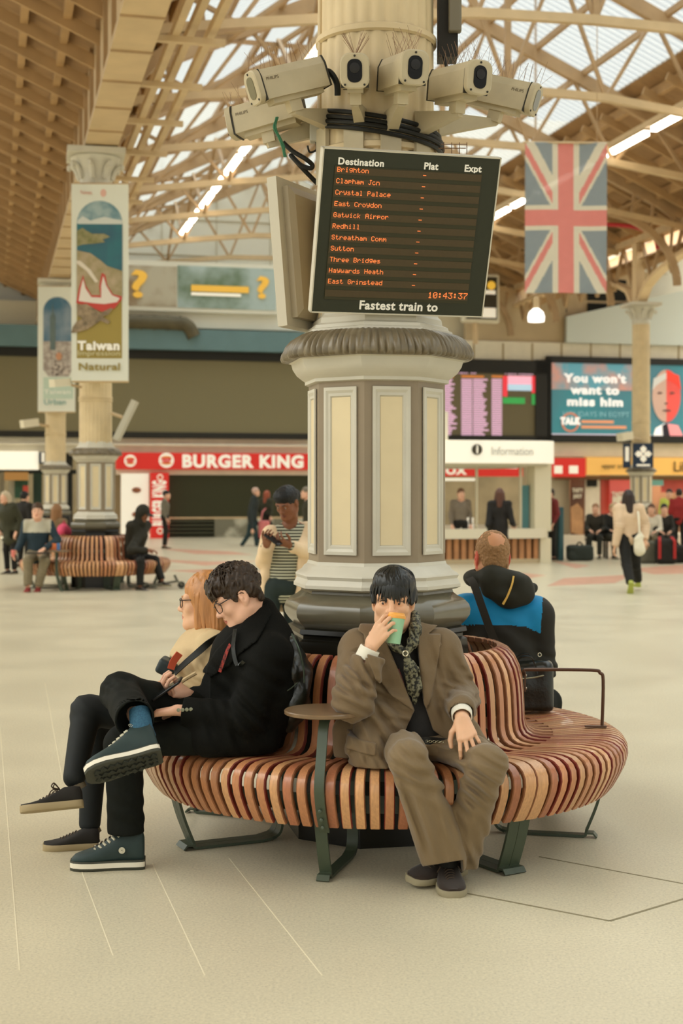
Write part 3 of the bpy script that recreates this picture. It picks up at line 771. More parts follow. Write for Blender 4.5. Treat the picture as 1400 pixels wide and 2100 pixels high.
# ---------------------------------------------------------------- information kiosk, 29 m away
KA = 29.6
def kf(px0, py0, px1, py1, a0, a1, mb, mi=0):
    l0, l1 = LAT(px0, KA), LAT(px1, KA); pm = (px0 + px1) / 2
    return mb.bbox((l0, a0, max(ZF(pm, py1, KA), 0)), (l1, a1, ZF(pm, py0, KA)), mi)
t = sthing('information_kiosk', 'white round-cornered information kiosk with a slatted wood counter', 'kiosk')
l0, l1 = LAT(800, KA), LAT(1150, KA); z0, z1 = ZF(1030, 950, KA), ZF(1030, 903, KA)
def rrect(x0, x1, y0, y1, r, n=6):
    out = []
    for cx, cy, a0 in ((x1 - r, y1 - r, 0), (x0 + r, y1 - r, 90), (x0 + r, y0 + r, 180), (x1 - r, y0 + r, 270)):
        out += [(cx + r * math.cos(rad(a0 + 90 * k / n)), cy + r * math.sin(rad(a0 + 90 * k / n))) for k in range(n + 1)]
    return out
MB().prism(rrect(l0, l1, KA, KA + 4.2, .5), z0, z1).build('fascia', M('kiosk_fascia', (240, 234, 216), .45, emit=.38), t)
MB().prism(rrect(l0 + .1, l1 - .1, KA + .1, KA + 4.1, .4), z0 - .06, z0).build('soffit', M('soffit_grey', (190, 182, 156), .6), t)
T = frame((LAT(977, KA), KA - .02, ZF(977, 922, KA)), (1, 0, 0), (0, 0, 1))
MB().lathe([(.12, 0), (.12, .015)], 24, T.translation, Matrix.Rotation(rad(90), 3, 'X')).build('information_symbol', M('symbol_dark', (70, 62, 46), .5), t)
letters('i', .26, sign_white, t, frame((LAT(977, KA), KA - .045, ZF(977, 922, KA)), (1, 0, 0), (0, 0, 1)), 'symbol_letter', .003, .008)
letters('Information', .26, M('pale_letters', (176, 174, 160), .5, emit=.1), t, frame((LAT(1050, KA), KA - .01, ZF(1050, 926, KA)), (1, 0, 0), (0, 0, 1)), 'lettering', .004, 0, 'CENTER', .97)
MB().prism(rrect(l0 + .1, LAT(1137, KA), KA + .1, KA + 3.9, .35), ZF(1000, 1105, KA), ZF(1000, 1085, KA)).build('counter_top', M('counter_white', (226, 216, 190), .4), t)
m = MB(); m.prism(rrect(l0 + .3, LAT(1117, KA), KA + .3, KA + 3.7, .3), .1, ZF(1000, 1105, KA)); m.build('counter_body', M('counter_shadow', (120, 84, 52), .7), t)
m = MB(); xs = l0 + .35
while xs < LAT(1114, KA):
    m.bbox((xs, KA + .26, .1), (xs + .10, KA + .31, ZF(1000, 1106, KA))); xs += .17
o = m.build('slatted_front', M('kiosk_slats', (190, 134, 88), .5, noise=(3, .2)), t, 0)
MB().prism(rrect(l0 + .3, LAT(1137, KA), KA + .25, KA + 3.7, .3), 0, .1).build('base', M('kiosk_base', (196, 176, 140), .6), t)
m = MB(); kf(1103, 950, 1137, 1090, KA + .2, KA + .7, m); kf(1115, 1104, 1137, 1166, KA + .2, KA + .6, m); m.build('post', M('kiosk_post', (222, 212, 182), .5), t, 0)
m = MB()
for x in (912, 985, 1076): kf(x, 950, x + 4, 1090, KA + .3, KA + .36, m)
m.build('glazing_bar', M('kiosk_bars', (200, 190, 160), .4), t, 0)
m = MB(); kf(905, 979, 1020, 985, KA + 1.5, KA + 1.7, m); kf(905, 990, 928, 996, KA + 1.5, KA + 1.7, m); m.build('ceiling_light', glow_white, t, 0)
o = MB().bbox((LAT(952, KA), KA + .4, ZF(965, 1086, KA)), (LAT(983, KA), KA + .7, ZF(965, 1062, KA))).build('document_box', sign_white, None, 0); o.rotation_euler = (0, 0, SA); tag(o, 'white box standing on the information counter', 'box')
o = MB().bbox((LAT(1087, KA), KA + .5, ZF(1090, 1086, KA)), (LAT(1101, KA), KA + .6, ZF(1090, 995, KA))).build('banner_stand', M('teal_banner', (92, 140, 142), .6), None, 0); o.rotation_euler = (0, 0, SA); tag(o, 'narrow teal banner standing on the kiosk counter beside its post', 'banner')
o = MB().bevbox((LAT(1145, 31), 31, .62), (.13, .35, 1.24), .03).build('information_totem', M('teal_totem', (50, 88, 92), .5), None); o.rotation_euler = (0, 0, SA); tag(o, 'dark teal totem post at the end of the information kiosk', 'totem')
o = MB().bevbox((LAT(941, KA - 0.0), KA + 1.0, ZF(941, 872, KA)), (.12, .12, .70), .02).build('kiosk_mast', cream, None); o.rotation_euler = (0, 0, SA); tag(o, 'short cream mast on top of the information kiosk', 'mast')
# ================================================================ THE COLUMN WITH ITS BOARDS AND CAMERAS
PX, PY = .164, 6.73
col_grey = M('column_grey', (146, 130, 106), .45, noise=(5, .06))
col_white = M('column_white', (204, 198, 180), .42, noise=(6, .05))
col_cream = M('column_cream', (222, 204, 164), .5, noise=(5, .05))
col_dark = M('column_dark_gloss', (104, 98, 80), .22, noise=(8, .1), spec=.6)
col_black = M('column_black_gloss', (26, 24, 16), .25, spec=.5)
fringe_m = M('fringe_bronze', (118, 106, 82), .38, noise=(14, .25), spec=.6)
shaft_m = M('shaft_cream', (216, 194, 152), .5, noise=(4, .1), bump=(30, .15))
PH0 = rad(-10.8)                                  # first corner of the octagon, from the camera side
def octa(R, z, k_sub=1):
    return [Vector((R * math.sin(PH0 + k * PI / 4), -R * math.cos(PH0 + k * PI / 4), z)) for k in range(8)]
def octprof(mb, prof, mi=0): return mb.rings([octa(r, z) for r, z in prof], mi)
def make_column(detail=True):
    t = thing('station_column', 'thick cream and grey octagonal column rising through the ring bench, hung with boards and cameras', 'column', (PX, PY, 0), 0, 'station columns', 'thing')
    octprof(MB(), [(.435, 0), (.435, .86), (.43, .90), (.41, .91), (.41, .925), (.43, .935), (.425, .955), (.40, .962)]).build('plinth', col_black, t, 20)
    octprof(MB(), [(.40, .96), (.425, .985), (.443, 1.01), (.447, 1.035), (.44, 1.06), (.415, 1.085), (.385, 1.10), (.365, 1.115), (.36, 1.135)]).build('torus_moulding', col_dark, t, 30)
    octprof(MB(), [(.375, 1.13), (.40, 1.14), (.40, 1.155), (.392, 1.165), (.385, 1.18), (.392, 1.195), (.385, 1.205), (.36, 1.22), (.35, 1.235), (.335, 1.245), (.33, 1.26)]).build('base_moulding', col_white, t, 30)
    octprof(MB(), [(.326, 1.25), (.326, 2.10)]).build('shaft_body', col_grey, t, 20)
    for k in range(8):                            # a framed panel on every face
        a, b = octa(.326, 0)[k], octa(.326, 0)[(k + 1) % 8]
        c = (a + b) / 2; x = (b - a).normalized(); n = Vector((c.x, c.y, 0)).normalized()
        fw = .088; z0, z1 = 1.295, 2.06
        m = MB()
        prof = [(0, .004), (.0, .012), (.012, .014), (.022, .007), (.032, .007), (.038, -.002)]
        loops = []
        for ins, out in prof:
            loops.append([c + x * sx_ * (fw - ins) + n * out + Vector((0, 0, (z0 + ins * 1.25) if sz < 0 else (z1 - ins * 1.25))) for sx_, sz in ((-1, -1), (1, -1), (1, 1), (-1, 1))])
        m.rings(loops, 0, False); fr_ = m.build('panel_frame', col_white, t, 20)
        q = [c + x * sx_ * (fw - .037) + n * .0015 + Vector((0, 0, (z0 + .046) if sz < 0 else (z1 - .046))) for sx_, sz in ((-1, -1), (1, -1), (1, 1), (-1, 1))]
        q2 = [v - n * .012 for v in q]
        MB().rings([q2, q]).build('panel', col_cream, fr_, 0)
    octprof(MB(), [(.33, 2.085), (.345, 2.09), (.345, 2.105), (.36, 2.115), (.385, 2.135), (.405, 2.165), (.412, 2.19), (.425, 2.195), (.428, 2.205)]).build('cap_moulding', col_white, t, 30)
    n = 480
    def fluted(r, z):
        out = []
        for k in range(n):
            a = k * 2 * PI / n
            # rounded octagon
            ph = (a - PH0) % (PI / 4) - PI / 8
            ro = r * (.35 + .65 * math.cos(PI / 8) / math.cos(ph) * 1.02)
            ro *= 1 + (.028 * abs(math.sin(a * 40)) + .008 * math.sin(a * 97 + z * 30) - .008) * (1 if r > .34 else 0)
            out.append(Vector((ro * math.sin(a), -ro * math.cos(a), z)))
        return out
    MB().rings([fluted(r, z) for r, z in [(.42, 2.195), (.442, 2.20), (.45, 2.215), (.447, 2.235), (.432, 2.265), (.405, 2.295), (.37, 2.315), (.345, 2.322)]]).build('fringe_moulding', fringe_m, t, 60)
    octprof(MB(), [(.365, 2.315), (.36, 2.33), (.345, 2.335), (.34, 2.35), (.315, 2.36), (.31, 2.385), (.295, 2.40), (.29, 2.425), (.28, 2.43)]).build('collar_moulding', col_white, t, 30)
    def flute(a, z): return 1 - .034 * (0.5 + .5 * math.cos(a * 26)) ** 2
    m = MB(); m.lathe([(.275, 2.40), (.272, 3.4), (.266, 5.0), (.26, 6.75)], 156, rf=flute)
    sh = m.build('round_shaft', shaft_m, t, 50)
    for z in (3.70, 3.165, 3.12):
        MB().lathe([(.272, z - .02), (.286, z - .012), (.286, z + .012), (.272, z + .02)], 48, cap=False).build('shaft_ring', shaft_m, sh, 30)
    m = MB(); m.lathe([(.26, 6.65), (.28, 6.7), (.28, 6.75), (.26, 6.8), (.28, 6.95), (.36, 7.1), (.42, 7.18)], 32)
    for k in range(8):
        a = k * PI / 4; m.tube(bez([(.27 * math.cos(a), .27 * math.sin(a), 6.82), (.33 * math.cos(a), .33 * math.sin(a), 6.98), (.44 * math.cos(a), .44 * math.sin(a), 7.06), (.45 * math.cos(a), .45 * math.sin(a), 6.98)], 4), [.05, .05, .05, .05, .05, .045, .045, .04, .04, .04, .035, .03, .03], 6)
    m.box((0, 0, 7.24), (.95, .95, .1), Matrix.Rotation(SA, 3, 'Z')); m.build('capital', col_white, t, 40)
    return t
column = make_column()
# the same columns further along the row and across the shed
for px, d, lb in ((196, 23.9, 'cream column with the tall seaside banner and a ring bench round its foot'), (114, 38.4, 'farther cream column with the tower banner, behind the seaside banner column'), (1314, 43.0, 'cream column in front of the yellow fascia, wearing a blue emblem sign')):
    c = copy_tree(column); c.location = P(px, HY, d) * 1; c.location.z = 0; c.rotation_euler = (0, 0, rad(-2)); c['label'] = lb
    print('col', px, c.location)

# ---------------------------------------------------------------- matrix font for the board
FONT5 = {
 'A': '01110 10001 10001 11111 10001 10001 10001', 'B': '11110 10001 10001 11110 10001 10001 11110', 'C': '01110 10001 10000 10000 10000 10001 01110',
 'E': '11111 10000 10000 11110 10000 10000 11111', 'G': '01110 10001 10000 10111 10001 10001 01110', 'H': '10001 10001 10001 11111 10001 10001 10001',
 'J': '00111 00010 00010 00010 00010 10010 01100', 'P': '11110 10001 10001 11110 10000 10000 10000', 'R': '11110 10001 10001 11110 10100 10010 10001',
 'S': '01110 10001 10000 01110 00001 10001 01110', 'T': '11111 00100 00100 00100 00100 00100 00100',
 'a': '00000 00000 01110 00001 01111 10001 01111', 'b': '10000 10000 11110 10001 10001 10001 11110', 'c': '00000 00000 01110 10000 10000 10001 01110',
 'd': '00001 00001 01111 10001 10001 10001 01111', 'e': '00000 00000 01110 10001 11111 10000 01110', 'g': '00000 01111 10001 10001 01111 00001 01110',
 'h': '10000 10000 11110 10001 10001 10001 10001', 'i': '00100 00000 01100 00100 00100 00100 01110', 'k': '10000 10000 10010 10100 11000 10100 10010',
 'l': '01100 00100 00100 00100 00100 00100 01110', 'm': '00000 00000 11010 10101 10101 10001 10001', 'n': '00000 00000 11110 10001 10001 10001 10001',
 'o': '00000 00000 01110 10001 10001 10001 01110', 'p': '00000 00000 11110 10001 11110 10000 10000', 'r': '00000 00000 10110 11001 10000 10000 10000',
 's': '00000 00000 01110 10000 01110 00001 11110', 't': '01000 01000 11100 01000 01000 01001 00110', 'u': '00000 00000 10001 10001 10001 10011 01101',
 'w': '00000 00000 10001 10001 10101 10101 01010', 'y': '00000 10001 10001 10001 01111 00001 01110', '-': '00000 00000 00000 11111 00000 00000 00000',
 ':': '00000 01100 01100 00000 01100 01100 00000', '0': '01110 10001 10011 10101 11001 10001 01110', '1': '00100 01100 00100 00100 00100 00100 01110',
 '3': '11111 00010 00100 00010 00001 10001 01110', '4': '00010 00110 01010 10010 11111 00010 00010', '7': '11111 00001 00010 00100 01000 01000 01000', ' ': '00000 ' * 7}
def matrix_text(mb, s, x0, z0, px, adv=6):
    for i, ch in enumerate(s):
        for r, row in enumerate(FONT5[ch].split()):
            for c, b in enumerate(row):
                if b == '1':
                    x = x0 + (i * adv + c) * px; z = z0 - r * px; h = px * .44
                    mb.add([(x - h, 0, z - h), (x + h, 0, z - h), (x + h, 0, z + h), (x - h, 0, z + h), (x - h, .001, z - h), (x + h, .001, z - h), (x + h, .001, z + h), (x - h, .001, z + h)], [(0, 1, 2, 3), (0, 4, 5, 1), (2, 6, 7, 3), (1, 5, 6, 2), (3, 7, 4, 0)])
led = M('led_orange', (246, 128, 66), .6, emit=.72)
board_green = M('board_dark_green', (44, 46, 28), .5, noise=(60, .06))
board_brown = M('board_row_brown', (76, 62, 36), .55, noise=(80, .06))
board_olive = M('board_row_gap', (54, 52, 28), .6)
print_white = M('printed_white', (236, 230, 214), .6, emit=.12)
case_grey = M('board_case', (176, 162, 134), .5, noise=(3, .05)); case_edge = M('case_edge', (206, 198, 176), .45)
def board(name, label, c, yaw, pitch, roll, Wb, Hb, full):
    E_ = (Matrix.Rotation(yaw, 3, 'Z') @ Matrix.Rotation(pitch, 3, 'X') @ Matrix.Rotation(roll, 3, 'Y')).to_euler()
    t = thing(name, label, 'departure board', c, 0, rot=E_)
    T2 = .15
    m = MB(); m.box((0, .02, 0), (Wb, .04, Hb)); m.build('face_plate', board_green, t, 0)
    m = MB()
    for s in (-1, 1): m.box((s * (Wb / 2 + .003), .022, 0), (.006, .05, Hb + .012))
    for s in (-1, 1): m.box((0, .022, s * (Hb / 2 + .003)), (Wb + .012, .05, .006))
    m.build('edge_frame', case_edge, t, 0)
    m = MB(); a, b = .02, .17
    r0 = [Vector((sx_ * (Wb / 2 - .01), .045, sz * (Hb / 2 - .01))) for sx_, sz in ((-1, -1), (1, -1), (1, 1), (-1, 1))]
    r1 = [Vector((sx_ * (Wb / 2 - .06), .06, sz * (Hb / 2 - .05))) for sx_, sz in ((-1, -1), (1, -1), (1, 1), (-1, 1))]
    r2 = [Vector((sx_ * (Wb / 2 - .08), .085, sz * (Hb / 2 - .07))) for sx_, sz in ((-1, -1), (1, -1), (1, 1), (-1, 1))]
    m.rings([r0, r1, r2]); hs = m.build('rear_housing', case_grey, t, 0)
    MB().box((Wb / 2 - .09, .07, Hb * .1), (.05, .03, .09)).build('housing_latch', case_edge, hs, 0)
    for z in (-Hb * .34,):
        MB().box((Wb / 2 - .05, .066, z), (.05, .012, .06)).build('warning_label', M('label_cream', (222, 206, 160), .6), hs, 0)
    if full:
        u = Wb / .809; x0 = -Wb / 2 + .052 * u; x1 = Wb / 2 - .078 * u; zt_ = Hb / 2 - .08 * u
        rows = ['Brighton', 'Clapham Jcn', 'Crystal Palace', 'East Croydon', 'Gatwick Airpor', 'Redhill', 'Streatham Comm', 'Sutton', 'Three Bridges', 'Haywards Heath', 'East Grinstead']
        ph = .0492 * u
        MB().box(((x0 + x1) / 2, -.002, zt_ - 6 * ph + .012), (x1 - x0, .004, 12 * ph)).build('display_panel', board_olive, t, 0)
        for i in range(12):
            zc = zt_ - (i + .5) * ph + .012
            MB().box(((x0 + x1) / 2, -.0035, zc + .004), (x1 - x0 - .004, .005, ph * .62)).build('display_row', board_brown, t, 0)
        for i, s in enumerate(rows):
            zc = zt_ - (i + .5) * ph + .012
            m = MB(); matrix_text(m, s, x0 + .012, zc + .018, .0030, 6); matrix_text(m, '-', x0 + .40 + .0, zc + .012, .0030, 6)
            o = m.build('text_row', led, t, 0, loc=(0, -.0072, 0))
        m = MB(); matrix_text(m, '10:43:37', x1 - .19, zt_ - 11.5 * ph + .034, .0040, 6); m.build('clock_digits', led, t, 0, loc=(0, -.0072, 0))
        for s, x, al, sz in (('Destination', x0 + .012, 'LEFT', .041), ('Plat', x0 + .40, 'LEFT', .041), ('Expt', x1 - .005, 'RIGHT', .041)):
            letters(s, sz, print_white, t, frame((x, -.001, Hb / 2 - .05 * u), (1, 0, 0), (0, 0, 1)), 'lettering', .001, .0012, al)
        letters('Fastest train to', .056, print_white, t, frame((.0, -.001, -Hb / 2 + .034 * u), (1, 0, 0), (0, 0, 1)), 'lettering', .001, .0015)
    return t
bc = Vector((.284, 6.3, 2.719))
board('departure_board', 'dark departure board listing destinations in orange dot letters, tilted forward on the column', bc, .26, .35, -.004, .800, .708, True)
# second board, facing away: only its grey housing shows
b2 = thing('departure_board', 'grey back of a second departure board hung behind the lit one on the column', 'departure board', P(655, 540, 6.95), 0, rot=(Matrix.Rotation(rad(-118), 3, 'Z') @ Matrix.Rotation(rad(5), 3, 'X')).to_euler())
Wb, Hb = .80, .70
MB().box((0, -.005, 0), (Wb, .05, Hb)).build('face_plate', case_edge, b2, 0)
m = MB()
q = lambda kx, kz, y: [Vector((sx_ * (Wb / 2 - kx), y, sz * (Hb / 2 - kz))) for sx_, sz in ((-1, -1), (1, -1), (1, 1), (-1, 1))]
m.rings([q(.05, .04, .02), q(.05, .04, .05), q(.08, .08, .07)]); h2 = m.build('rear_housing', case_grey, b2, 0)
MB().box((.10, .072, .06), (.07, .006, .07)).build('paper_label', M('label_cream', (222, 206, 160), .6), h2, 0)
MB().box((.10, .072, -.22), (.06, .006, .08)).build('warning_label', M('label_yellow', (224, 208, 150), .6), h2, 0)
MB().box((.0, .08, .12), (.05, .03, .1)).build('housing_latch', case_edge, h2, 0)
# straps of both boards
m = MB()
for z in (2.55, 2.85): m.bar((PX + .12, PY - .22, z), (.27, 6.52, z), .05, .012)
o = m.build('board_bracket', tan_steel, None, 0); tag(o, 'flat steel straps holding the lit departure board to the column', 'bracket')
# a smaller display on a post, farther back
t = thing('information_display', 'small framed information display on a post above the frieze, behind the departure board', 'display', P(985, 612, 49.5), SA)
k = 49.5 / FPX
MB().bevbox((0, .05, 0), (80 * k, .3, 100 * k), .08).build('case', M('display_case', (212, 204, 180), .5), t, 0)
MB().box((0, -.12, 0), (66 * k, .02, 86 * k)).build('screen', M('display_dark', (52, 46, 30), .5), t, 0)
MB().box((14 * k, -.15, -30 * k), (32 * k, .02, 20 * k)).build('white_panel', sign_white, t, 0)
MB().lathe([(9 * k, 0), (9 * k, .02)], 20, (20 * k, -.15, 26 * k), Matrix.Rotation(rad(90), 3, 'X')).build('yellow_symbol', M('display_yellow', (238, 190, 70), .5, emit=.3), t)
MB().box((16 * k, -.15, 12 * k), (26 * k, .02, 8 * k)).build('white_strip', sign_white, t, 0)
MB().tube([(-10 * k, .05, -48 * k), (-10 * k, .05, -93 * k)], .1).build('post', pale_steel, t)

# ---------------------------------------------------------------- CCTV cameras
cctv_m = M('cctv_paint', (190, 176, 144), .5, noise=(9, .1)); cctv_line = M('cctv_gasket', (44, 40, 28), .6)
glass_d = M('camera_glass', (14, 12, 9), .25, spec=.25); glass_g = M('camera_glass_grey', (120, 116, 92), .15, spec=.7)
steel_w = M('spike_wire', (140, 110, 84), .4, metal=.6); cable_m = M('cable_black', (24, 24, 18), .55)
def cctv(label, front, rear, arm_to, lens=glass_d, brand_side=0, spikes=True, Lb=.36):
    f, r = Vector(front), Vector(rear)
    d = (f - r).normalized(); c = f - d * Lb / 2
    x = d.cross(Vector((0, 0, 1))).normalized(); u = x.cross(d).normalized()
    Rm = Matrix((x, d, u)).transposed()                 # local x = sideways, y = forwards, z = up
    t = thing('security_camera', label, 'camera', c, 0, 'security cameras round the column', None, Rm.to_euler())
    w_, h_ = .115, .135
    oct8 = lambda kx, kz, y: [Vector((px_ * kx, y, pz_ * kz)) for px_, pz_ in ((-.5, -.5), (.5, -.5), (.5, .24), (.36, .5), (-.36, .5), (-.5, .24))]
    MB().rings([oct8(w_, h_, -Lb / 2), oct8(w_, h_, Lb / 2 - .03)]).build('housing', cctv_m, t, 20)
    for y_ in (-Lb / 2, Lb / 2 - .032): MB().rings([oct8(w_ + .006, h_ + .006, y_ - .004), oct8(w_ + .006, h_ + .006, y_ + .004)]).build('gasket', cctv_line, t, 20)
    def rr(kx, kz, y, n=5, rr_=.04):
        out = []
        for cx, cz, a0 in ((1, 1, 0), (-1, 1, 90), (-1, -1, 180), (1, -1, 270)):
            out += [Vector((cx * (kx / 2 - rr_) + rr_ * math.cos(rad(a0 + 90 * k / n)), y, cz * (kz / 2 - rr_) + rr_ * math.sin(rad(a0 + 90 * k / n)))) for k in range(n + 1)]
        return out
    fp = MB().rings([rr(w_ + .012, h_ + .014, Lb / 2 - .028), rr(w_ + .012, h_ + .014, Lb / 2 - .004), rr(w_ + .002, h_ + .004, Lb / 2)]).build('front_plate', cctv_m, t, 25)
    MB().rings([rr(.064, .098, Lb / 2 - .002, 5, .028), rr(.064, .098, Lb / 2 + .003, 5, .028)]).build('window', lens, fp, 25)
    if lens is glass_d: MB().lathe([(.022, 0), (.022, .003), (.012, .004)], 20, (0, Lb / 2 + .003, .012), Matrix.Rotation(rad(-90), 3, 'X')).build('lens', M('lens_ring', (26, 22, 16), .3, spec=.4), fp)
    for sx_, sz in ((-.042, -.058), (.042, -.058), (0, .062)):
        MB().lathe([(.005, 0), (.005, .003)], 8, (sx_, Lb / 2, sz), Matrix.Rotation(rad(-90), 3, 'X')).build('screw', cctv_line, fp)
    MB().box((0, -.02, -h_ / 2 - .011), (.07, Lb * .72, .022)).build('underside_rail', cctv_m, t, 0)
    MB().box((0, .0, -h_ / 2 - .045), (.05, .06, .055)).build('swivel', cctv_m, t, 0)
    if brand_side:
        s = brand_side; T = frame((s * (w_ / 2 + .001), Lb / 2 - .085 if s * 1 else 0, .018), (0, s, 0), (0, 0, 1))
        letters('PHILIPS', .02, M('camera_print', (110, 96, 72), .6), t, T, 'lettering', .0005)
    if spikes:
        m = MB()
        for k in range(13):
            y = -Lb / 2 + .02 + k * Lb / 13
            for s in (-1, 1): m.tube([(0, y, h_ / 2), (s * R_.uniform(.02, .06), y + R_.uniform(-.03, .03), h_ / 2 + R_.uniform(.07, .11))], .0009, 3)
        m.build('bird_spikes', steel_w, t, 0)
    # arm, as part of the camera: tapered bracket from the column to the swivel
    inv = Matrix.LocRotScale(c, Rm.to_euler(), None).inverted()
    b = inv @ (Vector(arm_to)); a = Vector((0, 0, -h_ / 2 - .075))
    m = MB(); upv = inv.to_3x3() @ Vector((0, 0, 1)); ax = (b - a).normalized(); sd = ax.cross(upv).normalized(); up2 = sd.cross(ax)
    rg = lambda p, w1, h1: [p + sd * sx_ * w1 + up2 * sz * h1 for sx_, sz in ((-1, -1), (1, -1), (1, 1), (-1, 1))]
    m.rings([rg(a - ax * .02, .016, .014), rg(a + ax * .02, .02, .018), rg(b, .028, .055)]); m.build('bracket_arm', cctv_m, t, 0)
    return t
cz = 3.12
cams = [
 ('cream security camera pointing outwards and down above its twin, over the grey board back', P(516, 182, 6.30), P(648, 152, 6.44), P(694, 250, 6.62), glass_g, -1),
 ('cream security camera lowest of the cluster, seen from behind, with green string', P(472, 256, 6.72), P(640, 206, 6.60), P(672, 252, 6.74), glass_g, -1),
 ('cream security camera facing straight out, with a black window, above the column plates', P(727, 145, 6.12), P(731, 152, 6.5), P(742, 250, 6.5), glass_d, 0),
 ('cream security camera with black window, turned slightly, in the middle above the departure board', P(851, 138, 6.08), P(800, 156, 6.42), P(800, 255, 6.47), glass_d, 0),
 ('cream security camera with black window, overlapping the outermost camera', P(984, 158, 6.2), P(905, 176, 6.5), P(858, 255, 6.52), glass_d, 0),
 ('outermost cream security camera turned away, with a row of long bird spikes', P(1100, 206, 6.72), P(960, 176, 6.86), P(896, 255, 6.75), glass_g, 1)]
for i, a in enumerate(cams): cctv(*a)
# plates on the shaft carrying the arms
for i, ang in enumerate((-62, -22, 12, 46, 80)):
    a = rad(ang); n = Vector((math.sin(a), -math.cos(a), 0)); x = Vector((math.cos(a), math.sin(a), 0))
    p = Vector((PX, PY, 3.14)) + n * .285
    Rm = Matrix((x, n, Vector((0, 0, 1)))).transposed()
    t = thing('mounting_plate', 'bolted steel mounting plate under the security cameras', 'plate', p, 0, 'camera mounting plates on the column', None, Rm.to_euler())
    MB().box((0, 0, 0), (.095, .02, .26)).build('plate', cctv_m, t, 0)
    for sx_ in (-.03, .03):
        for sz in (-.1, -.06, .06, .1): MB().lathe([(.009, 0), (.009, .008), (.004, .012)], 6, (sx_, .01, sz), Matrix.Rotation(rad(-90), 3, 'X')).build('bolt', cctv_line, t)
# bundle of black cables round the shaft, dangling loop, green string, side boxes
m = MB()
for k, (z0, rr_) in enumerate(((3.30, .30), (3.272, .31), (3.25, .315), (3.228, .305))):
    pts = [(PX + rr_ * math.sin(rad(a)), PY - rr_ * math.cos(rad(a)), z0 - .02 * math.sin(rad((a + 40) * 1.4)) - .0006 * a) for a in range(-50, 101, 10)]
    m.tube(pts, .0105, 8)
tag(m.build('cable_bundle', cable_m, None), 'bundle of black cables wrapped round the column under the cameras', 'cables')
m = MB(); m.tube(bez([P(655, 145, 6.46), P(676, 148, 6.45), P(690, 170, 6.45), P(692, 196, 6.46)]), .014, 8)
tag(m.build('camera_cable', cable_m, None), 'thick black cable arching from the back of the upper camera to the column', 'cable')
m = MB(); m.tube(bez([P(580, 292, 6.62), P(600, 310, 6.62), P(625, 325, 6.62), P(640, 338, 6.64), P(636, 345, 6.64), P(616, 338, 6.64), P(596, 318, 6.64), P(620, 345, 6.66), P(652, 378, 6.7)]), .011, 8)
tag(m.build('camera_cable', cable_m, None), 'black cable dangling in a loop beside the grey board back', 'cable')
gm = M('string_green', (62, 118, 84), .7); m = MB()
for k in range(5): m.tube(bez([P(566 + k, 240, 6.56), P(562 + R_.uniform(-2, 4), 262, 6.55), P(572 + k, 285, 6.55), P(580 + R_.uniform(-4, 4), 300, 6.55), P(584 + R_.uniform(-3, 3), 322, 6.55)]), .0035, 5)
tag(m.build('green_string', gm, None), 'green string tied under the lowest security camera', 'string')
t = thing('junction_box', 'small grey junction box on the column beside the upper camera arm', 'box', P(648, 268, 6.66))
MB().bevbox((0, 0, 0), (.06, .06, .11), .008).build('case', M('junction_grey', (186, 182, 164), .5), t, 0); MB().tube(bez([(0, 0, -.055), (.0, 0, -.09), (-.03, 0, -.1), (-.04, 0, -.07)]), .005, 6).build('cable_tail', cable_m, t)
t = thing('speaker_box', 'dark box with a grey cover high on the side of the column', 'box', P(917, 20, 6.72))
MB().box((0, 0, 0), (.09, .12, .48)).build('case', M('box_dark', (34, 30, 20), .6), t, 0); MB().bevbox((.03, -.07, .02), (.06, .05, .3), .01).build('cover', M('box_cover', (120, 112, 92), .5), t, 0)
MB().tube(bez([(-.02, -.05, -.24), (0, -.06, -.3), (.06, -.06, -.34), (.1, -.05, -.36)]), .008, 6).build('cable_tail', cable_m, t)
m = MB(); m.tube([P(657, -60, 6.66), P(655, 300, 6.66)], .012, 8); tag(m.build('conduit_pipe', shaft_m, None), 'thin cream conduit pipe running up the side of the column shaft', 'pipe')
m = MB()
m.tube([P(893, 296, 6.6), P(957, 296, 6.62)], .0025, 5); m.tube([P(893, 304, 6.6), P(955, 304, 6.62)], .0025, 5)
for x in (893, 910, 926, 942, 957): m.tube([P(x, 292, 6.6), P(x, 316, 6.6)], .002, 5)
tag(m.build('wire_spikes', steel_w, None, 0), 'thin rusty wire guard on top of the departure board beside the column', 'wire guard')

# ---------------------------------------------------------------- banners, floodlights, emblem sign on the far columns
def banner_px(name, label, px0, py0, px1, py1, d, arch, cat='banner'):
    c = P((px0 + px1) / 2, (py0 + py1) / 2, d); k = d / FPX
    t = thing(name, label, cat, c, rad(2))
    Wp, Hp = (px1 - px0) * k, (py1 - py0) * k
    MB().box((0, 0, 0), (Wp, .02, Hp)).build('sheet', M('banner_white', (222, 222, 206), .6), t, 0)
    m = MB(); m.tube([(-Wp / 2, .02, Hp / 2), (Wp / 2, .02, Hp / 2)], .03); m.tube([(-Wp / 2, .02, -Hp / 2), (Wp / 2, .02, -Hp / 2)], .03); m.build('rail', pale_steel, t)
    def poly(nm, pts, mat, lay):
        q = [((x - (px0 + px1) / 2) * k, -(y - (py0 + py1) / 2) * k) for x, y in pts]
        return MB().prism(q, 0, .004, frame((0, -.011 - .005 * lay, 0), (1, 0, 0), (0, 0, 1))).build(nm, mat, t, 0)
    def txt(s, px, py, h, w_, mat, bold=0): return letters(s, h * k * 1.38, mat, t, frame(((px - (px0 + px1) / 2) * k, -.03, -(py - (py0 + py1) / 2) * k), (1, 0, 0), (0, 0, 1)), 'lettering', .002, bold, 'CENTER', w_ * k)
    return t, poly, txt
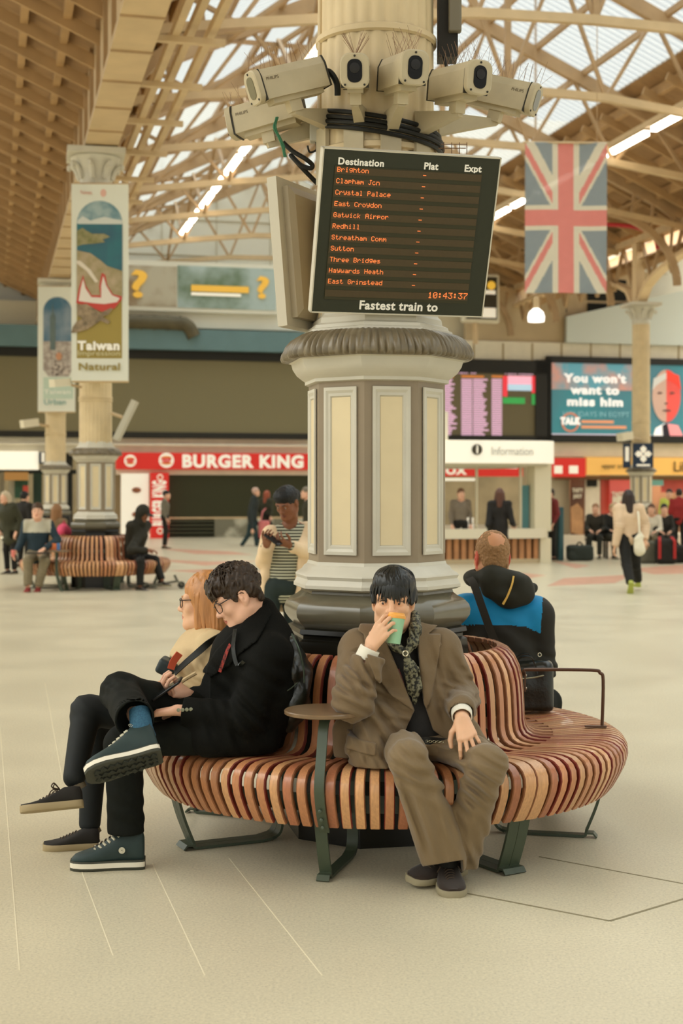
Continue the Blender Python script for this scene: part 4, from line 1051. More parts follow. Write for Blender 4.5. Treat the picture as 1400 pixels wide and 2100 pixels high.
def arch_poly(x0, x1, ytop, ybot, n=14):
    r = (x1 - x0) / 2; return [(x0, ybot), (x1, ybot)] + [((x0 + x1) / 2 + r * math.cos(PI * i / n), ytop + r - r * math.sin(PI * i / n)) for i in range(n + 1)]
t, poly, txt = banner_px('banner', 'tall banner with a seaside picture under an arch and gold lower half', 147, 378, 263, 781, 23.35, None)
gold = M('banner_gold', (158, 138, 68), .6)
poly('gold_panel', [(158, 735), (250, 735), (250, 560), (158, 560)], gold, 0)
poly('sky_picture', arch_poly(158, 251, 412, 462), M('banner_sky', (98, 134, 142), .6, noise=(3, .1), col2=(160, 178, 176)), 0)
poly('cloud', [(159, 460), (251, 460), (251, 452), (232, 449), (214, 445), (198, 449), (186, 453), (170, 444), (160, 452)], M('banner_cloud', (206, 208, 198), .6), 1)
poly('sea_picture', [(158, 460), (251, 460), (251, 556), (158, 540)], M('banner_sea', (58, 92, 108), .6, noise=(2, .14), col2=(52, 112, 118)), 1)
poly('headland_picture', [(158, 474), (170, 468), (178, 474), (190, 480), (214, 480), (226, 486), (210, 492), (216, 497), (196, 500), (170, 502), (158, 506)], M('banner_rock', (158, 148, 108), .6, noise=(9, .16), col2=(120, 118, 70)), 2)
poly('coast_picture', [(158, 514), (186, 520), (206, 534), (220, 546), (251, 556), (251, 608), (232, 620), (158, 622)], M('banner_coast', (148, 136, 92), .6, noise=(7, .2), col2=(180, 160, 130)), 2)
poly('path_picture', [(158, 535), (166, 536), (186, 554), (202, 578), (196, 580), (178, 556), (158, 541)], M('banner_path', (220, 208, 188), .6), 3)
bw = M('banner_boat_white', (224, 214, 200), .6); br = M('banner_boat_red', (196, 70, 60), .6)
poly('red_boat_outline', [(157, 622), (163, 590), (171, 565), (176, 585), (188, 606), (206, 606), (204, 585), (209, 560), (216, 564), (220, 585), (232, 604), (250, 608), (250, 614), (236, 632), (216, 642), (204, 638), (180, 628)], br, 3)
poly('boat_picture', [(162, 618), (166, 594), (171, 573), (176, 592), (188, 610), (208, 611), (208, 586), (212, 566), (218, 586), (230, 606), (246, 612), (240, 620), (214, 624), (190, 622)], bw, 4)
poly('turtle_picture', [(150, 672), (158, 660), (170, 654), (160, 648), (158, 626), (178, 624), (198, 636), (206, 642), (228, 632), (232, 634), (222, 646), (210, 650), (226, 660), (222, 665), (206, 658), (198, 664), (180, 676), (160, 682), (147, 684)], M('banner_turtle', (164, 142, 112), .6, noise=(12, .18), col2=(110, 96, 74)), 5)
txt('Taiwan', 203, 710, 18, 86, print_white, .01); txt('Impression', 203, 725, 11, 86, M('banner_pale_gold', (214, 204, 160), .6)); txt('Natural', 204, 753, 15, 84, gold, .004)
txt('Taiwan', 177, 396, 7, 24, M('banner_pink', (220, 150, 130), .6))
m = MB(); k = 23.35 / FPX
o = poly('swirl_mark', ell(212, 396, 6, 8), M('banner_pink2', (224, 178, 160), .6), 0)
t, poly, txt = banner_px('banner', 'shorter banner with a skyscraper picture under an arch, beside the seaside banner', 78, 588, 154, 844, 37.9, None)
poly('sky_picture', [(89, 760)] + [(147, 760)] + arch_poly(89, 147, 609, 700)[2:], M('banner_dusk', (66, 106, 128), .6, noise=(1.2, .12), col2=(140, 152, 160)), 0)
poly('city_picture', [(89, 700), (147, 700), (147, 760), (140, 772), (100, 772), (89, 758)], M('banner_city', (150, 136, 124), .6, noise=(9, .14), col2=(190, 180, 168)), 1)
poly('tower_picture', [(103, 718), (103, 650), (107, 640), (108, 620), (110, 640), (114, 650), (114, 718)], M('banner_tower', (98, 112, 108), .6, noise=(8, .1)), 2)
poly('person_picture', [(106, 772), (108, 748), (114, 738), (113, 726), (118, 719), (126, 721), (129, 732), (127, 740), (136, 748), (142, 768)], M('banner_person', (196, 182, 168), .6, noise=(10, .12), col2=(80, 70, 60)), 3)
poly('face_picture', ell(121, 731, 6, 8), M('banner_face', (196, 140, 104), .6), 4)
poly('green_panel', [(89, 774), (150, 774), (150, 818), (89, 818)], M('banner_mint', (190, 206, 186), .6), 0)
txt('Taiwan', 118, 804, 9, 54, print_white); txt('Urban', 113, 825, 12, 44, M('banner_teal', (120, 168, 160), .6))
t = thing('emblem_sign', 'dark blue square sign with a white four-petalled emblem on the cream column', 'sign', P(1318, 934, 42.4), rad(3))
k = 42.4 / FPX
MB().box((0, 0, 0), (42 * k, .06, 50 * k)).build('board', M('navy_emblem', (28, 48, 72), .5), t, 0)
MB().box((-31 * k, .14, 0), (16 * k, .06, 50 * k), Matrix.Rotation(rad(-40), 3, 'Z')).build('side_board', MATS['navy_emblem'], t, 0)
m = MB()
for i in range(4):
    a = i * PI / 2
    pts = [(math.cos(a) * r - math.sin(a) * s, math.sin(a) * r + math.cos(a) * s) for r, s in ((2, -2), (9, -6.5), (13, -6), (14.5, -3), (18, 0), (14.5, 3), (13, 6), (9, 6.5), (2, 2))]
    m.prism([(x * k, y * k) for x, y in pts], 0, .01, frame((0, -.035, 3 * k), (1, 0, 0), (0, 0, 1)))
m.build('emblem', sign_white, t, 0)
MB().box((0, -.035, -20 * k), (28 * k, .01, 4 * k)).build('white_strip', sign_white, t, 0)
MB().box((-31 * k, .10, 3 * k), (8 * k, .02, 30 * k), Matrix.Rotation(rad(-40), 3, 'Z')).build('side_emblem', sign_white, t, 0)
# floodlights / small cameras fixed to the far columns
def small_cam(label, px, py, d, sgn):
    t = thing('column_camera', label, 'camera', P(px, py, d))
    k = d / FPX
    MB().bar((0, 0, 0), (-sgn * 26 * k, -.3, -5 * k), 16 * k, 16 * k).build('housing', M('cam_white', (222, 212, 184), .5), t, 0)
    MB().tube([(0, 0, -4 * k), (sgn * 22 * k, .2, -8 * k)], 3 * k).build('bracket', pale_steel, t)
small_cam('small cream camera on the column just under the seaside banner', 140, 784, 23.4, 1)
small_cam('small white camera on the farther column below the skyscraper banner', 76, 866, 38, 1)
small_cam('small cream camera on the column above the blue emblem sign', 1292, 893, 42.4, 1)
t = thing('floodlight', 'flat pale panel light angled upwards on the column behind the blank screen side', 'light', P(258, 862, 23.6))
MB().box((0, 0, 0), (.09, .3, .72), Matrix.Rotation(rad(26), 3, 'Y')).build('panel', M('flood_grey', (190, 184, 164), .5), t, 0)
MB().tube([(-.05, 0, .05), (-.25, .1, .12)], .03).build('bracket', pale_steel, t)
# ================================================================ THE RING BENCH
BX, BY = .192, 6.73
def wood(name, c):
    m = M(name, c, .38, noise=(9, .16), stretch=(14, 14, 1.2), rand=.14, spec=.5, coat=.25); return m
woods = [wood('wood_tan', (204, 152, 104)), wood('wood_orange', (192, 130, 86)), wood('wood_red', (170, 106, 72))]
edge_tan = M('wood_edge', (146, 94, 60), .5, noise=(30, .2)); edge_red = M('wood_edge_red', (120, 44, 30), .5, noise=(30, .2))
green_steel = M('bench_steel_green', (64, 74, 56), .42, noise=(12, .1), spec=.5)
nose = [(1.062, .237), (1.083, .262), (1.108, .305), (1.130, .350), (1.141, .392), (1.138, .425), (1.122, .452), (1.095, .470), (1.06, .478), (1.00, .479), (.93, .474), (.86, .468), (.80, .463)]
back = [(.755, .462), (.715, .468), (.69, .482), (.676, .505), (.669, .54), (.667, .60), (.664, .66), (.658, .72), (.645, .775), (.622, .822), (.595, .853), (.565, .868), (.54, .866)]
def slat_mesh(name, prof, w0, w1, th, off=0., mats=None):
    n = len(prof); pts = [Vector((p[0], p[1])) for p in prof]; rings = []
    for i, p in enumerate(pts):
        t = (pts[min(i + 1, n - 1)] - pts[max(i - 1, 0)]).normalized(); nr = Vector((t.y, -t.x))    # outward normal in (r, z)
        if i == 0 and False: pass
        f = i / (n - 1); wd = (w0 * (1 - f) + w1 * f) / 2; c = .004
        a = p; b = p - nr * th
        q = lambda s, pp: Vector((s + off, -pp.x, pp.y))
        rings.append([q(-wd + c, a), q(wd - c, a), q(wd, a - nr * c), q(wd, b + nr * c), q(wd - c, b), q(-wd + c, b), q(-wd, b + nr * c), q(-wd, a - nr * c)])
    mb = MB(); k = 8
    vs = [v for r in rings for v in r]; fs = []; ms = []
    for i in range(n - 1):
        for j in range(k): fs.append((i * k + j, i * k + (j + 1) % k, (i + 1) * k + (j + 1) % k, (i + 1) * k + j)); ms.append(1 if j in (1, 2, 3, 5, 6, 7) else 0)
    fs += [tuple(range(k - 1, -1, -1)), tuple(range((n - 1) * k, n * k))]; ms += [1, 1]
    mb.v, mb.f, mb.m = vs, fs, ms
    return mb.mesh(name, mats, 40)
# check winding so that normals face outwards
TH = .022
slats = {}
for wi, wm in enumerate(woods):
    for ei, em in enumerate((edge_tan, edge_red)):
        slats['long', wi, ei] = slat_mesh('long_slat', nose + back, .0415, .040, TH, 0, [wm, em])
        slats['short', wi, ei] = slat_mesh('short_slat', nose, .0415, .038, TH, 0, [wm, em])
plank_l = slat_mesh('end_plank', nose + back, .062, .056, TH, .0318, [woods[0], edge_tan]); plank_r = slat_mesh('end_plank', nose + back, .062, .056, TH, -.0318, [woods[0], edge_tan])
joints_ = [-65.0, 31.8, 121.0, 208.0, 295.0]
bench_labels = ['curved wooden slat bench section under the man in brown and the man in black',
                'curved wooden slat bench section with the thin armrest and the black bag',
                'curved wooden slat bench section behind the column, hidden by the backrests',
                'curved wooden slat bench section under the woman in the beige jacket']
def leg_frame(mb, w_=.05, off=0., inner=.56):
    # flat bar: down from the nose, foot tab, runner along the floor, up to the seat
    s = lambda pts: [Vector((off, -r, z)) for r, z in pts]
    mb.strip(bez(s([(1.045, .36), (1.035, .28), (1.0, .15), (.955, .035)]), 5), w_, .012, (1, 0, 0))
    mb.strip(s([(.955, .04), (.95, .012), (.94, .008), (inner + .06, .008), (inner, .02)]), w_, .012, (1, 0, 0))
    mb.strip(bez(s([(inner + .02, .012), (inner - .02, .04), (inner - .03, .12), (inner - .03, .40)]), 4), w_, .012, (1, 0, 0))
    mb.strip(s([(.95, .022), (.985, .022), (1.0, .004)]), w_ + .004, .008, (1, 0, 0))
    return mb
def arc(r, z, a0, a1, n=16): return [Vector((r * math.sin(rad(a0 + (a1 - a0) * k / n)), -r * math.cos(rad(a0 + (a1 - a0) * k / n)), z)) for k in range(n + 1)]
rw = random.Random(3)
def bench_section(a0, a1, label, loc, scale=1., rz=0., simple=False):
    t = thing('slat_bench', label, 'bench', loc, rz, None if simple else 'ring bench sections round the column')
    def put(me, ang, nm): return obj(nm, me, t, None, (0, 0, rad(ang)))
    put(plank_l, a0, 'end_plank'); put(plank_r, a1, 'end_plank')
    span = a1 - a0; n = int(round((span - 9.8) / 3.05)); n += 1 - n % 2
    for i in range(n + 1):
        ang = a0 + 4.9 + (span - 9.8) * i / n
        kind = 'long' if i % 2 == 1 else 'short'
        if i == n: kind = 'short'
        wi = rw.choice((0, 0, 0, 1, 1, 2)); ei = rw.choice((0, 0, 1))
        put(slats[kind, wi, ei], ang, kind + '_slat')
    for ang, nm, w_, off in ((a0, 'leg_frame', .052, .027), (a1, 'leg_frame', .052, -.027), ((a0 + a1) / 2 + 1, 'middle_leg_frame', .05, 0)):
        o = leg_frame(MB(), w_, off).build(nm, green_steel, t, 30); o.rotation_euler = (0, 0, rad(ang))
    m = MB()
    m.strip(arc(1.06, .335, a0 + .3, a1 - .3), .07, .008, (0, 0, 1)); m.strip(arc(.635, .62, a0 + .3, a1 - .3), .06, .008, (0, 0, 1)); m.strip(arc(.95, .43, a0 + .3, a1 - .3), .05, .01, (0, 0, 1))
    m.build('support_rail', green_steel, t, 20)
    return t
for i in range(4): bench_section(joints_[i], joints_[i + 1], bench_labels[i], (BX, BY, 0))
# the thin armrest of the section with the bag
t = thing('armrest', 'thin dark metal armrest hoop standing on the bench beside the black bag', 'armrest', (BX, BY, 0), rad(86))
bz = [(0, -.665, .72), (0, -.668, .74), (0, -.70, .748), (0, -.98, .748), (0, -1.02, .735), (0, -1.035, .70), (0, -1.03, .49)]
am = M('armrest_metal', (92, 66, 50), .35, metal=.5)
MB().tube(bez(bz, 5), .008, 8).build('hoop', am, t)
MB().box((0, -1.00, .485), (.028, .10, .006)).build('foot_plate', am, t, 0); MB().box((0, -.672, .69), (.028, .006, .09)).build('back_plate', am, t, 0)
for z in (.66, .72): MB().lathe([(.006, 0), (.006, .004)], 8, (0, -.676, z), Matrix.Rotation(rad(90), 3, 'X')).build('screw', M('screw_light', (190, 180, 160), .4, metal=.6), t)
# little round table on its post
tx, tz = P(666, 1461, 5.72).x, .705
t = thing('side_table', 'small round dark wood table on a flat green steel post fixed to the bench', 'table', (tx, 5.74, 0))
MB().lathe([(.158, tz - .018), (.164, tz - .015), (.165, tz - .004), (.161, tz), (0.001, tz + .0002)], 48).build('table_top', M('table_walnut', (122, 98, 70), .3, noise=(7, .22), stretch=(1, 8, 1), spec=.5), t, 30)
th_ = rad(-14.0); nr = Vector((math.sin(th_), -math.cos(th_), 0)); ps = Vector((math.cos(th_), math.sin(th_), 0))
f0 = Vector((BX, BY, 0)) + nr * 1.10 - Vector((tx, 5.74, 0))
pts = [f0 + nr * (-.03) + Vector((0, 0, .222)), f0 + nr * (.022) + Vector((0, 0, .30)), f0 + nr * .052 + Vector((0, 0, .38)), f0 + nr * .054 + Vector((0, 0, .44)), f0 + nr * .02 + Vector((0, 0, .55)), f0 + nr * (-.02) + Vector((0, 0, .66)), Vector((.02, .02, tz - .02))]
MB().strip(bez(pts, 4), .04, .010, ps).build('post', green_steel, t, 30)
for z in (.28, .32, .245): MB().lathe([(.008, 0), (.008, .005), (.004, .008)], 8, f0 + nr * (.02 + (z - .28) * .55) + Vector((0, 0, z)), nr.to_track_quat('Z', 'Y').to_matrix()).build('bolt', green_steel, t)
MB().lathe([(.07, tz - .024), (.07, tz - .017)], 24).build('mounting_disc', green_steel, t)
# the ring bench round the next column
ring2 = (column.location.x, 0, 0)
c1 = P(196, HY, 23.9)
l2 = ['distant slat bench section facing the camera, under the man with the laptop', 'distant slat bench section under the person in the black hooded parka', 'distant slat bench section behind the farther column side', 'distant slat bench section towards the dark shop opening']
for i, (a, b) in enumerate(((-62, 28), (28, 118), (118, 208), (208, 298))): bench_section(a, b, l2[i], (c1.x, c1.y, 0), simple=True).scale = (1.1, 1.1, 1.0)
t = thing('side_table', 'distant small table board beside the man with the laptop on the far bench', 'table', P(116, 1130, 22.7))
MB().box((.02, 0, 0), (.36, .3, .025)).build('table_top', MATS['table_walnut'], t, 0)
MB().strip(bez([(0, 0, -.02), (.0, .02, -.35), (.06, .04, -.6), (.1, .04, -P(116, 1130, 22.7).z + .01)], 4), .05, .02, (1, 0, 0)).build('post', green_steel, t)
# ================================================================ FIGURES: smooth-blended solids turned into meshes
def V3(*a): return np.array(a, float)
def npv(v): return np.array([v[0], v[1], v[2]], float)
def unit(v): v = npv(v); return v / max(np.linalg.norm(v), 1e-9)
def polysdf(X, Z, poly):
    d = np.full(np.broadcast(X, Z).shape, 1e9, np.float32); s = np.ones(d.shape, np.float32); n = len(poly); j = n - 1
    for i in range(n):
        ex, ez = poly[j][0] - poly[i][0], poly[j][1] - poly[i][1]; wx, wz = X - poly[i][0], Z - poly[i][1]
        t = np.clip((wx * ex + wz * ez) / (ex * ex + ez * ez + 1e-12), 0, 1)
        d = np.minimum(d, (wx - ex * t) ** 2 + (wz - ez * t) ** 2)
        c1 = Z >= poly[i][1]; c2 = Z < poly[j][1]; c3 = ex * wz > ez * wx
        flip = (c1 & c2 & c3) | (~c1 & ~c2 & ~c3); s = np.where(flip, -s, s); j = i
    return s * np.sqrt(d)
class Sdf:
    def __init__(s, lo, hi, cell):
        s.lo = npv(lo); s.cell = cell
        s.n = np.maximum(np.ceil((npv(hi) - s.lo) / cell).astype(int) + 1, 4)
        s.F = np.full(tuple(s.n), .15, np.float32)
    def _reg(s, lo, hi):
        a = np.clip(np.floor((npv(lo) - s.lo) / s.cell).astype(int), 0, s.n); b = np.clip(np.ceil((npv(hi) - s.lo) / s.cell).astype(int) + 1, 0, s.n)
        if np.any(b <= a): return None
        sl = tuple(slice(i, j) for i, j in zip(a, b))
        X, Y, Z = [(s.lo[i] + s.cell * np.arange(a[i], b[i])).astype(np.float32) for i in range(3)]
        return sl, X[:, None, None], Y[None, :, None], Z[None, None, :]
    def _mix(s, sl, d, k, mode):
        A_ = s.F[sl]
        if mode == 'sub':
            h = np.maximum(k - np.abs(A_ + d), 0) / k if k > 0 else 0; s.F[sl] = np.maximum(A_, -d) + h * h * k * .25
        elif mode == 'int':
            h = np.maximum(k - np.abs(A_ - d), 0) / k if k > 0 else 0; s.F[sl] = np.maximum(A_, d) + h * h * k * .25
        else:
            h = np.maximum(k - np.abs(A_ - d), 0) / k if k > 0 else 0; s.F[sl] = np.minimum(A_, d) - h * h * k * .25
    def rc(s, a, b, ra, rb=None, k=.02, sq=None, mode='add'):
        """tapered capsule; sq = (axis, factor) flattens it along axis"""
        a = npv(a); b = npv(b); rb = ra if rb is None else rb; pad = max(ra, rb) + k + 3 * s.cell
        if sq: pad *= max(1, sq[1])
        r = s._reg(np.minimum(a, b) - pad, np.maximum(a, b) + pad)
        if r is None: return s
        sl, X, Y, Z = r
        px, py, pz = X - a[0], Y - a[1], Z - a[2]; ba = b - a
        if sq:
            n = unit(sq[0]); f = 1 / sq[1] - 1
            q = (px * n[0] + py * n[1] + pz * n[2]) * f
            px, py, pz = px + q * n[0], py + q * n[1], pz + q * n[2]
            ba = ba + n * (ba @ n) * f
        l2 = max(ba @ ba, 1e-10)
        t = np.clip((px * ba[0] + py * ba[1] + pz * ba[2]) / l2, 0, 1)
        d = np.sqrt((px - ba[0] * t) ** 2 + (py - ba[1] * t) ** 2 + (pz - ba[2] * t) ** 2) - (ra + (rb - ra) * t)
        if sq and sq[1] < 1: d = d * (.5 + .5 * sq[1])
        s._mix(sl, d.astype(np.float32), k, mode); return s
    def chain(s, pts, rs, k=.02, sq=None):
        for i in range(len(pts) - 1): s.rc(pts[i], pts[i + 1], rs[i], rs[i + 1], k, sq)
        return s
    def ell(s, c, r, R=None, k=.02, mode='add'):
        c = npv(c); r = npv(r); pad = r.max() + k + 3 * s.cell; q = s._reg(c - pad, c + pad)
        if q is None: return s
        sl, X, Y, Z = q; x, y, z = X - c[0], Y - c[1], Z - c[2]
        if R is not None:
            R = np.array(R); x, y, z = [x * R[0, i] + y * R[1, i] + z * R[2, i] for i in range(3)]
        k0 = np.sqrt((x / r[0]) ** 2 + (y / r[1]) ** 2 + (z / r[2]) ** 2); k1 = np.sqrt((x / r[0] ** 2) ** 2 + (y / r[1] ** 2) ** 2 + (z / r[2] ** 2) ** 2)
        d = np.where(k1 > 1e-6, k0 * (k0 - 1) / np.maximum(k1, 1e-6), -r.min())
        s._mix(sl, d.astype(np.float32), k, mode); return s
    def box(s, c, h, R=None, rnd=.01, k=.01, mode='add'):
        c = npv(c); h = npv(h); pad = np.linalg.norm(h) + k + 3 * s.cell; q = s._reg(c - pad, c + pad)
        if q is None: return s
        sl, X, Y, Z = q; x, y, z = X - c[0], Y - c[1], Z - c[2]
        if R is not None:
            R = np.array(R); x, y, z = [x * R[0, i] + y * R[1, i] + z * R[2, i] for i in range(3)]
        qx, qy, qz = np.abs(x) - h[0] + rnd, np.abs(y) - h[1] + rnd, np.abs(z) - h[2] + rnd
        d = np.sqrt(np.maximum(qx, 0) ** 2 + np.maximum(qy, 0) ** 2 + np.maximum(qz, 0) ** 2) + np.minimum(np.maximum(np.maximum(qx, qy), qz), 0) - rnd
        s._mix(sl, d.astype(np.float32), k, mode); return s
    def half(s, p, n, mode='sub', k=.0, lo=None, hi=None):
        """cuts away (sub) the side of the plane the normal points to, inside a box if given"""
        q = s._reg(lo if lo is not None else s.lo, hi if hi is not None else s.lo + s.cell * s.n)
        if q is None: return s
        sl, X, Y, Z = q; n = unit(n); p = npv(p)
        d = (-((X - p[0]) * n[0] + (Y - p[1]) * n[1] + (Z - p[2]) * n[2])).astype(np.float32)
        s._mix(sl, d, k, mode); return s
    def prism_cut(s, poly, y0, y1, mode='sub', k=0.):
        """polygon in xz, between y0 and y1"""
        xs = [p[0] for p in poly]; zs = [p[1] for p in poly]
        if mode == 'int': q = s._reg(s.lo, s.lo + s.cell * s.n)
        else: q = s._reg((min(xs) - .03, y0, min(zs) - .03), (max(xs) + .03, y1 + .03, max(zs) + .03))
        if q is None: return s
        sl, X, Y, Z = q
        d2 = polysdf(X, Z, poly); d = np.maximum(d2, np.maximum(Y - y1, y0 - Y)).astype(np.float32)
        s._mix(sl, d, k, mode); return s
    def fold(s, c, R, dirn, lam, amp, ph=0., sharp=1., bend=.0):
        """ripples of cloth round a point"""
        c = npv(c); q = s._reg(c - R * 1.8, c + R * 1.8)
        if q is None: return s
        sl, X, Y, Z = q; n = unit(dirn); x, y, z = X - c[0], Y - c[1], Z - c[2]
        r2 = (x * x + y * y + z * z) / (R * R); u = x * n[0] + y * n[1] + z * n[2]
        w_ = np.sin(u * 2 * PI / lam + ph + bend * np.sin((x + 2 * y - z) * 9 / R * .3) + 1.2 * np.sin(x * 17 + z * 11 + y * 7))
        if sharp != 1.: w_ = np.sign(w_) * np.abs(w_) ** sharp
        s.F[sl] += (amp * np.exp(-r2 * 1.6) * w_).astype(np.float32); return s
    def noise(s, cell, amp, seed=0):
        """value noise; cell = lattice spacing per axis"""
        rg = np.random.RandomState(seed); sz = s.n * s.cell; c = npv(cell) if hasattr(cell, '__len__') else V3(cell, cell, cell)
        m = np.ceil(sz / c).astype(int) + 3; L = rg.uniform(-1, 1, tuple(m)).astype(np.float32)
        out = L
        for ax in range(3):
            t = np.arange(s.n[ax]) * s.cell / c[ax]; i = np.floor(t).astype(int); f = (t - i).astype(np.float32); f = f * f * (3 - 2 * f)
            sh = [1, 1, 1]; sh[ax] = -1; f = f.reshape(sh)
            out = np.take(out, i, ax) * (1 - f) + np.take(out, i + 1, ax) * f
        s.F += amp * out; return s
    def mesh(s):
        F = s.F; n = F.shape; ins = F < 0
        ins[0] = ins[-1] = False; ins[:, 0] = ins[:, -1] = False; ins[:, :, 0] = ins[:, :, -1] = False
        F = np.where(ins, F, np.maximum(F, 1e-6))
        cs = [(i, j, k) for i in (0, 1) for j in (0, 1) for k in (0, 1)]
        sub = lambda A_, o: A_[o[0]:n[0] - 1 + o[0], o[1]:n[1] - 1 + o[1], o[2]:n[2] - 1 + o[2]]
        an = np.zeros((n[0] - 1, n[1] - 1, n[2] - 1), bool); al = np.ones_like(an)
        for o in cs: q = sub(ins, o); an |= q; al &= q
        act = an & ~al; idx = np.argwhere(act)
        if len(idx) == 0: return np.zeros((0, 3)), np.zeros((0, 4), int)
        cid = np.full(act.shape, -1, np.int32); cid[act] = np.arange(len(idx))
        val = {o: F[idx[:, 0] + o[0], idx[:, 1] + o[1], idx[:, 2] + o[2]] for o in cs}
        acc = np.zeros((len(idx), 3)); cnt = np.zeros(len(idx))
        for a in cs:
            for ax in range(3):
                if a[ax]: continue
                b = list(a); b[ax] = 1; b = tuple(b); fa, fb = val[a], val[b]; cr = (fa < 0) != (fb < 0)
                t = np.where(cr, fa / np.where(cr, fa - fb, 1), 0)
                p = np.zeros((len(idx), 3)); p[:] = a; p[:, ax] = t
                acc += np.where(cr[:, None], p, 0); cnt += cr
        v = s.lo + s.cell * (idx + acc / cnt[:, None])
        quads = []
        for ax in range(3):
            o2 = [1 if i == ax else 0 for i in range(3)]; b, c = [(1, 2), (2, 0), (0, 1)][ax]
            sl0 = [slice(1, n[i] - 1) for i in range(3)]; sl0[ax] = slice(0, n[ax] - 1); sl1 = list(sl0); sl1[ax] = slice(1, n[ax])
            i0, i1 = ins[tuple(sl0)], ins[tuple(sl1)]
            for flip, msk in ((False, i0 & ~i1), (True, ~i0 & i1)):
                e = np.argwhere(msk)
                if not len(e): continue
                e = e + [0 if i == ax else 1 for i in range(3)]
                def cc(db, dc):
                    q = e.copy(); q[:, b] += db; q[:, c] += dc; return cid[q[:, 0], q[:, 1], q[:, 2]]
                Q = np.stack([cc(-1, -1), cc(0, -1), cc(0, 0), cc(-1, 0)], 1)
                quads.append(Q[:, ::-1] if flip else Q)
        return v, np.concatenate(quads)
def smooth_v(v, q, it=1, lam=.5):
    e = np.concatenate([q[:, [0, 1]], q[:, [1, 2]], q[:, [2, 3]], q[:, [3, 0]]])
    for _ in range(it):
        acc = np.zeros_like(v); cnt = np.zeros(len(v))
        for a, b in ((0, 1), (1, 0)):
            for d in range(3): acc[:, d] += np.bincount(e[:, a], v[e[:, b], d], len(v))
            cnt += np.bincount(e[:, a], minlength=len(v))
        v = v + lam * (acc / np.maximum(cnt, 1)[:, None] - v)
    return v
def npmesh(name, parts, mats, parent=None, mfun=None, sm=1):
    """parts: list of Sdf or (v, q); joined into one mesh object"""
    vs, qs, o = [], [], 0
    for p in parts:
        v, q = p.mesh() if isinstance(p, Sdf) else p
        if not len(v): continue
        if sm: v = smooth_v(v, q, sm)
        vs.append(v); qs.append(q + o); o += len(v)
    v = np.concatenate(vs); q = np.concatenate(qs)
    me = bpy.data.meshes.new(name)
    me.vertices.add(len(v)); me.vertices.foreach_set('co', v.ravel().astype(np.float32))
    me.loops.add(len(q) * 4); me.loops.foreach_set('vertex_index', q.ravel().astype(np.int32))
    me.polygons.add(len(q)); me.polygons.foreach_set('loop_start', np.arange(0, len(q) * 4, 4, dtype=np.int32))
    me.update(calc_edges=True)
    for m in (mats if isinstance(mats, (list, tuple)) else [mats]): me.materials.append(m)
    if mfun is not None: me.polygons.foreach_set('material_index', np.asarray(mfun(v[q].mean(1))).astype(np.int32))
    me.polygons.foreach_set('use_smooth', np.ones(len(q), bool)); me.validate()
    ob = obj(name, me)
    if parent is not None: local(parent, ob)
    return ob
def ppoly(px, Y): return [(float(P(x, y, Y).x), float(P(x, y, Y).z)) for x, y in px]

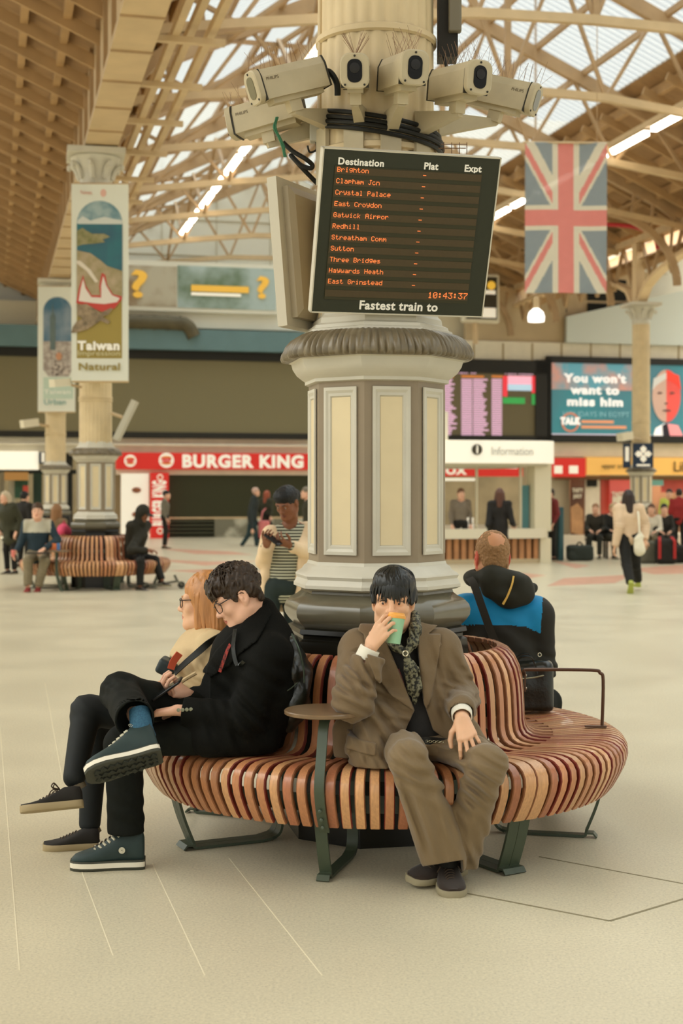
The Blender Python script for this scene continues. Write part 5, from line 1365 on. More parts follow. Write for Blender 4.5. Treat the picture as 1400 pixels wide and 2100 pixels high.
# ---------------------------------------------------------------- heads
def skin(name, c, c2=None):
    m = M(name, c, .5, noise=(22, .05), spec=.35)
    b = m.node_tree.nodes['Principled BSDF']; b.inputs['Subsurface Weight'].default_value = .08; b.inputs['Subsurface Radius'].default_value = (.01, .004, .002)
    return m
skin_pale = skin('skin_pale', (226, 178, 142)); lip_pale = skin('lips_pale', (190, 112, 92)); skin_rosy = skin('skin_rosy', (226, 176, 146))
skin_dark = skin('skin_dark', (128, 80, 52)); lip_dark = skin('lips_dark', (112, 62, 48)); skin_ruddy = skin('skin_ruddy', (204, 146, 106)); ear_red = skin('ear_red', (204, 92, 70))
eye_white = M('eye_white', (226, 216, 200), .25, spec=.6); eye_dark = M('eye_iris', (44, 30, 20), .2, spec=.7)
class Head:
    def __init__(s, c, f, u, k=1.0):
        s.c = npv(c); s.f = unit(f); u = npv(u); u = u - s.f * (u @ s.f); s.u = unit(u); s.r = np.cross(s.f, s.u); s.k = k
        s.R = np.stack([s.r, s.f, s.u], 1)
    def w(s, x, y, z): return s.c + s.k * (s.r * x + s.f * y + s.u * z)
    def loc(s, p): return (p - s.c) @ s.R / s.k
    def box(s, m=.0): e = .15 * s.k + m; return s.c - e - V3(0, 0, .02), s.c + e
    def skin(s, cell=.003, neck=None, neck_r=.055, female=False, jaw=1.0):
        k = s.k; lo, hi = s.box(.03)
        if neck is not None: lo = np.minimum(lo, npv(neck) - .07); hi = np.maximum(hi, npv(neck) + .07)
        S_ = Sdf(lo, hi, cell); E_ = lambda c, r, kk=.02, mode='add': S_.ell(s.w(*c), [q * k for q in r], s.R, kk * k, mode)
        C_ = lambda a, b, ra, rb, kk=.015, mode='add': S_.rc(s.w(*a), s.w(*b), ra * k, rb * k, kk * k, None, mode)
        E_((0, -.012, .032), (.075, .094, .088))
        E_((0, .022, -.03), (.062 * jaw, .070, .082), .03)
        C_((.04 * jaw, .03, -.085), (-.04 * jaw, .03, -.085), .028, .028, .04)
        C_((.012, .078, -.102), (-.012, .078, -.102), .017, .017, .03)
        for sx_ in (-1, 1):
            C_((sx_ * .052 * jaw, -.005, -.06), (sx_ * .02, .07, -.098), .022, .018, .03)
            E_((sx_ * .042, .062, -.028), (.022, .020, .020), .03)
            C_((sx_ * .048, .073, .019), (sx_ * .012, .086, .012), .011, .011, .022)
            E_((sx_ * .031, .096, -.003), (.017, .016, .011), .016, 'sub')
            E_((sx_ * .031, .074, -.004), (.0165, .0155, .0140), .006)
        C_((0, .086, .010), (0, .108, -.030), .0085, .0105, .014)
        E_((0, .110, -.034), (.0115, .011, .0095), .010)
        for sx_ in (-1, 1): E_((sx_ * .0125, .098, -.037), (.0085, .011, .0075), .008)
        for sx_ in (-1, 1): E_((sx_ * .007, .104, -.0445), (.004, .006, .004), .003, 'sub')
        E_((0, .078, -.062), (.03, .018, .022), .02)
        C_((.019, .086, -.063), (0, .0955, -.0605), .0052, .0066, .007); C_((-.019, .086, -.063), (0, .0955, -.0605), .0052, .0066, .007)
        C_((.016, .086, -.070), (0, .093, -.073), .0055, .0080, .007); C_((-.016, .086, -.070), (0, .093, -.073), .0055, .0080, .007)
        C_((.021, .093, -.0665), (-.021, .093, -.0665), .0022, .0022, .003, 'sub')
        for sx_ in (-1, 1):                                        # ears
            E_((sx_ * .077, -.012, -.010), (.010, .020, .032), .008)
            E_((sx_ * .086, -.010, -.006), (.008, .011, .020), .006, 'sub')
            E_((sx_ * .078, -.004, -.014), (.008, .007, .010), .004)
            E_((sx_ * .074, -.006, -.040), (.007, .009, .011), .006)
        if neck is not None: S_.rc(s.w(0, -.022, -.065), neck, neck_r * k, neck_r * 1.08 * k, .03 * k)
        return S_
    def lip(s, p):
        l = s.loc(p); x, y, z = l[:, 0], l[:, 1], l[:, 2]
        return (np.abs(x) < .0225) & (y > .08) & (y < .1045) & (z < -.0575 + .004 * np.cos(x * 160) - np.abs(x) * .16) & (z > -.0795 + np.abs(x) * .35)
    def eyes(s, par, down=0., iris=eye_dark, side=0.):
        R = Matrix([list(map(float, x)) for x in s.R])
        for sx_ in (-1, 1):
            c = s.w(sx_ * .031, .0752, -.004); d = unit(s.f + s.u * (-down) + s.r * side)
            e = MB().ball(c, .0142 * s.k, 16, R).build('eye', eye_white, None, 60); local(par, e)
            q = Vector(d).to_track_quat('Z', 'Y').to_matrix()
            i = MB().ball(c + d * .0086 * s.k, (.0076 * s.k, .0076 * s.k, .0062 * s.k), 14, q).build('iris', iris, None, 60); local(par, i)
    def lids(s, par, mat, amt=.5):
        m = MB()                                                    # upper lashes: a thin dark curve over each eye
        for sx_ in (-1, 1):
            pts = [Vector(s.w(sx_ * (.031 + .0155 * math.cos(a)), .0885 + .0035 * math.sin(a) - .006 * abs(math.cos(a)), .000 + .0065 * math.sin(a))) for a in [PI * k / 8 for k in range(9)]]
            m.tube(pts, .0014 * s.k, 5)
        local(par, m.build('eyelashes', mat, None, 60))
    def brows(s, par, mat, h=.0):
        for sx_ in (-1, 1):
            m = MB(); m.tube([Vector(s.w(sx_ * x, y, z + h)) for x, y, z in ((.012, .097, .017), (.022, .096, .022), (.036, .090, .024), (.050, .078, .018))], [.0026 * s.k, .0034 * s.k, .003 * s.k, .0012 * s.k], 6)
            local(par, m.build('eyebrow', mat, None, 60))
    def glasses(s, par, mat, lens=None, rx=.026, rz=.021, drop=-.004):
        g = MB(); K = s.k
        for sx_ in (-1, 1):
            pts = []
            for a in range(20):
                t = a * 2 * PI / 20; ca, sa = math.cos(t), math.sin(t)
                e = .75; xx = sx_ * .0335 + rx * math.copysign(abs(ca) ** e, ca); zz = drop + rz * math.copysign(abs(sa) ** e, sa)
                pts.append(Vector(s.w(xx, .108 - 1.6 * xx * xx * 4, zz)))
            g.tube(pts, .0018 * K, 6, closed=True)
            g.tube([Vector(s.w(sx_ * (.0335 + rx), .092, .008)), Vector(s.w(sx_ * .074, .05, .010)), Vector(s.w(sx_ * .081, -.01, .008)), Vector(s.w(sx_ * .080, -.03, -.006))], .0022 * K, 6)
        g.tube([Vector(s.w(-.010, .108, .004)), Vector(s.w(0, .113, .007)), Vector(s.w(.010, .108, .004))], .0018 * K, 6)
        o = g.build('glasses', mat, None, 60); local(par, o); return o
def hair_sdf(h, cell, fn): 
    lo, hi = h.box(.06); S_ = Sdf(lo - V3(0, 0, .08), hi, cell)
    E_ = lambda c, r, kk=.02, mode='add': S_.ell(h.w(*c), [q * h.k for q in r], h.R, kk * h.k, mode)
    C_ = lambda a, b, ra, rb, kk=.012, mode='add': S_.rc(h.w(*a), h.w(*b), ra * h.k, rb * h.k, kk * h.k, None, mode)
    fn(S_, E_, C_); return S_
def locks(h, par, mat, roots, n, seed, fn, r0=.005, name='hair_locks'):
    """tapered locks lying over the cap of hair; fn(i, rnd) gives points in head space"""
    g = random.Random(seed); m = MB()
    for i in range(n):
        pts = fn(i / max(n - 1, 1), g); pts = bez([Vector(h.w(*p)) for p in pts], 4); k = len(pts)
        m.tube(pts, [max(r0 * h.k * math.sin(PI * (.18 + .82 * j / (k - 1))) ** .7, .0004) if j < k - 1 else .0004 for j in range(k)], 5, flat=.6)
    o = m.build(name, mat, None, 60); local(par, o); return o

# ---------------------------------------------------------------- hands
FB = [(.032, .086, .0088), (.011, .091, .0090), (-.010, .087, .0086), (-.030, .078, .0076)]
FL = [(.042, .025, .021), (.046, .029, .022), (.042, .027, .022), (.033, .020, .019)]
def hand(W, d, n, right=True, curls=((20, 30, 20),) * 4, spread=(6, 2, -3, -8), thumb=((.55, .7, .35), (.8, .35, .35), (.9, .1, .4)), k=1., cell=.0026, forearm=None, fr=.03):
    W = npv(W); d = unit(d); n = npv(n); n = unit(n - d * (n @ d)); t = np.cross(d, n) if right else np.cross(n, d)
    S_ = Sdf(W - .23 * k, W + .23 * k, cell)
    if forearm is not None: S_.rc(W - unit(W - npv(forearm)) * .10, W, fr * 1.1 * k, .026 * k, .02 * k, (n, .8))
    Q = lambda a, b, c: W + k * (d * a + t * b + n * c)
    tips = []
    for i, (bs, bl, r) in enumerate(FB):
        base = Q(bl, bs, -.002 * (1 if i in (1, 2) else 0))
        S_.rc(Q(.012, bs * .55, 0), base, .0145 * k, (r + .0035) * k, .012 * k)
        a = rad(spread[i]); di = d * math.cos(a) + t * math.sin(a); ang = 0; p = base
        for j in range(3):
            ang += rad(curls[i][j]); q = p + k * FL[i][j] * (di * math.cos(ang) + n * math.sin(ang))
            S_.rc(p, q, (r - .0007 * j) * k, (r - .0007 * (j + 1)) * k, .0022 * k); p = q
        tips.append(p)
    b = Q(.018, .020, .006); S_.rc(Q(.005, .008, .002), b, .016 * k, .016 * k, .012 * k); p = b
    for j, (L_, r0, r1) in enumerate(((.042, .0155, .0115), (.031, .0112, .0100), (.026, .0100, .0082))):
        v = thumb[j]; dv = unit(d * v[0] + t * v[1] + n * v[2]); q = p + k * L_ * dv; S_.rc(p, q, r0 * k, r1 * k, .010 * k if j == 0 else .003 * k); p = q
    S_.tips = tips; return S_

# ---------------------------------------------------------------- shoes
def shoe(par, heel, f, u, L_, W_, upper, sole, lace=None, high=.095, sole_t=.024, name='shoe', side=0, toe_up=.0, midsole=None, laces_bow=False, eyelet=None):
    heel = npv(heel); f = unit(f); u = npv(u); u = unit(u - f * (u @ f)); r = np.cross(f, u)
    T = lambda x, y, z: Vector(heel + r * x + f * y + u * z)
    prof = [(.0, .30, .74), (.03, .37, .95), (.12, .40, 1.0), (.28, .385, 1.0), (.42, .40, .80), (.56, .45, .62), (.70, .49, .50), (.84, .46, .42), (.94, .36, .36), (.99, .20, .28)]
    def sec(y, hw, z0, z1, n=16, pw=.75):
        out = []
        for k in range(n):
            a = 2 * PI * k / n; c, s = math.cos(a), math.sin(a)
            out.append(T(hw * math.copysign(abs(c) ** pw, c), y, z0 + (z1 - z0) * (.5 + .5 * math.copysign(abs(s) ** pw, s))))
        return out
    ctr = lambda t: -.06 * W_ * side * math.sin(PI * min(t, 1))
    rings = [sec(t * L_, hw * W_, sole_t * .6 + toe_up * t * t, max(high * hh, sole_t + .012) + toe_up * t * t) for t, hw, hh in prof]
    sh = MB().rings(rings).build(name, upper, None, 60)
    so = MB()
    def out(z, g): return [T(x * g, y, z + toe_up * (y / L_) ** 2) for x, y in [(hw * W_ * 1.10, t * L_ * 1.03 - .012 * L_) for t, hw, hh in prof] + [(-hw * W_ * 1.10, t * L_ * 1.03 - .012 * L_) for t, hw, hh in prof[::-1]]]
    local(par, sh)
    so.rings([out(0, .94), out(.004, 1.0), out(sole_t, 1.0), out(sole_t + .004, .95)]); so = so.build('sole', sole, None, 50); local(sh, so); so.parent = sh; so.matrix_parent_inverse = (sh.matrix_parent_inverse.inverted() if False else Matrix.Identity(4)); so.matrix_parent_inverse = Matrix.Identity(4)
    parts = [sh, so]
    if midsole is not None:
        mo = MB(); mo.rings([out(sole_t * .35, 1.015), out(sole_t * .92, 1.015)]); mo = mo.build('midsole', midsole, None, 50); mo.parent = sh; parts.append(mo)
    if lace is not None:
        lm = MB()
        for k in range(6):
            y = (.40 + .055 * k) * L_; zz = high * (.80 - .062 * k) + .006 + toe_up * (y / L_) ** 2; hw = .19 * W_
            lm.tube([T(-hw, y - .006, zz - .010), T(-hw * .4, y, zz), T(hw * .4, y + .004, zz), T(hw, y + .010, zz - .010)], .0026, 5)
        lo = lm.build('laces', lace, None, 50); lo.parent = sh; parts.append(lo)
        if eyelet is not None:
            em_ = MB()
            for k in range(6):
                y = (.38 + .06 * k) * L_; zz = high * (.84 - .068 * k) + .007 + toe_up * (y / L_) ** 2
                for sg in (-1, 1): em_.bar(T(sg * .20 * W_, y, zz - .004), T(sg * .34 * W_, y - .012, zz - .012), .006, .008)
            eo = em_.build('eyelets', eyelet, None, 50); eo.parent = sh
        if laces_bow:
            bm = MB(); b0 = (0, .36 * L_, high * .92)
            for sx_ in (-1, 1): bm.tube(bez([T(*b0), T(sx_ * .02, b0[1] + .02, b0[2] + .025), T(sx_ * .045, b0[1] + .03, b0[2] + .01), T(sx_ * .02, b0[1] + .02, b0[2] + .004), T(*b0)], 4), .003, 5); bm.tube(bez([T(*b0), T(sx_ * .03, b0[1] + .03, b0[2] - .005), T(sx_ * .05, b0[1] + .045, b0[2] - .03)], 4), .0026, 5)
            bo = bm.build('lace_bow', lace, None, 50); bo.parent = sh
    return sh
# ================================================================ THE MAN IN BROWN
corduroy = M('corduroy_brown', (120, 101, 76), .85, noise=(7, .10), bump=(160, .12), sheen=.22, spec=.15)
trouser_brown = M('trouser_brown', (128, 109, 82), .85, noise=(6, .08), bump=(160, .12), sheen=.22, spec=.15)
shirt_black = M('shirt_black', (26, 22, 16), .7, noise=(40, .3)); white_cotton = M('white_cotton', (232, 226, 208), .7)
hair_black = M('hair_black', (16, 17, 10), .42, spec=.5, noise=(60, .4))
shoe_dark = M('shoe_dark_suede', (46, 34, 24), .85, noise=(30, .2), sheen=.3); sole_grey = M('shoe_sole_grey', (150, 140, 112), .7); lace_dark = M('lace_dark', (74, 60, 46), .7)
def man_in_brown():
    root = thing('person', 'person in a brown corduroy suit sitting on the bench, drinking from a green paper cup', 'person', P(850, 1570, 5.9))
    hd = Head(P(806, 1229, 5.90), (-.10, -.985, -.06), (.03, 0, 1), 1.06)
    neck = npv(P(815, 1312, 5.95)); sh = [npv(P(742, 1330, 5.93)), npv(P(898, 1330, 5.95))]
    el = [npv(P(724, 1436, 5.70)), npv(P(944, 1432, 5.95))]; wr = [npv(P(760, 1326, 5.715)), npv(P(947, 1473, 5.63))]
    hip = [npv(P(818, 1512, 5.90)), npv(P(905, 1512, 5.92))]; kn = [npv(P(838, 1556, 5.52)), npv(P(1000, 1566, 5.53))]; an = [npv(P(915, 1752, 5.68)), npv(P(938, 1762, 5.78))]
    pel = (hip[0] + hip[1]) / 2; wst = npv(P(838, 1445, 5.94)); chs = npv(P(822, 1370, 5.95))
    # body: head, both hands and the rest, one mesh
    S_head = hd.skin(.0026, neck, .050, jaw=.90)
    hr = hand(wr[0], (.55, -.12, .82), (.50, .82, -.2), True, ((18, 48, 25), (22, 48, 28), (26, 46, 28), (34, 44, 26)), (4, 1, -2, -5), ((.4, .6, .6), (.6, .3, .75), (.75, .0, .6)), 1.0, .0024, el[0], .034)
    hl = hand(wr[1], (.20, -.58, -.76), (.10, .80, -.58), False, ((26, 30, 20), (18, 28, 20), (18, 28, 20), (20, 26, 16)), (12, 3, -7, -18), ((.5, .75, .3), (.75, .4, .5), (.85, .1, .5)), 1.0, .0024, el[1], .034)
    B = Sdf(V3(-.1, 5.3, .05), V3(.75, 6.25, 1.15), .014)
    B.chain([pel + V3(0, .04, -.02), wst, chs, neck], [.085, .095, .11, .05], .05, ((0, 1, 0), .7))
    for i in (0, 1):
        B.rc(neck, sh[i], .05, .045, .03); B.rc(sh[i], el[i], .042, .034, .02); B.rc(el[i], wr[i], .034, .026, .02); B.rc(hip[i] + V3(0, .03, -.03), kn[i] + V3(0, .02, -.01), .045, .04, .02); B.rc(kn[i] + V3(0, .02, -.01), an[i], .042, .034, .02)
    body = npmesh('body', [S_head, hr, hl, B], [skin_pale, lip_pale], root, lambda p: hd.lip(p).astype(int))
    hd.eyes(body, .12, eye_dark, .30); hd.brows(body, hair_black); hd.lids(body, hair_black)
    # hair: a heavy black bowl with a fringe
    def fn(S_, E_, C_):
        E_((0, -.020, .042), (.081, .101, .087)); E_((0, .030, .068), (.069, .066, .048), .04)
        for sx_ in (-1, 1): C_((sx_ * .077, -.01, .03), (sx_ * .076, .025, -.008), .014, .008, .03); C_((sx_ * .066, -.06, 0), (sx_ * .046, -.072, -.06), .028, .014, .03)
        E_((0, .088, -.045), (.062, .055, .070), .008, 'sub')
        S_.noise((.005, .010, .05), .003, 4)
    S_ = hair_sdf(hd, .0026, fn); hair = npmesh('hair', [S_], hair_black, body)
    def fr_(t, g):
        x = -.074 + .148 * t; j = g.uniform(-.006, .006)
        yy = math.sqrt(max(1 - (x / .082) ** 2, .02)) * .102
        return [(x * .3, .03, .130), (x * .72, yy * .74, .100 + j), (x * .95 + j * .4, yy * .98, .056), (x + j * 1.6, yy * 1.0, .007 + g.uniform(-.014, .012) + .05 * (x / .08) ** 2 * (-.6 if abs(x) > .05 else 0))]
    locks(hd, hair, hair_black, None, 70, 5, fr_, .0058)
    def fr2(t, g):
        a = rad(95 + 350 * t - 10); x, y = math.sin(a + PI) * .083, -math.cos(a + PI) * .100 - .02
        j = g.uniform(-.004, .004)
        return [(x * .3, y * .3, .131), (x * .8 + j, y * .8, .104), (x * 1.02, y * 1.02 + j, .05), (x * 1.0, y * .98, -.012 + g.uniform(-.02, .012))]
    locks(hd, hair, hair_black, None, 90, 6, lambda t, g: fr2(.0 + t * .62, g), .0055)
    # shirt
    T_ = Sdf(V3(.0, 5.6, .5), V3(.6, 6.25, 1.08), .006)
    T_.chain([pel + V3(0, 0, .01), wst, chs, neck + V3(0, .01, -.03)], [.135, .13, .135, .06], .06, ((0, 1, 0), .74)); T_.rc(sh[0], sh[1], .05, .05, .05)
    T_.rc(neck + V3(0, .01, -.02), hd.w(0, -.03, -.085), .062, .064, .03)
    T_.half(hd.w(0, 0, -.085), (0, -.35, 1)); T_.noise(.06, .004, 3)
    npmesh('shirt', [T_], shirt_black, body)
    # jacket
    J = Sdf(V3(-.16, 5.40, .44), V3(.82, 6.24, 1.12), .0045)
    J.chain([pel + V3(-.01, .02, -.02), wst, chs, (sh[0] + sh[1]) / 2 + V3(0, .01, -.01)], [.175, .165, .168, .11], .06, ((0, 1, 0), .74))
    J.rc(sh[0], sh[1], .078, .078, .05); J.rc((sh[0] + sh[1]) / 2 + V3(0, .02, .02), neck + V3(0, .03, .05), .09, .062, .05)
    for i in (0, 1):
        J.rc(sh[i] + V3((-1, 1)[i] * .012, 0, -.01), el[i], .086, .080 if i == 0 else .076, .045)
    J.rc(el[0], npv(P(751, 1354, 5.715)), .080, .058, .035); J.rc(el[1], npv(P(946, 1454, 5.71)), .074, .058, .035)
    # skirt of the jacket, spreading over the seat
    J.chain([wst + V3(-.06, -.03, 0), npv(P(775, 1500, 5.80)), npv(P(752, 1548, 5.72)), npv(P(762, 1574, 5.68))], [.13, .095, .072, .045], .05, ((.3, 1, .2), .8))
    J.rc(npv(P(715, 1500, 5.92)), npv(P(712, 1560, 5.90)), .07, .055, .05, ((0, 1, 0), .8)); J.rc(npv(P(730, 1572, 5.78)), npv(P(785, 1582, 5.66)), .035, .03, .04)
    J.chain([wst + V3(.10, .0, 0), npv(P(930, 1500, 5.90)), npv(P(1005, 1560, 5.78)), npv(P(1034, 1586, 5.70))], [.11, .085, .05, .03], .05)
    J.chain([pel + V3(0, .04, -.02), npv(P(760, 1560, 6.0))], [.15, .06], .05); J.chain([pel + V3(0, .04, -.02), npv(P(950, 1555, 6.0))], [.15, .06], .05)
    # folds
    for c, R, dv, lam, am, ph in ((el[0] + V3(0, -.03, .02), .11, (.3, 0, 1), .055, .009, 0), (el[0] + V3(.02, -.03, .10), .12, (1, .2, .55), .05, .008, 1), (sh[0] + V3(-.02, -.03, -.09), .12, (1, 0, -.5), .07, .006, .5), (el[1] + V3(0, -.05, -.01), .10, (.2, 0, 1), .05, .010, 2), (el[1] + V3(0, -.04, .1), .13, (1, 0, .8), .07, .006, 0),
                               (npv(P(790, 1490, 5.76)), .14, (.8, 0, .6), .07, .009, 0), (npv(P(740, 1545, 5.75)), .12, (1, .2, -.4), .06, .010, 1), (npv(P(800, 1440, 5.78)), .11, (.3, 0, 1), .08, .007, 2), (npv(P(900, 1440, 5.80)), .11, (1, 0, .4), .07, .006, 2), (npv(P(880, 1370, 5.80)), .14, (1, 0, .2), .11, .004, 0)):
        J.fold(c, R, dv, lam, am * 1.35, ph, .8)
    for c, R, dv, lam, am, ph in ((el[0] + V3(.0, -.04, .05), .12, (.5, 0, .9), .032, .004, 0), (el[0] + V3(.05, -.05, .14), .12, (1, 0, .3), .034, .0035, 1), (sh[0] + V3(.02, -.06, -.06), .12, (.6, 0, 1), .045, .0035, 0), (el[1] + V3(-.01, -.06, .03), .11, (.3, 0, 1), .032, .004, 0), (sh[1] + V3(-.01, -.06, -.10), .13, (1, 0, .3), .045, .004, 0), (npv(P(760, 1545, 5.72)), .13, (.9, 0, .5), .036, .005, 0), (npv(P(820, 1465, 5.76)), .10, (.2, 0, 1), .04, .004, 0)): J.fold(c, R, dv, lam, am, ph, .7)
    J.noise((.05, .05, .09), .0035, 9); J.noise((.018, .018, .03), .0008, 19)
    # the open front and the sleeve ends
    op = ppoly([(783, 1262), (852, 1262), (858, 1310), (864, 1390), (870, 1444), (888, 1498), (930, 1530), (805, 1530), (832, 1494), (850, 1456), (823, 1390), (797, 1328)], 5.80)
    J.prism_cut(op, 5.2, 5.93, 'sub', .004)
    J.half(npv(P(752, 1348, 5.715)), wr[0] - el[0], 'sub', 0, wr[0] - .10, wr[0] + .10)
    J.half(npv(P(946, 1465, 5.68)), wr[1] - el[1], 'sub', 0, wr[1] - V3(.1, .1, .1), wr[1] + V3(.1, .1, .03))
    J.rc(npv(P(749, 1356, 5.715)), npv(P(756, 1340, 5.715)), .046, .05, .0, None, 'sub'); J.rc(npv(P(946, 1457, 5.70)), npv(P(947, 1472, 5.66)), .046, .05, 0, None, 'sub')
    J.rc(hd.w(0, -.02, -.08), neck + V3(0, .0, -.02), .070, .058, .02, None, 'sub')
    J.half(V3(0, 0, .484), (0, 0, -1), 'sub', .004, V3(-.2, 5.62, .3), V3(.9, 6.3, .55))
    jk = npmesh('jacket', [J], corduroy, body)
    # lapels, collar, pocket and cuffs follow the jacket's own surface
    def lap(nm, pix, off, mat=corduroy, Yp=5.80):
        Q = Sdf.__new__(Sdf); Q.lo, Q.cell, Q.n = J.lo, J.cell, J.n
        full = np.maximum(JF - off, -(JF + .004)); Q.F = full.astype(np.float32)
        Q.prism_cut(ppoly(pix, Yp), 5.3, 5.93, 'int', .004); return npmesh(nm, [Q], mat, jk)
    Sh = Sdf.__new__(Sdf); Sh.lo, Sh.cell, Sh.n = J.lo, J.cell, J.n; Sh.F = J.F.copy(); JF = Sh.F
    lap('lapel', [(776, 1252), (757, 1262), (742, 1276), (734, 1297), (746, 1304), (752, 1340), (768, 1384), (800, 1424), (849, 1457), (824, 1392), (798, 1330), (784, 1280)], .016)
    lap('lapel', [(846, 1250), (862, 1254), (884, 1272), (904, 1287), (880, 1304), (907, 1304), (898, 1368), (886, 1428), (874, 1456), (869, 1444), (862, 1388), (856, 1306)], .016)
    lap('chest_pocket', [(884, 1330), (905, 1318), (908, 1326), (887, 1338)], .010)
    lap('pocket_flap', [(712, 1500), (770, 1512), (768, 1536), (708, 1524)], .012)
    b = MB(); b.lathe([(.011, 0), (.011, .004), (.006, .005)], 14, P(793, 1463, 5.742), Matrix.Rotation(rad(90), 3, 'X')); local(jk, b.build('button', M('button_brown', (70, 52, 36), .4), None))
    # white cuffs
    for nm, a, c, r in (('shirt_cuff', npv(P(748, 1352, 5.715)), npv(P(759, 1329, 5.715)), .043), ('shirt_cuff', npv(P(946, 1459, 5.69)), npv(P(947, 1471, 5.65)), .042)):
        C_ = Sdf(np.minimum(a, c) - .09, np.maximum(a, c) + .09, .003); C_.rc(a, c, r, r * .98, 0); ax = unit(c - a)
        C_.half(c, ax); C_.half(a, -ax); C_.rc(a - ax * .02, c + ax * .05, r - .006, r - .006, 0, None, 'sub'); npmesh(nm, [C_], white_cotton, body)
    # scarf with its ring
    scarf_m = M('bandana_paisley', (24, 24, 16), .6, noise=(85, .07), col2=(122, 118, 92))
    C_ = Sdf(V3(.05, 5.6, .6), V3(.5, 6.1, 1.2), .004)
    pth = [P(850, 1262, 5.90), P(852, 1290, 5.84), P(846, 1318, 5.80), P(833, 1340, 5.785)]
    C_.chain([npv(p) for p in pth], [.022, .026, .022, .012], .01); C_.chain([npv(P(790, 1300, 5.86)), npv(P(812, 1325, 5.81)), npv(P(830, 1340, 5.788))], [.022, .022, .012], .01)
    C_.chain([npv(P(832, 1342, 5.785)), npv(P(846, 1372, 5.78)), npv(P(852, 1410, 5.79)), npv(P(850, 1440, 5.80))], [.010, .022, .024, .010], .01, ((0, 1, 0), .6)); C_.chain([npv(P(831, 1342, 5.785)), npv(P(836, 1375, 5.785)), npv(P(842, 1420, 5.80))], [.010, .018, .012], .01, ((0, 1, 0), .6))
    C_.fold(npv(P(845, 1300, 5.8)), .08, (1, 0, .3), .022, .004); C_.fold(npv(P(846, 1390, 5.78)), .09, (1, 0, .1), .02, .004)
    sc_ = npmesh('scarf', [C_], scarf_m, body)
    m = MB(); c = P(831, 1340, 5.765); m.tube([c + Vector((.0105 * math.cos(a), 0, .0105 * math.sin(a))) for a in [k * PI / 8 for k in range(16)]], .0032, 8, closed=True); local(sc_, m.build('scarf_ring', M('ring_silver', (214, 206, 180), .25, metal=.8), None))
    m = MB(); m.strip(bez([P(816, 1372, 5.822), P(826, 1400, 5.81), P(838, 1440, 5.81)], 4), .008, .003, (1, 0, 0)); local(body, m.build('red_necklace', M('beads_red', (112, 42, 28), .5), None))
    m = MB(); m.strip(bez([P(800, 1512, 5.795), P(840, 1517, 5.765), P(880, 1519, 5.76), P(918, 1522, 5.80)], 5), .030, .006, (0, 0, 1)); bl = m.build('belt', M('belt_black', (20, 18, 14), .4), None); local(body, bl)
    m = MB()
    for k in range(9): m.tube([P(842 + k * 8 + 3.2 * math.cos(a), 1518 + 2.2 * math.sin(a) + k * .5, 5.752 + abs(k - 5) * .004) for a in [j * PI / 4 for j in range(8)]], .0014, 5, closed=True)
    local(bl, m.build('belt_chain', M('chain_silver', (176, 168, 136), .3, metal=.7), None))
    # trousers
    D = Sdf(V3(.08, 5.32, .05), V3(.80, 6.15, .76), .0045)
    D.rc(hip[0], hip[1], .125, .125, .04, ((0, 0, 1), .75)); D.ell(pel + V3(0, .02, .0), (.19, .14, .11), None, .05)
    for i in (0, 1):
        D.rc(hip[i], kn[i] + V3(0, .02, -.006), .105, .074, .05)
        hem = [npv(P(909, 1752, 5.66)), npv(P(938, 1756, 5.775))][i]
        D.rc(kn[i], hem, .072, .098 if i == 0 else .092, .03, ((.1, 1, .2), .85))
    for c, R, dv, lam, am, ph in ((kn[0] + V3(.0, -.06, -.05), .12, (.35, 0, 1), .06, .007, 0), (kn[0] + V3(.03, -.02, -.22), .20, (1, 0, .28), .075, .008, 1.5), (kn[1] + V3(-.06, -.03, -.10), .15, (.62, 0, .78), .06, .012, 0), (kn[1] + V3(-.12, .0, -.02), .14, (.25, .2, 1), .06, .009, 1), (hip[1] + V3(.05, -.14, .04), .14, (.3, .2, 1), .055, .007, 0), (hip[0] + V3(.02, -.16, .03), .12, (1, .3, .4), .055, .006, 1), (an[0] + V3(0, -.05, .08), .14, (1, 0, .2), .06, .006, 0), (an[1] + V3(.03, -.05, .12), .16, (1, 0, .35), .055, .008, 0)):
        D.fold(c, R, dv, lam, am * 1.3, ph, .8)
    for c, R, dv, lam, am, ph in ((kn[0] + V3(.05, -.04, -.30), .22, (1, 0, .35), .042, .0035, .4), (kn[0] + V3(-.02, -.06, .02), .10, (.7, 0, .7), .034, .0035, 0), (kn[1] + V3(-.05, -.02, -.28), .22, (1, 0, .5), .045, .004, 0), (kn[1] + V3(.02, -.06, .0), .10, (.5, 0, 1), .034, .004, 1), (hip[1] + V3(.06, -.20, .05), .13, (.2, .4, 1), .034, .0035, 0), (pel + V3(-.02, -.10, .06), .12, (1, .2, .3), .04, .004, 0)): D.fold(c, R, dv, lam, am, ph, .7)
    D.noise((.05, .05, .10), .0035, 12); D.noise((.018, .018, .03), .0007, 22)
    D.half(npv(P(908, 1770, 5.64)), (.16, -.25, -.95), 'sub', .0, V3(.2, 5.3, .0), V3(.475, 5.735, .2)); D.half(npv(P(940, 1782, 5.72)), (-.1, -.1, -1), 'sub', 0, V3(.3, 5.4, 0), V3(.7, 6, .2))
    D.half(npv(P(840, 1514, 5.8)), (0, -.35, 1), 'sub', .01, V3(.15, 5.68, .56), V3(.6, 6.2, .8))
    D.half(V3(0, 0, .484), (0, 0, -1), 'sub', .004, V3(-.2, 5.66, .3), V3(.9, 6.3, .55))
    npmesh('trousers', [D], trouser_brown, body)
    # shoes
    hx = P(921, 1812, 5.755); toe = P(930, 1842, 5.54)
    shoe(body, (.425, 5.835, .0), (.045, -1, 0), (0, 0, 1), .295, .115, shoe_dark, sole_grey, lace_dark, .10, .022, laces_bow=True)
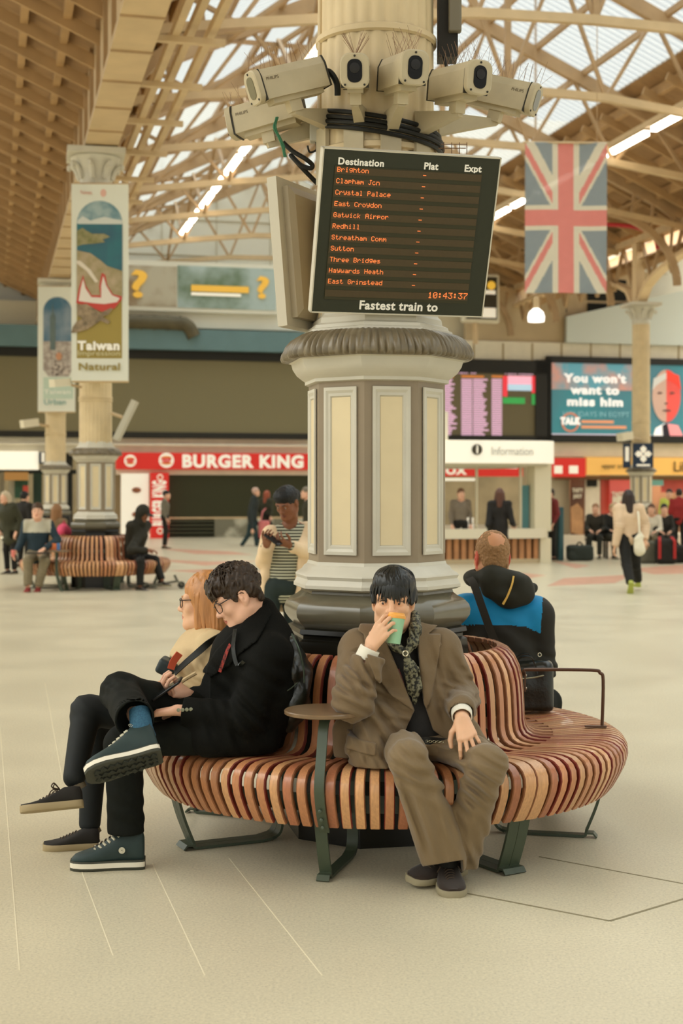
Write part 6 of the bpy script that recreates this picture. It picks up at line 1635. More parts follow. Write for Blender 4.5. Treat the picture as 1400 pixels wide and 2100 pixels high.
    shoe(body, (.49, 5.86, .022), (-.70, -.60, .0), (.42, .15, .9), .285, .115, shoe_dark, sole_grey, lace_dark, .10, .022)
    for i, a in enumerate((an[0] + V3(.01, .03, -.01), an[1] + V3(-.02, -.03, 0))):
        m = MB(); m.tube([Vector(a + V3(0, .0, .05)), Vector(a + V3(.0, .01, -.04))], [.046, .044], 14); local(body, m.build('sock', M('sock_black', (24, 22, 18), .8), None))
    # the cup
    ax = unit(P(813, 1262, 5.75) - P(807, 1320, 5.735)); c0 = npv(P(807, 1320, 5.735)); q = Vector(ax).to_track_quat('Z', 'Y').to_matrix()
    t = thing('paper_cup', 'pale green paper coffee cup with an orange lid, held by the person in brown', 'cup', c0, 0, rot=q.to_euler())
    MB().lathe([(.0253, 0), (.0262, .002), (.0347, .104), (.036, .106)], 32).build('cup_body', M('cup_green', (158, 206, 168), .5), t)
    MB().lathe([(.0375, .102), (.038, .106), (.037, .114), (.034, .117), (.032, .124), (.0, .124)], 32).build('lid', M('lid_orange', (236, 166, 74), .4), t)
    m = MB(); g = random.Random(2)
    def onc(a, z): r = .0255 + .0092 * z / .104 + .0006; return (r * math.sin(a), -r * math.cos(a), z)
    # drawn leaf outline on the cup
    for k in range(4):
        pts = [onc(-.2 + .75 * math.cos(t_) * (.5 + .1 * k) + .1 * math.sin(5 * t_), .044 + .018 * math.sin(t_) * (1 - .15 * k) + .004 * k) for t_ in [j * PI / 9 for j in range(18)]]
        m.tube(pts, .0006, 4, closed=True)
    m.build('printed_drawing', M('print_dark_green', (66, 104, 78), .6), t)
    return root
man_in_brown()
# ================================================================ THE MAN IN BLACK, THE WOMAN IN BEIGE, THE MAN IN BLUE
wool_black = M('wool_black', (15, 15, 11), .8, noise=(60, .18), bump=(200, .2), spec=.12); denim_black = M('denim_black', (19, 21, 16), .8, noise=(50, .15), spec=.15)
hair_brown = M('hair_brown', (52, 38, 24), .5, noise=(70, .4), spec=.4); hair_ginger = M('hair_ginger', (188, 130, 76), .45, noise=(50, .2), stretch=(1, 1, .2), spec=.5)
glass_frame = M('glasses_frame', (44, 30, 22), .3); boot_teal = M('boot_dark_teal', (38, 54, 52), .6, noise=(30, .1)); boot_sole = M('boot_sole_black', (62, 62, 50), .7); mid_white = M('midsole_white', (224, 216, 196), .6)
black_leather = M('black_leather', (22, 25, 18), .32, noise=(14, .2), bump=(60, .15), spec=.6)
lace_white = M('lace_eyelet', (200, 194, 170), .6)
def man_in_black():
    root = thing('person', 'person in a black coat and glasses sitting cross-legged, looking at a phone', 'person', P(485, 1560, 6.1))
    hd = Head(P(490, 1221, 6.12), (-.86, -.12, -.48), (-.44, 0, .88), 1.06)
    pel = npv(P(488, 1490, 6.12)); mid = npv(P(540, 1410, 6.15)); chs = npv(P(528, 1335, 6.15)); neck = npv(P(531, 1272, 6.14))
    sh = [npv(P(538, 1342, 6.34)), npv(P(553, 1345, 5.97))]                 # 0 the far right arm, 1 the near left arm
    el = [npv(P(455, 1466, 6.32)), npv(P(500, 1474, 5.93))]; wr = [npv(P(386, 1424, 6.12)), npv(P(364, 1456, 5.94))]
    hip = [pel + V3(.03, .11, -.01), pel + V3(.03, -.11, -.02)]
    kn = [npv(P(247, 1420, 6.06)), npv(P(254, 1528, 5.96))]; an = [npv(P(284, 1476, 5.72)), npv(P(272, 1716, 6.0))]
    Sh_ = hd.skin(.0028, neck, .056)
    hr = hand(wr[0], (-.78, -.55, .22), (.42, -.18, .88), True, ((38, 52, 34), (40, 54, 34), (42, 54, 34), (46, 50, 30)), (3, 1, -2, -5), ((.6, .6, .5), (.9, .1, .45), (.95, -.2, .3)), 1.06, .0026, el[0], .034)
    hl = hand(wr[1], (-.93, .30, -.18), (-.1, .1, -1), False, ((18, 25, 16),) * 4, (5, 1, -2, -6), ((.6, .7, .2), (.85, .3, .3), (.95, .1, .3)), 1.06, .003, el[1], .034)
    B = Sdf(V3(-1.15, 5.55, .05), V3(-.15, 6.6, 1.15), .016)
    B.chain([pel, mid, chs, neck], [.12, .11, .11, .055], .05)
    for i in (0, 1):
        B.rc(neck, sh[i], .05, .045, .03); B.rc(sh[i], el[i], .042, .034, .02); B.rc(el[i], wr[i], .034, .026, .02); B.rc(hip[i], kn[i], .06, .05, .03); B.rc(kn[i], an[i], .046, .034, .02)
    body = npmesh('body', [Sh_, hr, hl, B], [skin_rosy, lip_pale], root, lambda p: hd.lip(p).astype(int))
    hd.eyes(body, .45); hd.brows(body, hair_brown); hd.lids(body, hair_brown); hd.glasses(body, glass_frame)
    def fn(S_, E_, C_):
        E_((0, -.012, .046), (.085, .104, .090)); E_((0, .055, .080), (.070, .055, .042), .03); E_((0, .088, .062), (.058, .024, .026), .02)
        for sx_ in (-1, 1): C_((sx_ * .074, .01, .02), (sx_ * .073, .022, -.012), .012, .006, .02); C_((sx_ * .062, -.062, .0), (sx_ * .046, -.07, -.052), .026, .012, .03)
        E_((0, .092, -.036), (.085, .060, .076), .010, 'sub')
        for sx_ in (-1, 1): E_((sx_ * .09, -.005, -.022), (.03, .026, .038), .008, 'sub')
        S_.noise((.010, .016, .022), .007, 14); S_.noise((.006, .006, .016), .003, 24)
    hair = npmesh('hair', [hair_sdf(hd, .0028, fn)], hair_brown, body)
    def fk(t, g):
        a = g.uniform(0, 2 * PI); rr = math.sqrt(g.random()) * .95; x, y = .078 * rr * math.cos(a), -.005 + .095 * rr * math.sin(a); z = .050 + .088 * math.sqrt(max(1 - rr * rr, 0))
        dx, dy = g.uniform(-.010, .010), g.uniform(.006, .03)
        return [(x, y, z - .004), (x * 1.04 + dx * .5, y * 1.04 + dy * .5, z + .008), (x * 1.10 + dx, y * 1.08 + dy, z - .006 + g.uniform(-.006, .008) - .02 * rr)]
    locks(hd, hair, hair_brown, None, 190, 8, fk, .0052)
    locks(hd, hair, hair_brown, None, 30, 9, lambda t, g: [(-.062 + .124 * t, .078, .088), (-.064 + .128 * t + g.uniform(-.01, .01), .106 - abs(t - .5) * .03, .068), (-.064 + .128 * t + g.uniform(-.012, .012), .112 - abs(t - .5) * .05, .036 + g.uniform(-.016, .012))], .006)
    # shirt collar and red lanyard
    C_ = Sdf(neck - .12, neck + V3(.12, .12, .14), .004); C_.rc(neck + V3(.0, 0, -.04), hd.w(0, -.025, -.085), .070, .068, .02); ax_ = unit(hd.w(0, -.02, -.06) - neck)
    C_.half(hd.w(0, .0, -.10), ax_ + V3(-.35, 0, 0)); npmesh('shirt_collar', [C_], M('shirt_green_check', (70, 76, 54), .8, noise=(90, .3)), body)
    # coat
    J = Sdf(V3(-1.02, 5.72, .42), V3(-.06, 6.62, 1.14), .0065)
    J.chain([pel + V3(.03, .01, .0), mid + V3(.02, 0, 0), chs + V3(.0, 0, -.01), neck + V3(.02, 0, -.04)], [.165, .17, .175, .075], .07, ((0, 1, 0), 1.12))
    J.rc(sh[0] + V3(0, -.02, 0), sh[1] + V3(0, .02, 0), .088, .088, .05); J.rc(chs + V3(-.08, -.02, -.02), npv(P(448, 1400, 6.15)), .10, .075, .06, ((0, 1, 0), 1.2)); J.rc(npv(P(440, 1395, 6.10)), npv(P(470, 1450, 6.1)), .05, .08, .05)
    J.rc(neck + V3(.035, 0, -.03), neck + V3(.012, 0, .035), .072, .066, .03)
    J.rc(sh[0], el[0], .078, .070, .04); J.rc(el[0], npv(P(402, 1432, 6.16)), .070, .052, .03)
    J.rc(sh[1], el[1], .082, .074, .04); J.rc(el[1], npv(P(384, 1458, 5.945)), .072, .056, .03)
    J.chain([pel + V3(.02, 0, -.02), npv(P(440, 1500, 6.02)), npv(P(385, 1512, 6.00))], [.16, .10, .075], .05); J.chain([pel + V3(.04, -.12, -.02), npv(P(430, 1515, 5.93))], [.10, .07], .05)
    J.rc(npv(P(552, 1530, 6.12)), npv(P(556, 1530, 6.25)), .045, .045, .05); J.rc(npv(P(545, 1525, 6.0)), npv(P(430, 1530, 5.90)), .05, .045, .05)
    for c, R, dv, lam, am, ph in ((el[1] + V3(.03, -.04, .03), .12, (.7, 0, .7), .06, .010, 0), (el[1] + V3(-.10, -.04, 0), .10, (1, 0, .2), .06, .006, 1), (sh[1] + V3(-.02, -.05, -.10), .13, (.5, 0, 1), .08, .007, 0), (npv(P(480, 1520, 5.9)), .15, (1, 0, .5), .09, .007, 0), (npv(P(450, 1380, 6.02)), .12, (.6, 0, 1), .09, .006, 1)):
        J.fold(c, R, dv, lam, am, ph, .8)
    J.noise((.06, .06, .09), .004, 31)
    J.half(npv(P(374, 1458, 5.945)), wr[1] - el[1], 'sub', 0, wr[1] - V3(.1, .1, .1), wr[1] + V3(.05, .1, .1)); J.half(npv(P(395, 1429, 6.14)), wr[0] - el[0], 'sub', 0, wr[0] - .09, wr[0] + .09)
    J.rc(hd.w(0, 0, -.07), neck + V3(-.01, 0, .0), .068, .062, .01, None, 'sub')
    J.half(V3(0, 0, .484), (0, 0, -1), 'sub', .004)
    JF = J.F.copy(); ck = npmesh('coat', [J], wool_black, body)
    Q = Sdf.__new__(Sdf); Q.lo, Q.cell, Q.n = J.lo, J.cell, J.n; Q.F = np.maximum(JF - .010, -(JF + .004)).astype(np.float32)
    Q.prism_cut(ppoly([(512, 1262), (545, 1240), (556, 1262), (530, 1310), (492, 1340), (470, 1366), (430, 1392), (418, 1400), (420, 1370), (440, 1336), (478, 1296)], 6.0), 5.5, 6.12, 'int', .004); npmesh('coat_lapel', [Q], wool_black, ck)
    m = MB()
    for k in range(4): m.lathe([(.008, 0), (.008, .004), (.004, .005)], 10, P(366 + 8.5 * k, 1456 - k * .5, 5.892), Matrix.Rotation(rad(90), 3, 'X'))
    local(ck, m.build('cuff_buttons', M('button_pewter', (140, 140, 116), .35, metal=.4), None))
    m = MB(); m.strip(bez([P(474, 1318, 5.985), P(466, 1334, 5.965), P(458, 1356, 5.955), P(450, 1378, 5.955)], 4), .014, .004, (1, 0, .3)); local(body, m.build('lanyard', M('lanyard_red', (168, 52, 40), .6, noise=(120, .15), col2=(40, 24, 20)), None))
    m = MB(); m.strip(bez([P(482, 1290, 5.99), P(478, 1330, 5.95), P(486, 1364, 5.935), P(500, 1356, 5.925)], 4), .016, .005, (1, 0, .2)); local(body, m.build('backpack_strap', black_leather, None))
    # trousers
    D = Sdf(V3(-1.12, 5.55, .05), V3(-.2, 6.45, .86), .006)
    D.ell(pel + V3(.01, 0, -.02), (.15, .19, .10), None, .04)
    for i in (0, 1): D.rc(hip[i], kn[i], .098, .080, .04)
    D.rc(kn[1], npv(P(258, 1704, 5.985)), .079, .076, .03); D.rc(kn[0], npv(P(276, 1474, 5.70)), .082, .080, .03)
    for c, R, dv, lam, am, ph in ((kn[0] + V3(.02, -.08, .0), .13, (.6, .3, 1), .055, .008, 0), (kn[1] + V3(.07, -.02, .0), .12, (1, 0, .8), .05, .007, 0), (an[1] + V3(0, -.04, .12), .13, (.2, 0, 1), .08, .004, 0), (npv(P(300, 1430, 5.95)), .14, (1, 0, .6), .07, .006, 0)): D.fold(c, R, dv, lam, am, ph, .8)
    D.noise((.05, .05, .08), .003, 41)
    D.half(npv(P(252, 1710, 5.965)), (0, 0, -1), 'sub', 0, V3(-1.2, 5.6, 0), V3(-.7, 6.2, .25)); ax_ = unit(npv(P(268, 1470, 5.72)) - kn[0])
    D.half(npv(P(276, 1478, 5.695)), ax_, 'sub', 0, V3(-1.0, 5.5, .5), V3(-.7, 5.86, .8)); D.rc(npv(P(275, 1468, 5.72)), npv(P(279, 1492, 5.65)), .070, .072, 0, None, 'sub')
    D.half(V3(0, 0, .484), (0, 0, -1), 'sub', .004, V3(-.80, 5.7, .2), V3(0, 6.5, .6))
    npmesh('trousers', [D], denim_black, body)
    # socks and boots
    sockm = M('sock_blue', (44, 84, 108), .8, noise=(150, .05), col2=(52, 96, 120))
    m = MB(); m.tube([Vector(an[0] + V3(.0, .03, .03)), P(290, 1494, 5.70), P(298, 1516, 5.70)], [.044, .046, .046], 16); s1 = m.build('sock', sockm, None); local(body, s1)
    m = MB(); g = random.Random(4)
    for k in range(46):
        a = g.uniform(-1.3, 1.3); f = g.uniform(.2, .95); c = Vector(an[0]).lerp(P(292, 1500, 5.70), f) ; m.ball(c + Vector((.046 * math.sin(a), -.046 * math.cos(a), 0)), .0022, 5)
    local(body, m.build('sock_dots', lace_white, None)); 
    m = MB(); m.tube([Vector(an[1] + V3(0, 0, .06)), Vector(an[1] + V3(0, 0, -.06))], [.043, .043], 16); local(body, m.build('sock', M('sock_black', (24, 22, 18), .8), None))
    h1 = P(296, 1775, 6.0); s2 = shoe(body, (h1.x, 6.0, 0), (-1, -.10, 0), (0, 0, 1), .305, .112, boot_teal, boot_sole, lace_dark, .172, .036, 'boot', midsole=mid_white, eyelet=lace_white)
    hh = P(331, 1552, 5.60); s3 = shoe(body, hh, (-.93, -.20, -.24), (-.14, .72, .66), .30, .114, boot_teal, boot_sole, lace_dark, .175, .034, 'boot', midsole=mid_white, eyelet=lace_white)
    # round emblem on the boot, pale eyelets
    m = MB(); c = P(250, 1744, 5.938); m.lathe([(.0135, 0), (.0135, .003), (.0105, .0035), (.0105, .002)], 20, c, Matrix.Rotation(rad(90), 3, 'X')); m.box(c + Vector((0, -.003, 0)), (.004, .002, .016)); m.box(c + Vector((0, -.003, .001)), (.014, .002, .0035)); local(s2, m.build('boot_emblem', lace_white, None)); bpy.data.objects
    # tread on the raised sole
    f = unit((-.93, -.20, -.24)); u = npv((-.14, .72, .66)); u = unit(u - f * (u @ f)); r = np.cross(f, u); hb = npv(hh); m = MB()
    for i in range(9):
        for j in (-1, 0, 1):
            c = hb + f * (.03 + .028 * i) + r * j * .031 * (1 if 1 < i < 8 else .75) - u * .004
            m.box(c, (.022, .018, .009), Matrix([list(map(float, x)) for x in np.stack([r, f, u], 1)]) @ Matrix.Rotation(rad(35 * (1 if (i + j) % 2 else -1)), 3, 'Z'))
    local(s3, m.build('sole_tread', M('tread_dark', (44, 46, 36), .8), None))
    # phone
    c = P(343, 1413, 6.03); dx = unit((.80, .05, -.55)); nz = unit(npv((.52, -.22, .80)) - dx * (npv((.52, -.22, .80)) @ dx)); yy = np.cross(nz, dx)
    R = Matrix([list(map(float, x)) for x in np.stack([yy, dx, nz], 1)])
    t = thing('mobile_phone', 'black mobile phone held in the hand of the person in the black coat', 'phone', c, 0, rot=R.to_euler())
    MB().bevbox((0, 0, 0), (.074, .150, .010), .010).build('phone_case', M('phone_black', (16, 16, 14), .35), t); MB().box((0, 0, .0055), (.066, .138, .001)).build('screen', M('phone_screen', (34, 36, 36), .1), t)
    # backpack on his back
    bp = thing('backpack', 'glossy black backpack behind the person in the black coat', 'backpack', P(600, 1400, 6.15))
    K = Sdf(V3(-.30, 5.86, .50), V3(-.02, 6.42, 1.0), .006)
    K.chain([npv(P(590, 1320, 6.14)), npv(P(606, 1375, 6.13)), npv(P(602, 1440, 6.13)), npv(P(588, 1480, 6.13))], [.045, .060, .062, .045], .05, ((0, 1, 0), 2.1)); K.noise((.05, .08, .05), .008, 51)
    K.rc(npv(P(622, 1385, 6.08)), npv(P(616, 1420, 6.02)), .03, .035, .03)
    npmesh('bag_body', [K], black_leather, bp)
    m = MB(); m.tube(bez([P(598, 1300, 6.05), P(612, 1330, 6.0), P(622, 1370, 5.98), P(624, 1400, 5.98)], 4), .004, 6); m.tube(bez([P(565, 1425, 5.97), P(590, 1416, 5.97), P(610, 1400, 5.98)], 4), .003, 6); m.build('zip', M('zip_grey', (70, 80, 66), .3, metal=.4), None); local(bp, bpy.data.objects['zip'])
    return root
man_in_black()

beige_cotton = M('beige_cotton', (206, 180, 136), .75, noise=(8, .07), bump=(120, .1)); jean_dark = M('jean_dark', (16, 20, 18), .75, noise=(40, .12))
def woman_in_beige():
    root = thing('person', 'person with ginger hair and a beige jacket sitting behind the one in black', 'person', P(395, 1560, 6.5))
    hd = Head(P(421, 1232, 6.58), (-.97, .10, -.03), (-.03, 0, 1), 1.08)
    pel = npv(P(402, 1468, 6.50)); mid = npv(P(412, 1400, 6.52)); chs = npv(P(420, 1345, 6.55)); neck = npv(P(424, 1298, 6.57))
    sh = [npv(P(412, 1325, 6.74)), npv(P(440, 1328, 6.40))]; el = [npv(P(390, 1430, 6.74)), npv(P(424, 1425, 6.36))]; wr = [npv(P(340, 1412, 6.56)), npv(P(344, 1400, 6.42))]
    hip = [pel + V3(0, .10, 0), pel + V3(0, -.10, 0)]; kn = [npv(P(196, 1478, 6.42)), npv(P(178, 1458, 6.22))]; an = [npv(P(184, 1690, 6.36)), npv(P(152, 1596, 6.02))]
    Sh_ = hd.skin(.0032, neck, .050, jaw=.94)
    hs = [hand(wr[i], (-.95, 0, -.25), (0, -.3, -1), i == 0, ((22, 30, 20),) * 4, k=.95, cell=.0035, forearm=el[i], fr=.03) for i in (0, 1)]
    B = Sdf(V3(-1.25, 5.9, .05), V3(-.4, 6.95, 1.1), .018); B.chain([pel, mid, chs, neck], [.12, .10, .10, .05], .05)
    for i in (0, 1): B.rc(neck, sh[i], .045, .04, .03); B.rc(sh[i], el[i], .038, .03, .02); B.rc(el[i], wr[i], .03, .024, .02); B.rc(hip[i], kn[i], .06, .045, .03); B.rc(kn[i], an[i], .045, .032, .02)
    body = npmesh('body', [Sh_, *hs, B], [skin_pale, lip_pale], root, lambda p: hd.lip(p).astype(int))
    hd.eyes(body); hd.brows(body, hair_ginger); hd.glasses(body, glass_frame, rx=.024, rz=.020)
    def fn(S_, E_, C_):
        E_((0, -.016, .040), (.086, .104, .092))
        for sx_ in (-1, 1): C_((sx_ * .068, .012, .02), (sx_ * .074, .012, -.105), .026, .022, .03); C_((sx_ * .05, -.05, 0), (sx_ * .06, -.055, -.108), .045, .040, .03)
        C_((0, -.07, 0), (0, -.08, -.108), .05, .045, .03)
        E_((0, .105, -.05), (.054, .07, .11), .008, 'sub')
        S_.half(hd.w(0, 0, -.128), -hd.u, 'sub', .006); S_.noise((.008, .008, .12), .004, 4)
    S_ = hair_sdf(hd, .0034, fn); hair = npmesh('hair', [S_], hair_ginger, body)
    locks(hd, hair, hair_ginger, None, 70, 3, lambda t, g: (lambda a, j: [(math.sin(a) * .03, -.01 + math.cos(a) * .03, .130), (math.sin(a) * .088, -.012 + math.cos(a) * .098, .05), (math.sin(a) * .096, -.016 + math.cos(a) * .100 * (1 if math.cos(a) < .1 else .6), -.05), (math.sin(a) * (.098 + j), -.02 + math.cos(a) * .098 * (1 if math.cos(a) < .1 else .5), -.130 + g.uniform(-.012, .006))])(rad(48 + 264 * t), g.uniform(-.006, .006)), .0075)
    J = Sdf(V3(-1.1, 6.05, .44), V3(-.35, 7.0, 1.08), .0075)
    J.chain([pel, mid, chs, neck + V3(0, 0, -.05)], [.15, .135, .14, .07], .06, ((0, 1, 0), 1.08)); J.rc(sh[0], sh[1], .075, .075, .05); J.rc(chs + V3(-.05, 0, -.02), mid + V3(-.06, 0, 0), .095, .085, .05)
    for i in (0, 1): J.rc(sh[i], el[i], .070, .062, .03); J.rc(el[i], wr[i] + V3(.04, 0, 0), .060, .048, .03)
    J.chain([pel, npv(P(345, 1450, 6.40)), npv(P(300, 1452, 6.34))], [.13, .09, .06], .05)
    for c, R, dv, lam, am, ph in ((el[1] + V3(0, -.04, .03), .12, (.3, 0, 1), .055, .010, 0), (mid + V3(-.1, -.1, 0), .14, (.5, 0, 1), .07, .010, 0), (sh[1] + V3(-.04, -.05, -.08), .13, (1, 0, .5), .07, .008, 0), (npv(P(340, 1440, 6.3)), .12, (1, 0, .6), .06, .009, 0)): J.fold(c, R, dv, lam, am, ph, .8)
    J.noise((.05, .05, .07), .005, 71); J.rc(hd.w(0, .01, -.08), neck + V3(-.02, 0, -.03), .056, .060, .01, None, 'sub'); J.half(V3(0, 0, .484), (0, 0, -1), 'sub', .004)
    J.half(wr[1] + V3(.025, 0, 0), (-1, 0, 0), 'sub', 0, wr[1] - .1, wr[1] + V3(.03, .09, .1)); jk = npmesh('jacket', [J], beige_cotton, body)
    m = MB(); m.strip(bez([P(462, 1298, 6.40), P(436, 1312, 6.32), P(410, 1334, 6.31), P(384, 1356, 6.33), P(358, 1380, 6.36)], 5), .030, .005, (.5, 0, 1)); st = m.build('bag_strap', M('strap_black', (26, 26, 20), .6), None); local(body, st)
    m = MB(); m.strip(bez([P(368, 1340, 6.345), P(356, 1356, 6.35), P(350, 1372, 6.355)], 4), .032, .008, (.8, 0, .5)); local(body, m.build('strap_tag', M('tag_orange', (206, 88, 56), .6), None))
    m = MB(); m.tube(bez([P(402, 1380, 6.30), P(372, 1398, 6.29), P(366, 1412, 6.29), P(396, 1424, 6.28)], 5), .009, 7); local(jk, m.build('jacket_tie', beige_cotton, None))
    D = Sdf(V3(-1.3, 5.85, .06), V3(-.5, 6.75, .78), .0075); D.ell(pel, (.14, .17, .09), None, .04)
    for i in (0, 1): D.rc(hip[i], kn[i], .088, .066, .04); D.rc(kn[i], an[i] + (V3(0, 0, 0) if i == 0 else unit(kn[1] - an[1]) * .006), .066, .048, .03)
    D.fold(kn[1], .1, (.5, 0, 1), .05, .005); D.half(an[0] + V3(0, 0, -.015), (0, 0, -1), 'sub', 0, V3(-1.3, 6.2, 0), V3(-.9, 6.6, .2)); D.half(V3(0, 0, .484), (0, 0, -1), 'sub', .004, V3(-.86, 6, .2), V3(0, 7, .6))
    npmesh('trousers', [D], jean_dark, body)
    sn = M('sneaker_black', (32, 28, 22), .8, noise=(30, .2)); sg = M('sneaker_sole', (158, 140, 104), .7)
    for a, kk in zip(an, kn): m = MB(); m.tube([Vector(a + unit(kk - a) * .035), Vector(a), Vector(a + V3(.02, 0, -.045))], [.030, .036, .036], 12); local(body, m.build('sock', M('sock_grey', (118, 106, 84), .8), None))
    h0 = P(204, 1738, 6.33); shoe(body, (h0.x, 6.33, 0), (-1, -.16, 0), (0, 0, 1), .245, .098, sn, sg, lace_dark, .09, .024, laces_bow=False)
    h1 = P(170, 1655, 5.96); shoe(body, h1, (-.97, -.14, -.07), (-.12, .30, .95), .255, .10, sn, sg, lace_dark, .09, .024, midsole=mid_white if False else None, laces_bow=True)
    b = thing('handbag', 'small dark handbag in front of the person in the beige jacket', 'bag', P(346, 1372, 6.45))
    K = Sdf(npv(P(346, 1372, 6.45)) - .12, npv(P(346, 1372, 6.45)) + .12, .006); K.box(npv(P(344, 1368, 6.45)), (.045, .07, .035), np.array(Matrix.Rotation(rad(25), 3, 'Y')), .015, 0); npmesh('bag_body', [K], M('bag_navy', (40, 50, 50), .5), b)
    return root
woman_in_beige()

blue_shell = M('jacket_blue', (0, 132, 184), .65, noise=(5, .05)); black_shell = M('jacket_black', (30, 27, 17), .75, noise=(8, .15)); hood_m = M('hood_black', (34, 33, 20), .75, noise=(10, .2))
hair_sandy = M('hair_sandy', (150, 112, 72), .7, noise=(160, .3))
def man_in_blue():
    root = thing('person', 'balding person in a blue and black hooded jacket, seen from behind', 'person', P(1015, 1560, 7.35))
    hd = Head(P(1008, 1140, 7.42), (-.22, .97, -.06), (.0, .05, 1), 1.12)
    pel = npv(P(1030, 1455, 7.38)); chs = npv(P(1028, 1290, 7.42)); neck = npv(P(1016, 1195, 7.42))
    sh = [npv(P(1102, 1262, 7.40)), npv(P(948, 1258, 7.44))]; el = [npv(P(1112, 1370, 7.42)), npv(P(938, 1370, 7.50))]; wr = [npv(P(1096, 1402, 7.64)), npv(P(960, 1410, 7.7))]
    hip = [pel + V3(.09, .04, 0), pel + V3(-.07, .08, 0)]; kn = [pel + V3(.30, .46, -.03), pel + V3(.12, .54, -.03)]; an = [kn[0] + V3(.03, .06, -.44), kn[1] + V3(0, .04, -.44)]
    S0 = hd.skin(.0036, neck + V3(0, 0, -.02), .062)
    hs = [hand(wr[i], (.3, .8, -.3), (0, -.2, -1), i == 0, ((25, 30, 20),) * 4, k=1., cell=.004, forearm=el[i]) for i in (0, 1)]
    B = Sdf(V3(.4, 7.1, .02), V3(1.4, 8.1, 1.25), .018); B.chain([pel, chs, neck], [.13, .12, .055], .05)
    for i in (0, 1): B.rc(neck, sh[i], .05, .045, .03); B.rc(sh[i], el[i], .045, .036, .02); B.rc(el[i], wr[i], .036, .028, .02); B.rc(hip[i], kn[i], .07, .055, .03); B.rc(kn[i], an[i], .05, .035, .02)
    ears = lambda p: np.where((np.abs(hd.loc(p)[:, 0]) > .0745) & (hd.loc(p)[:, 2] < .03) & (hd.loc(p)[:, 2] > -.06), 1, 0)
    body = npmesh('body', [S0, *hs, B], [skin_ruddy, ear_red], root, ears)
    hd.eyes(body)
    def fn(S_, E_, C_):
        E_((0, -.014, .030), (.0775, .0965, .090)); E_((0, -.055, -.03), (.062, .045, .055), .02)
        E_((0, .085, -.02), (.10, .066, .13), .008, 'sub')
        for sx_ in (-1, 1): E_((sx_ * .088, -.006, -.025), (.026, .030, .045), .008, 'sub')
        S_.ell(hd.w(-.008, -.092, .082), [.050, .030, .044], hd.R, .012, 'sub'); S_.noise(.010, .003, 6)
        S_.noise(.006, .0018, 4)
    hair = npmesh('hair', [hair_sdf(hd, .0032, fn)], hair_sandy, body)
    J = Sdf(V3(.36, 7.08, .44), V3(1.28, 7.85, 1.2), .0075)
    J.chain([pel, npv(P(1030, 1370, 7.40)), chs, npv(P(1022, 1235, 7.42))], [.175, .172, .165, .10], .07, ((0, 1, 0), .80)); J.rc(sh[0] + V3(-.03, 0, .0), sh[1] + V3(.03, 0, 0), .105, .105, .06); J.rc(neck + V3(0, 0, -.03), neck + V3(0, 0, .02), .09, .075, .04)
    for i in (0, 1): J.rc(sh[i], el[i], .085, .070, .04); J.rc(el[i], wr[i], .068, .05, .03)
    for c, R, dv, lam, am, ph in ((npv(P(1060, 1380, 7.26)), .16, (.2, 0, 1), .08, .008, 0), (el[0], .12, (.3, 0, 1), .06, .010, 0), (npv(P(1050, 1300, 7.28)), .16, (.4, 0, 1), .12, .005, 0)): J.fold(c, R, dv, lam, am, ph, .8)
    J.noise((.06, .06, .08), .004, 81); J.half(wr[0] - unit(wr[0] - el[0]) * .01, wr[0] - el[0], 'sub', 0, wr[0] - .09, wr[0] + .09); J.half(V3(0, 0, .484), (0, 0, -1), 'sub', .004)
    def two(p):
        px = 700 + FPX * p[:, 0] / p[:, 1]; py = HY - FPX * (p[:, 2] - CAMH) / p[:, 1]
        return ((py < 1283 + (px - 1040) * .02 + np.maximum(px - 1075, 0) * .45) & (px < 1113 - np.maximum(py - 1215, 0) * .05)).astype(int)
    jk = npmesh('jacket', [J], [black_shell, blue_shell], body, two, 2)
    Hd = Sdf(V3(.55, 7.1, .85), V3(1.25, 7.65, 1.25), .006)
    Hd.chain([npv(P(968, 1188, 7.36)), npv(P(1010, 1182, 7.30)), npv(P(1060, 1196, 7.29)), npv(P(1092, 1205, 7.34))], [.030, .045, .050, .022], .05); Hd.ell(npv(P(1040, 1212, 7.285)), (.14, .050, .070), np.array(Matrix.Rotation(rad(12), 3, 'Y')), .05); Hd.ell(npv(P(1046, 1226, 7.28)), (.075, .045, .055), None, .04)
    Hd.rc(npv(P(966, 1186, 7.40)), npv(P(985, 1172, 7.46)), .035, .03, .04); Hd.rc(npv(P(1056, 1182, 7.44)), npv(P(1090, 1202, 7.38)), .03, .02, .04)
    Hd.noise((.06, .06, .05), .007, 91); hd_o = npmesh('hood', [Hd], hood_m, jk)
    m = MB(); m.strip(bez([P(1053, 1182, 7.238), P(1049, 1200, 7.222), P(1041, 1220, 7.222), P(1031, 1239, 7.232)], 5), .009, .012, (1, 0, .3)); local(jk, m.build('hood_stripe', M('stripe_yellow', (226, 184, 92), .6), None))
    m = MB(); m.strip(bez([P(962, 1186, 7.30), P(972, 1200, 7.245), P(988, 1245, 7.225), P(1006, 1295, 7.235), P(1028, 1345, 7.235), P(1044, 1376, 7.24)], 5), .040, .008, (1, 0, .3)); local(jk, m.build('bag_strap', M('webbing_black', (34, 29, 18), .7), None))
    D = Sdf(V3(.55, 7.2, .06), V3(1.45, 8.1, .72), .010); D.ell(pel, (.18, .15, .10), None, .04)
    for i in (0, 1): D.rc(hip[i], kn[i], .095, .075, .04); D.rc(kn[i], an[i] + V3(0, 0, .03), .072, .06, .03)
    D.half(V3(0, 0, .484), (0, 0, -1), 'sub', .004, V3(.5, 7.1, .3), V3(1.2, 7.66, .6)); npmesh('trousers', [D], denim_black, body)
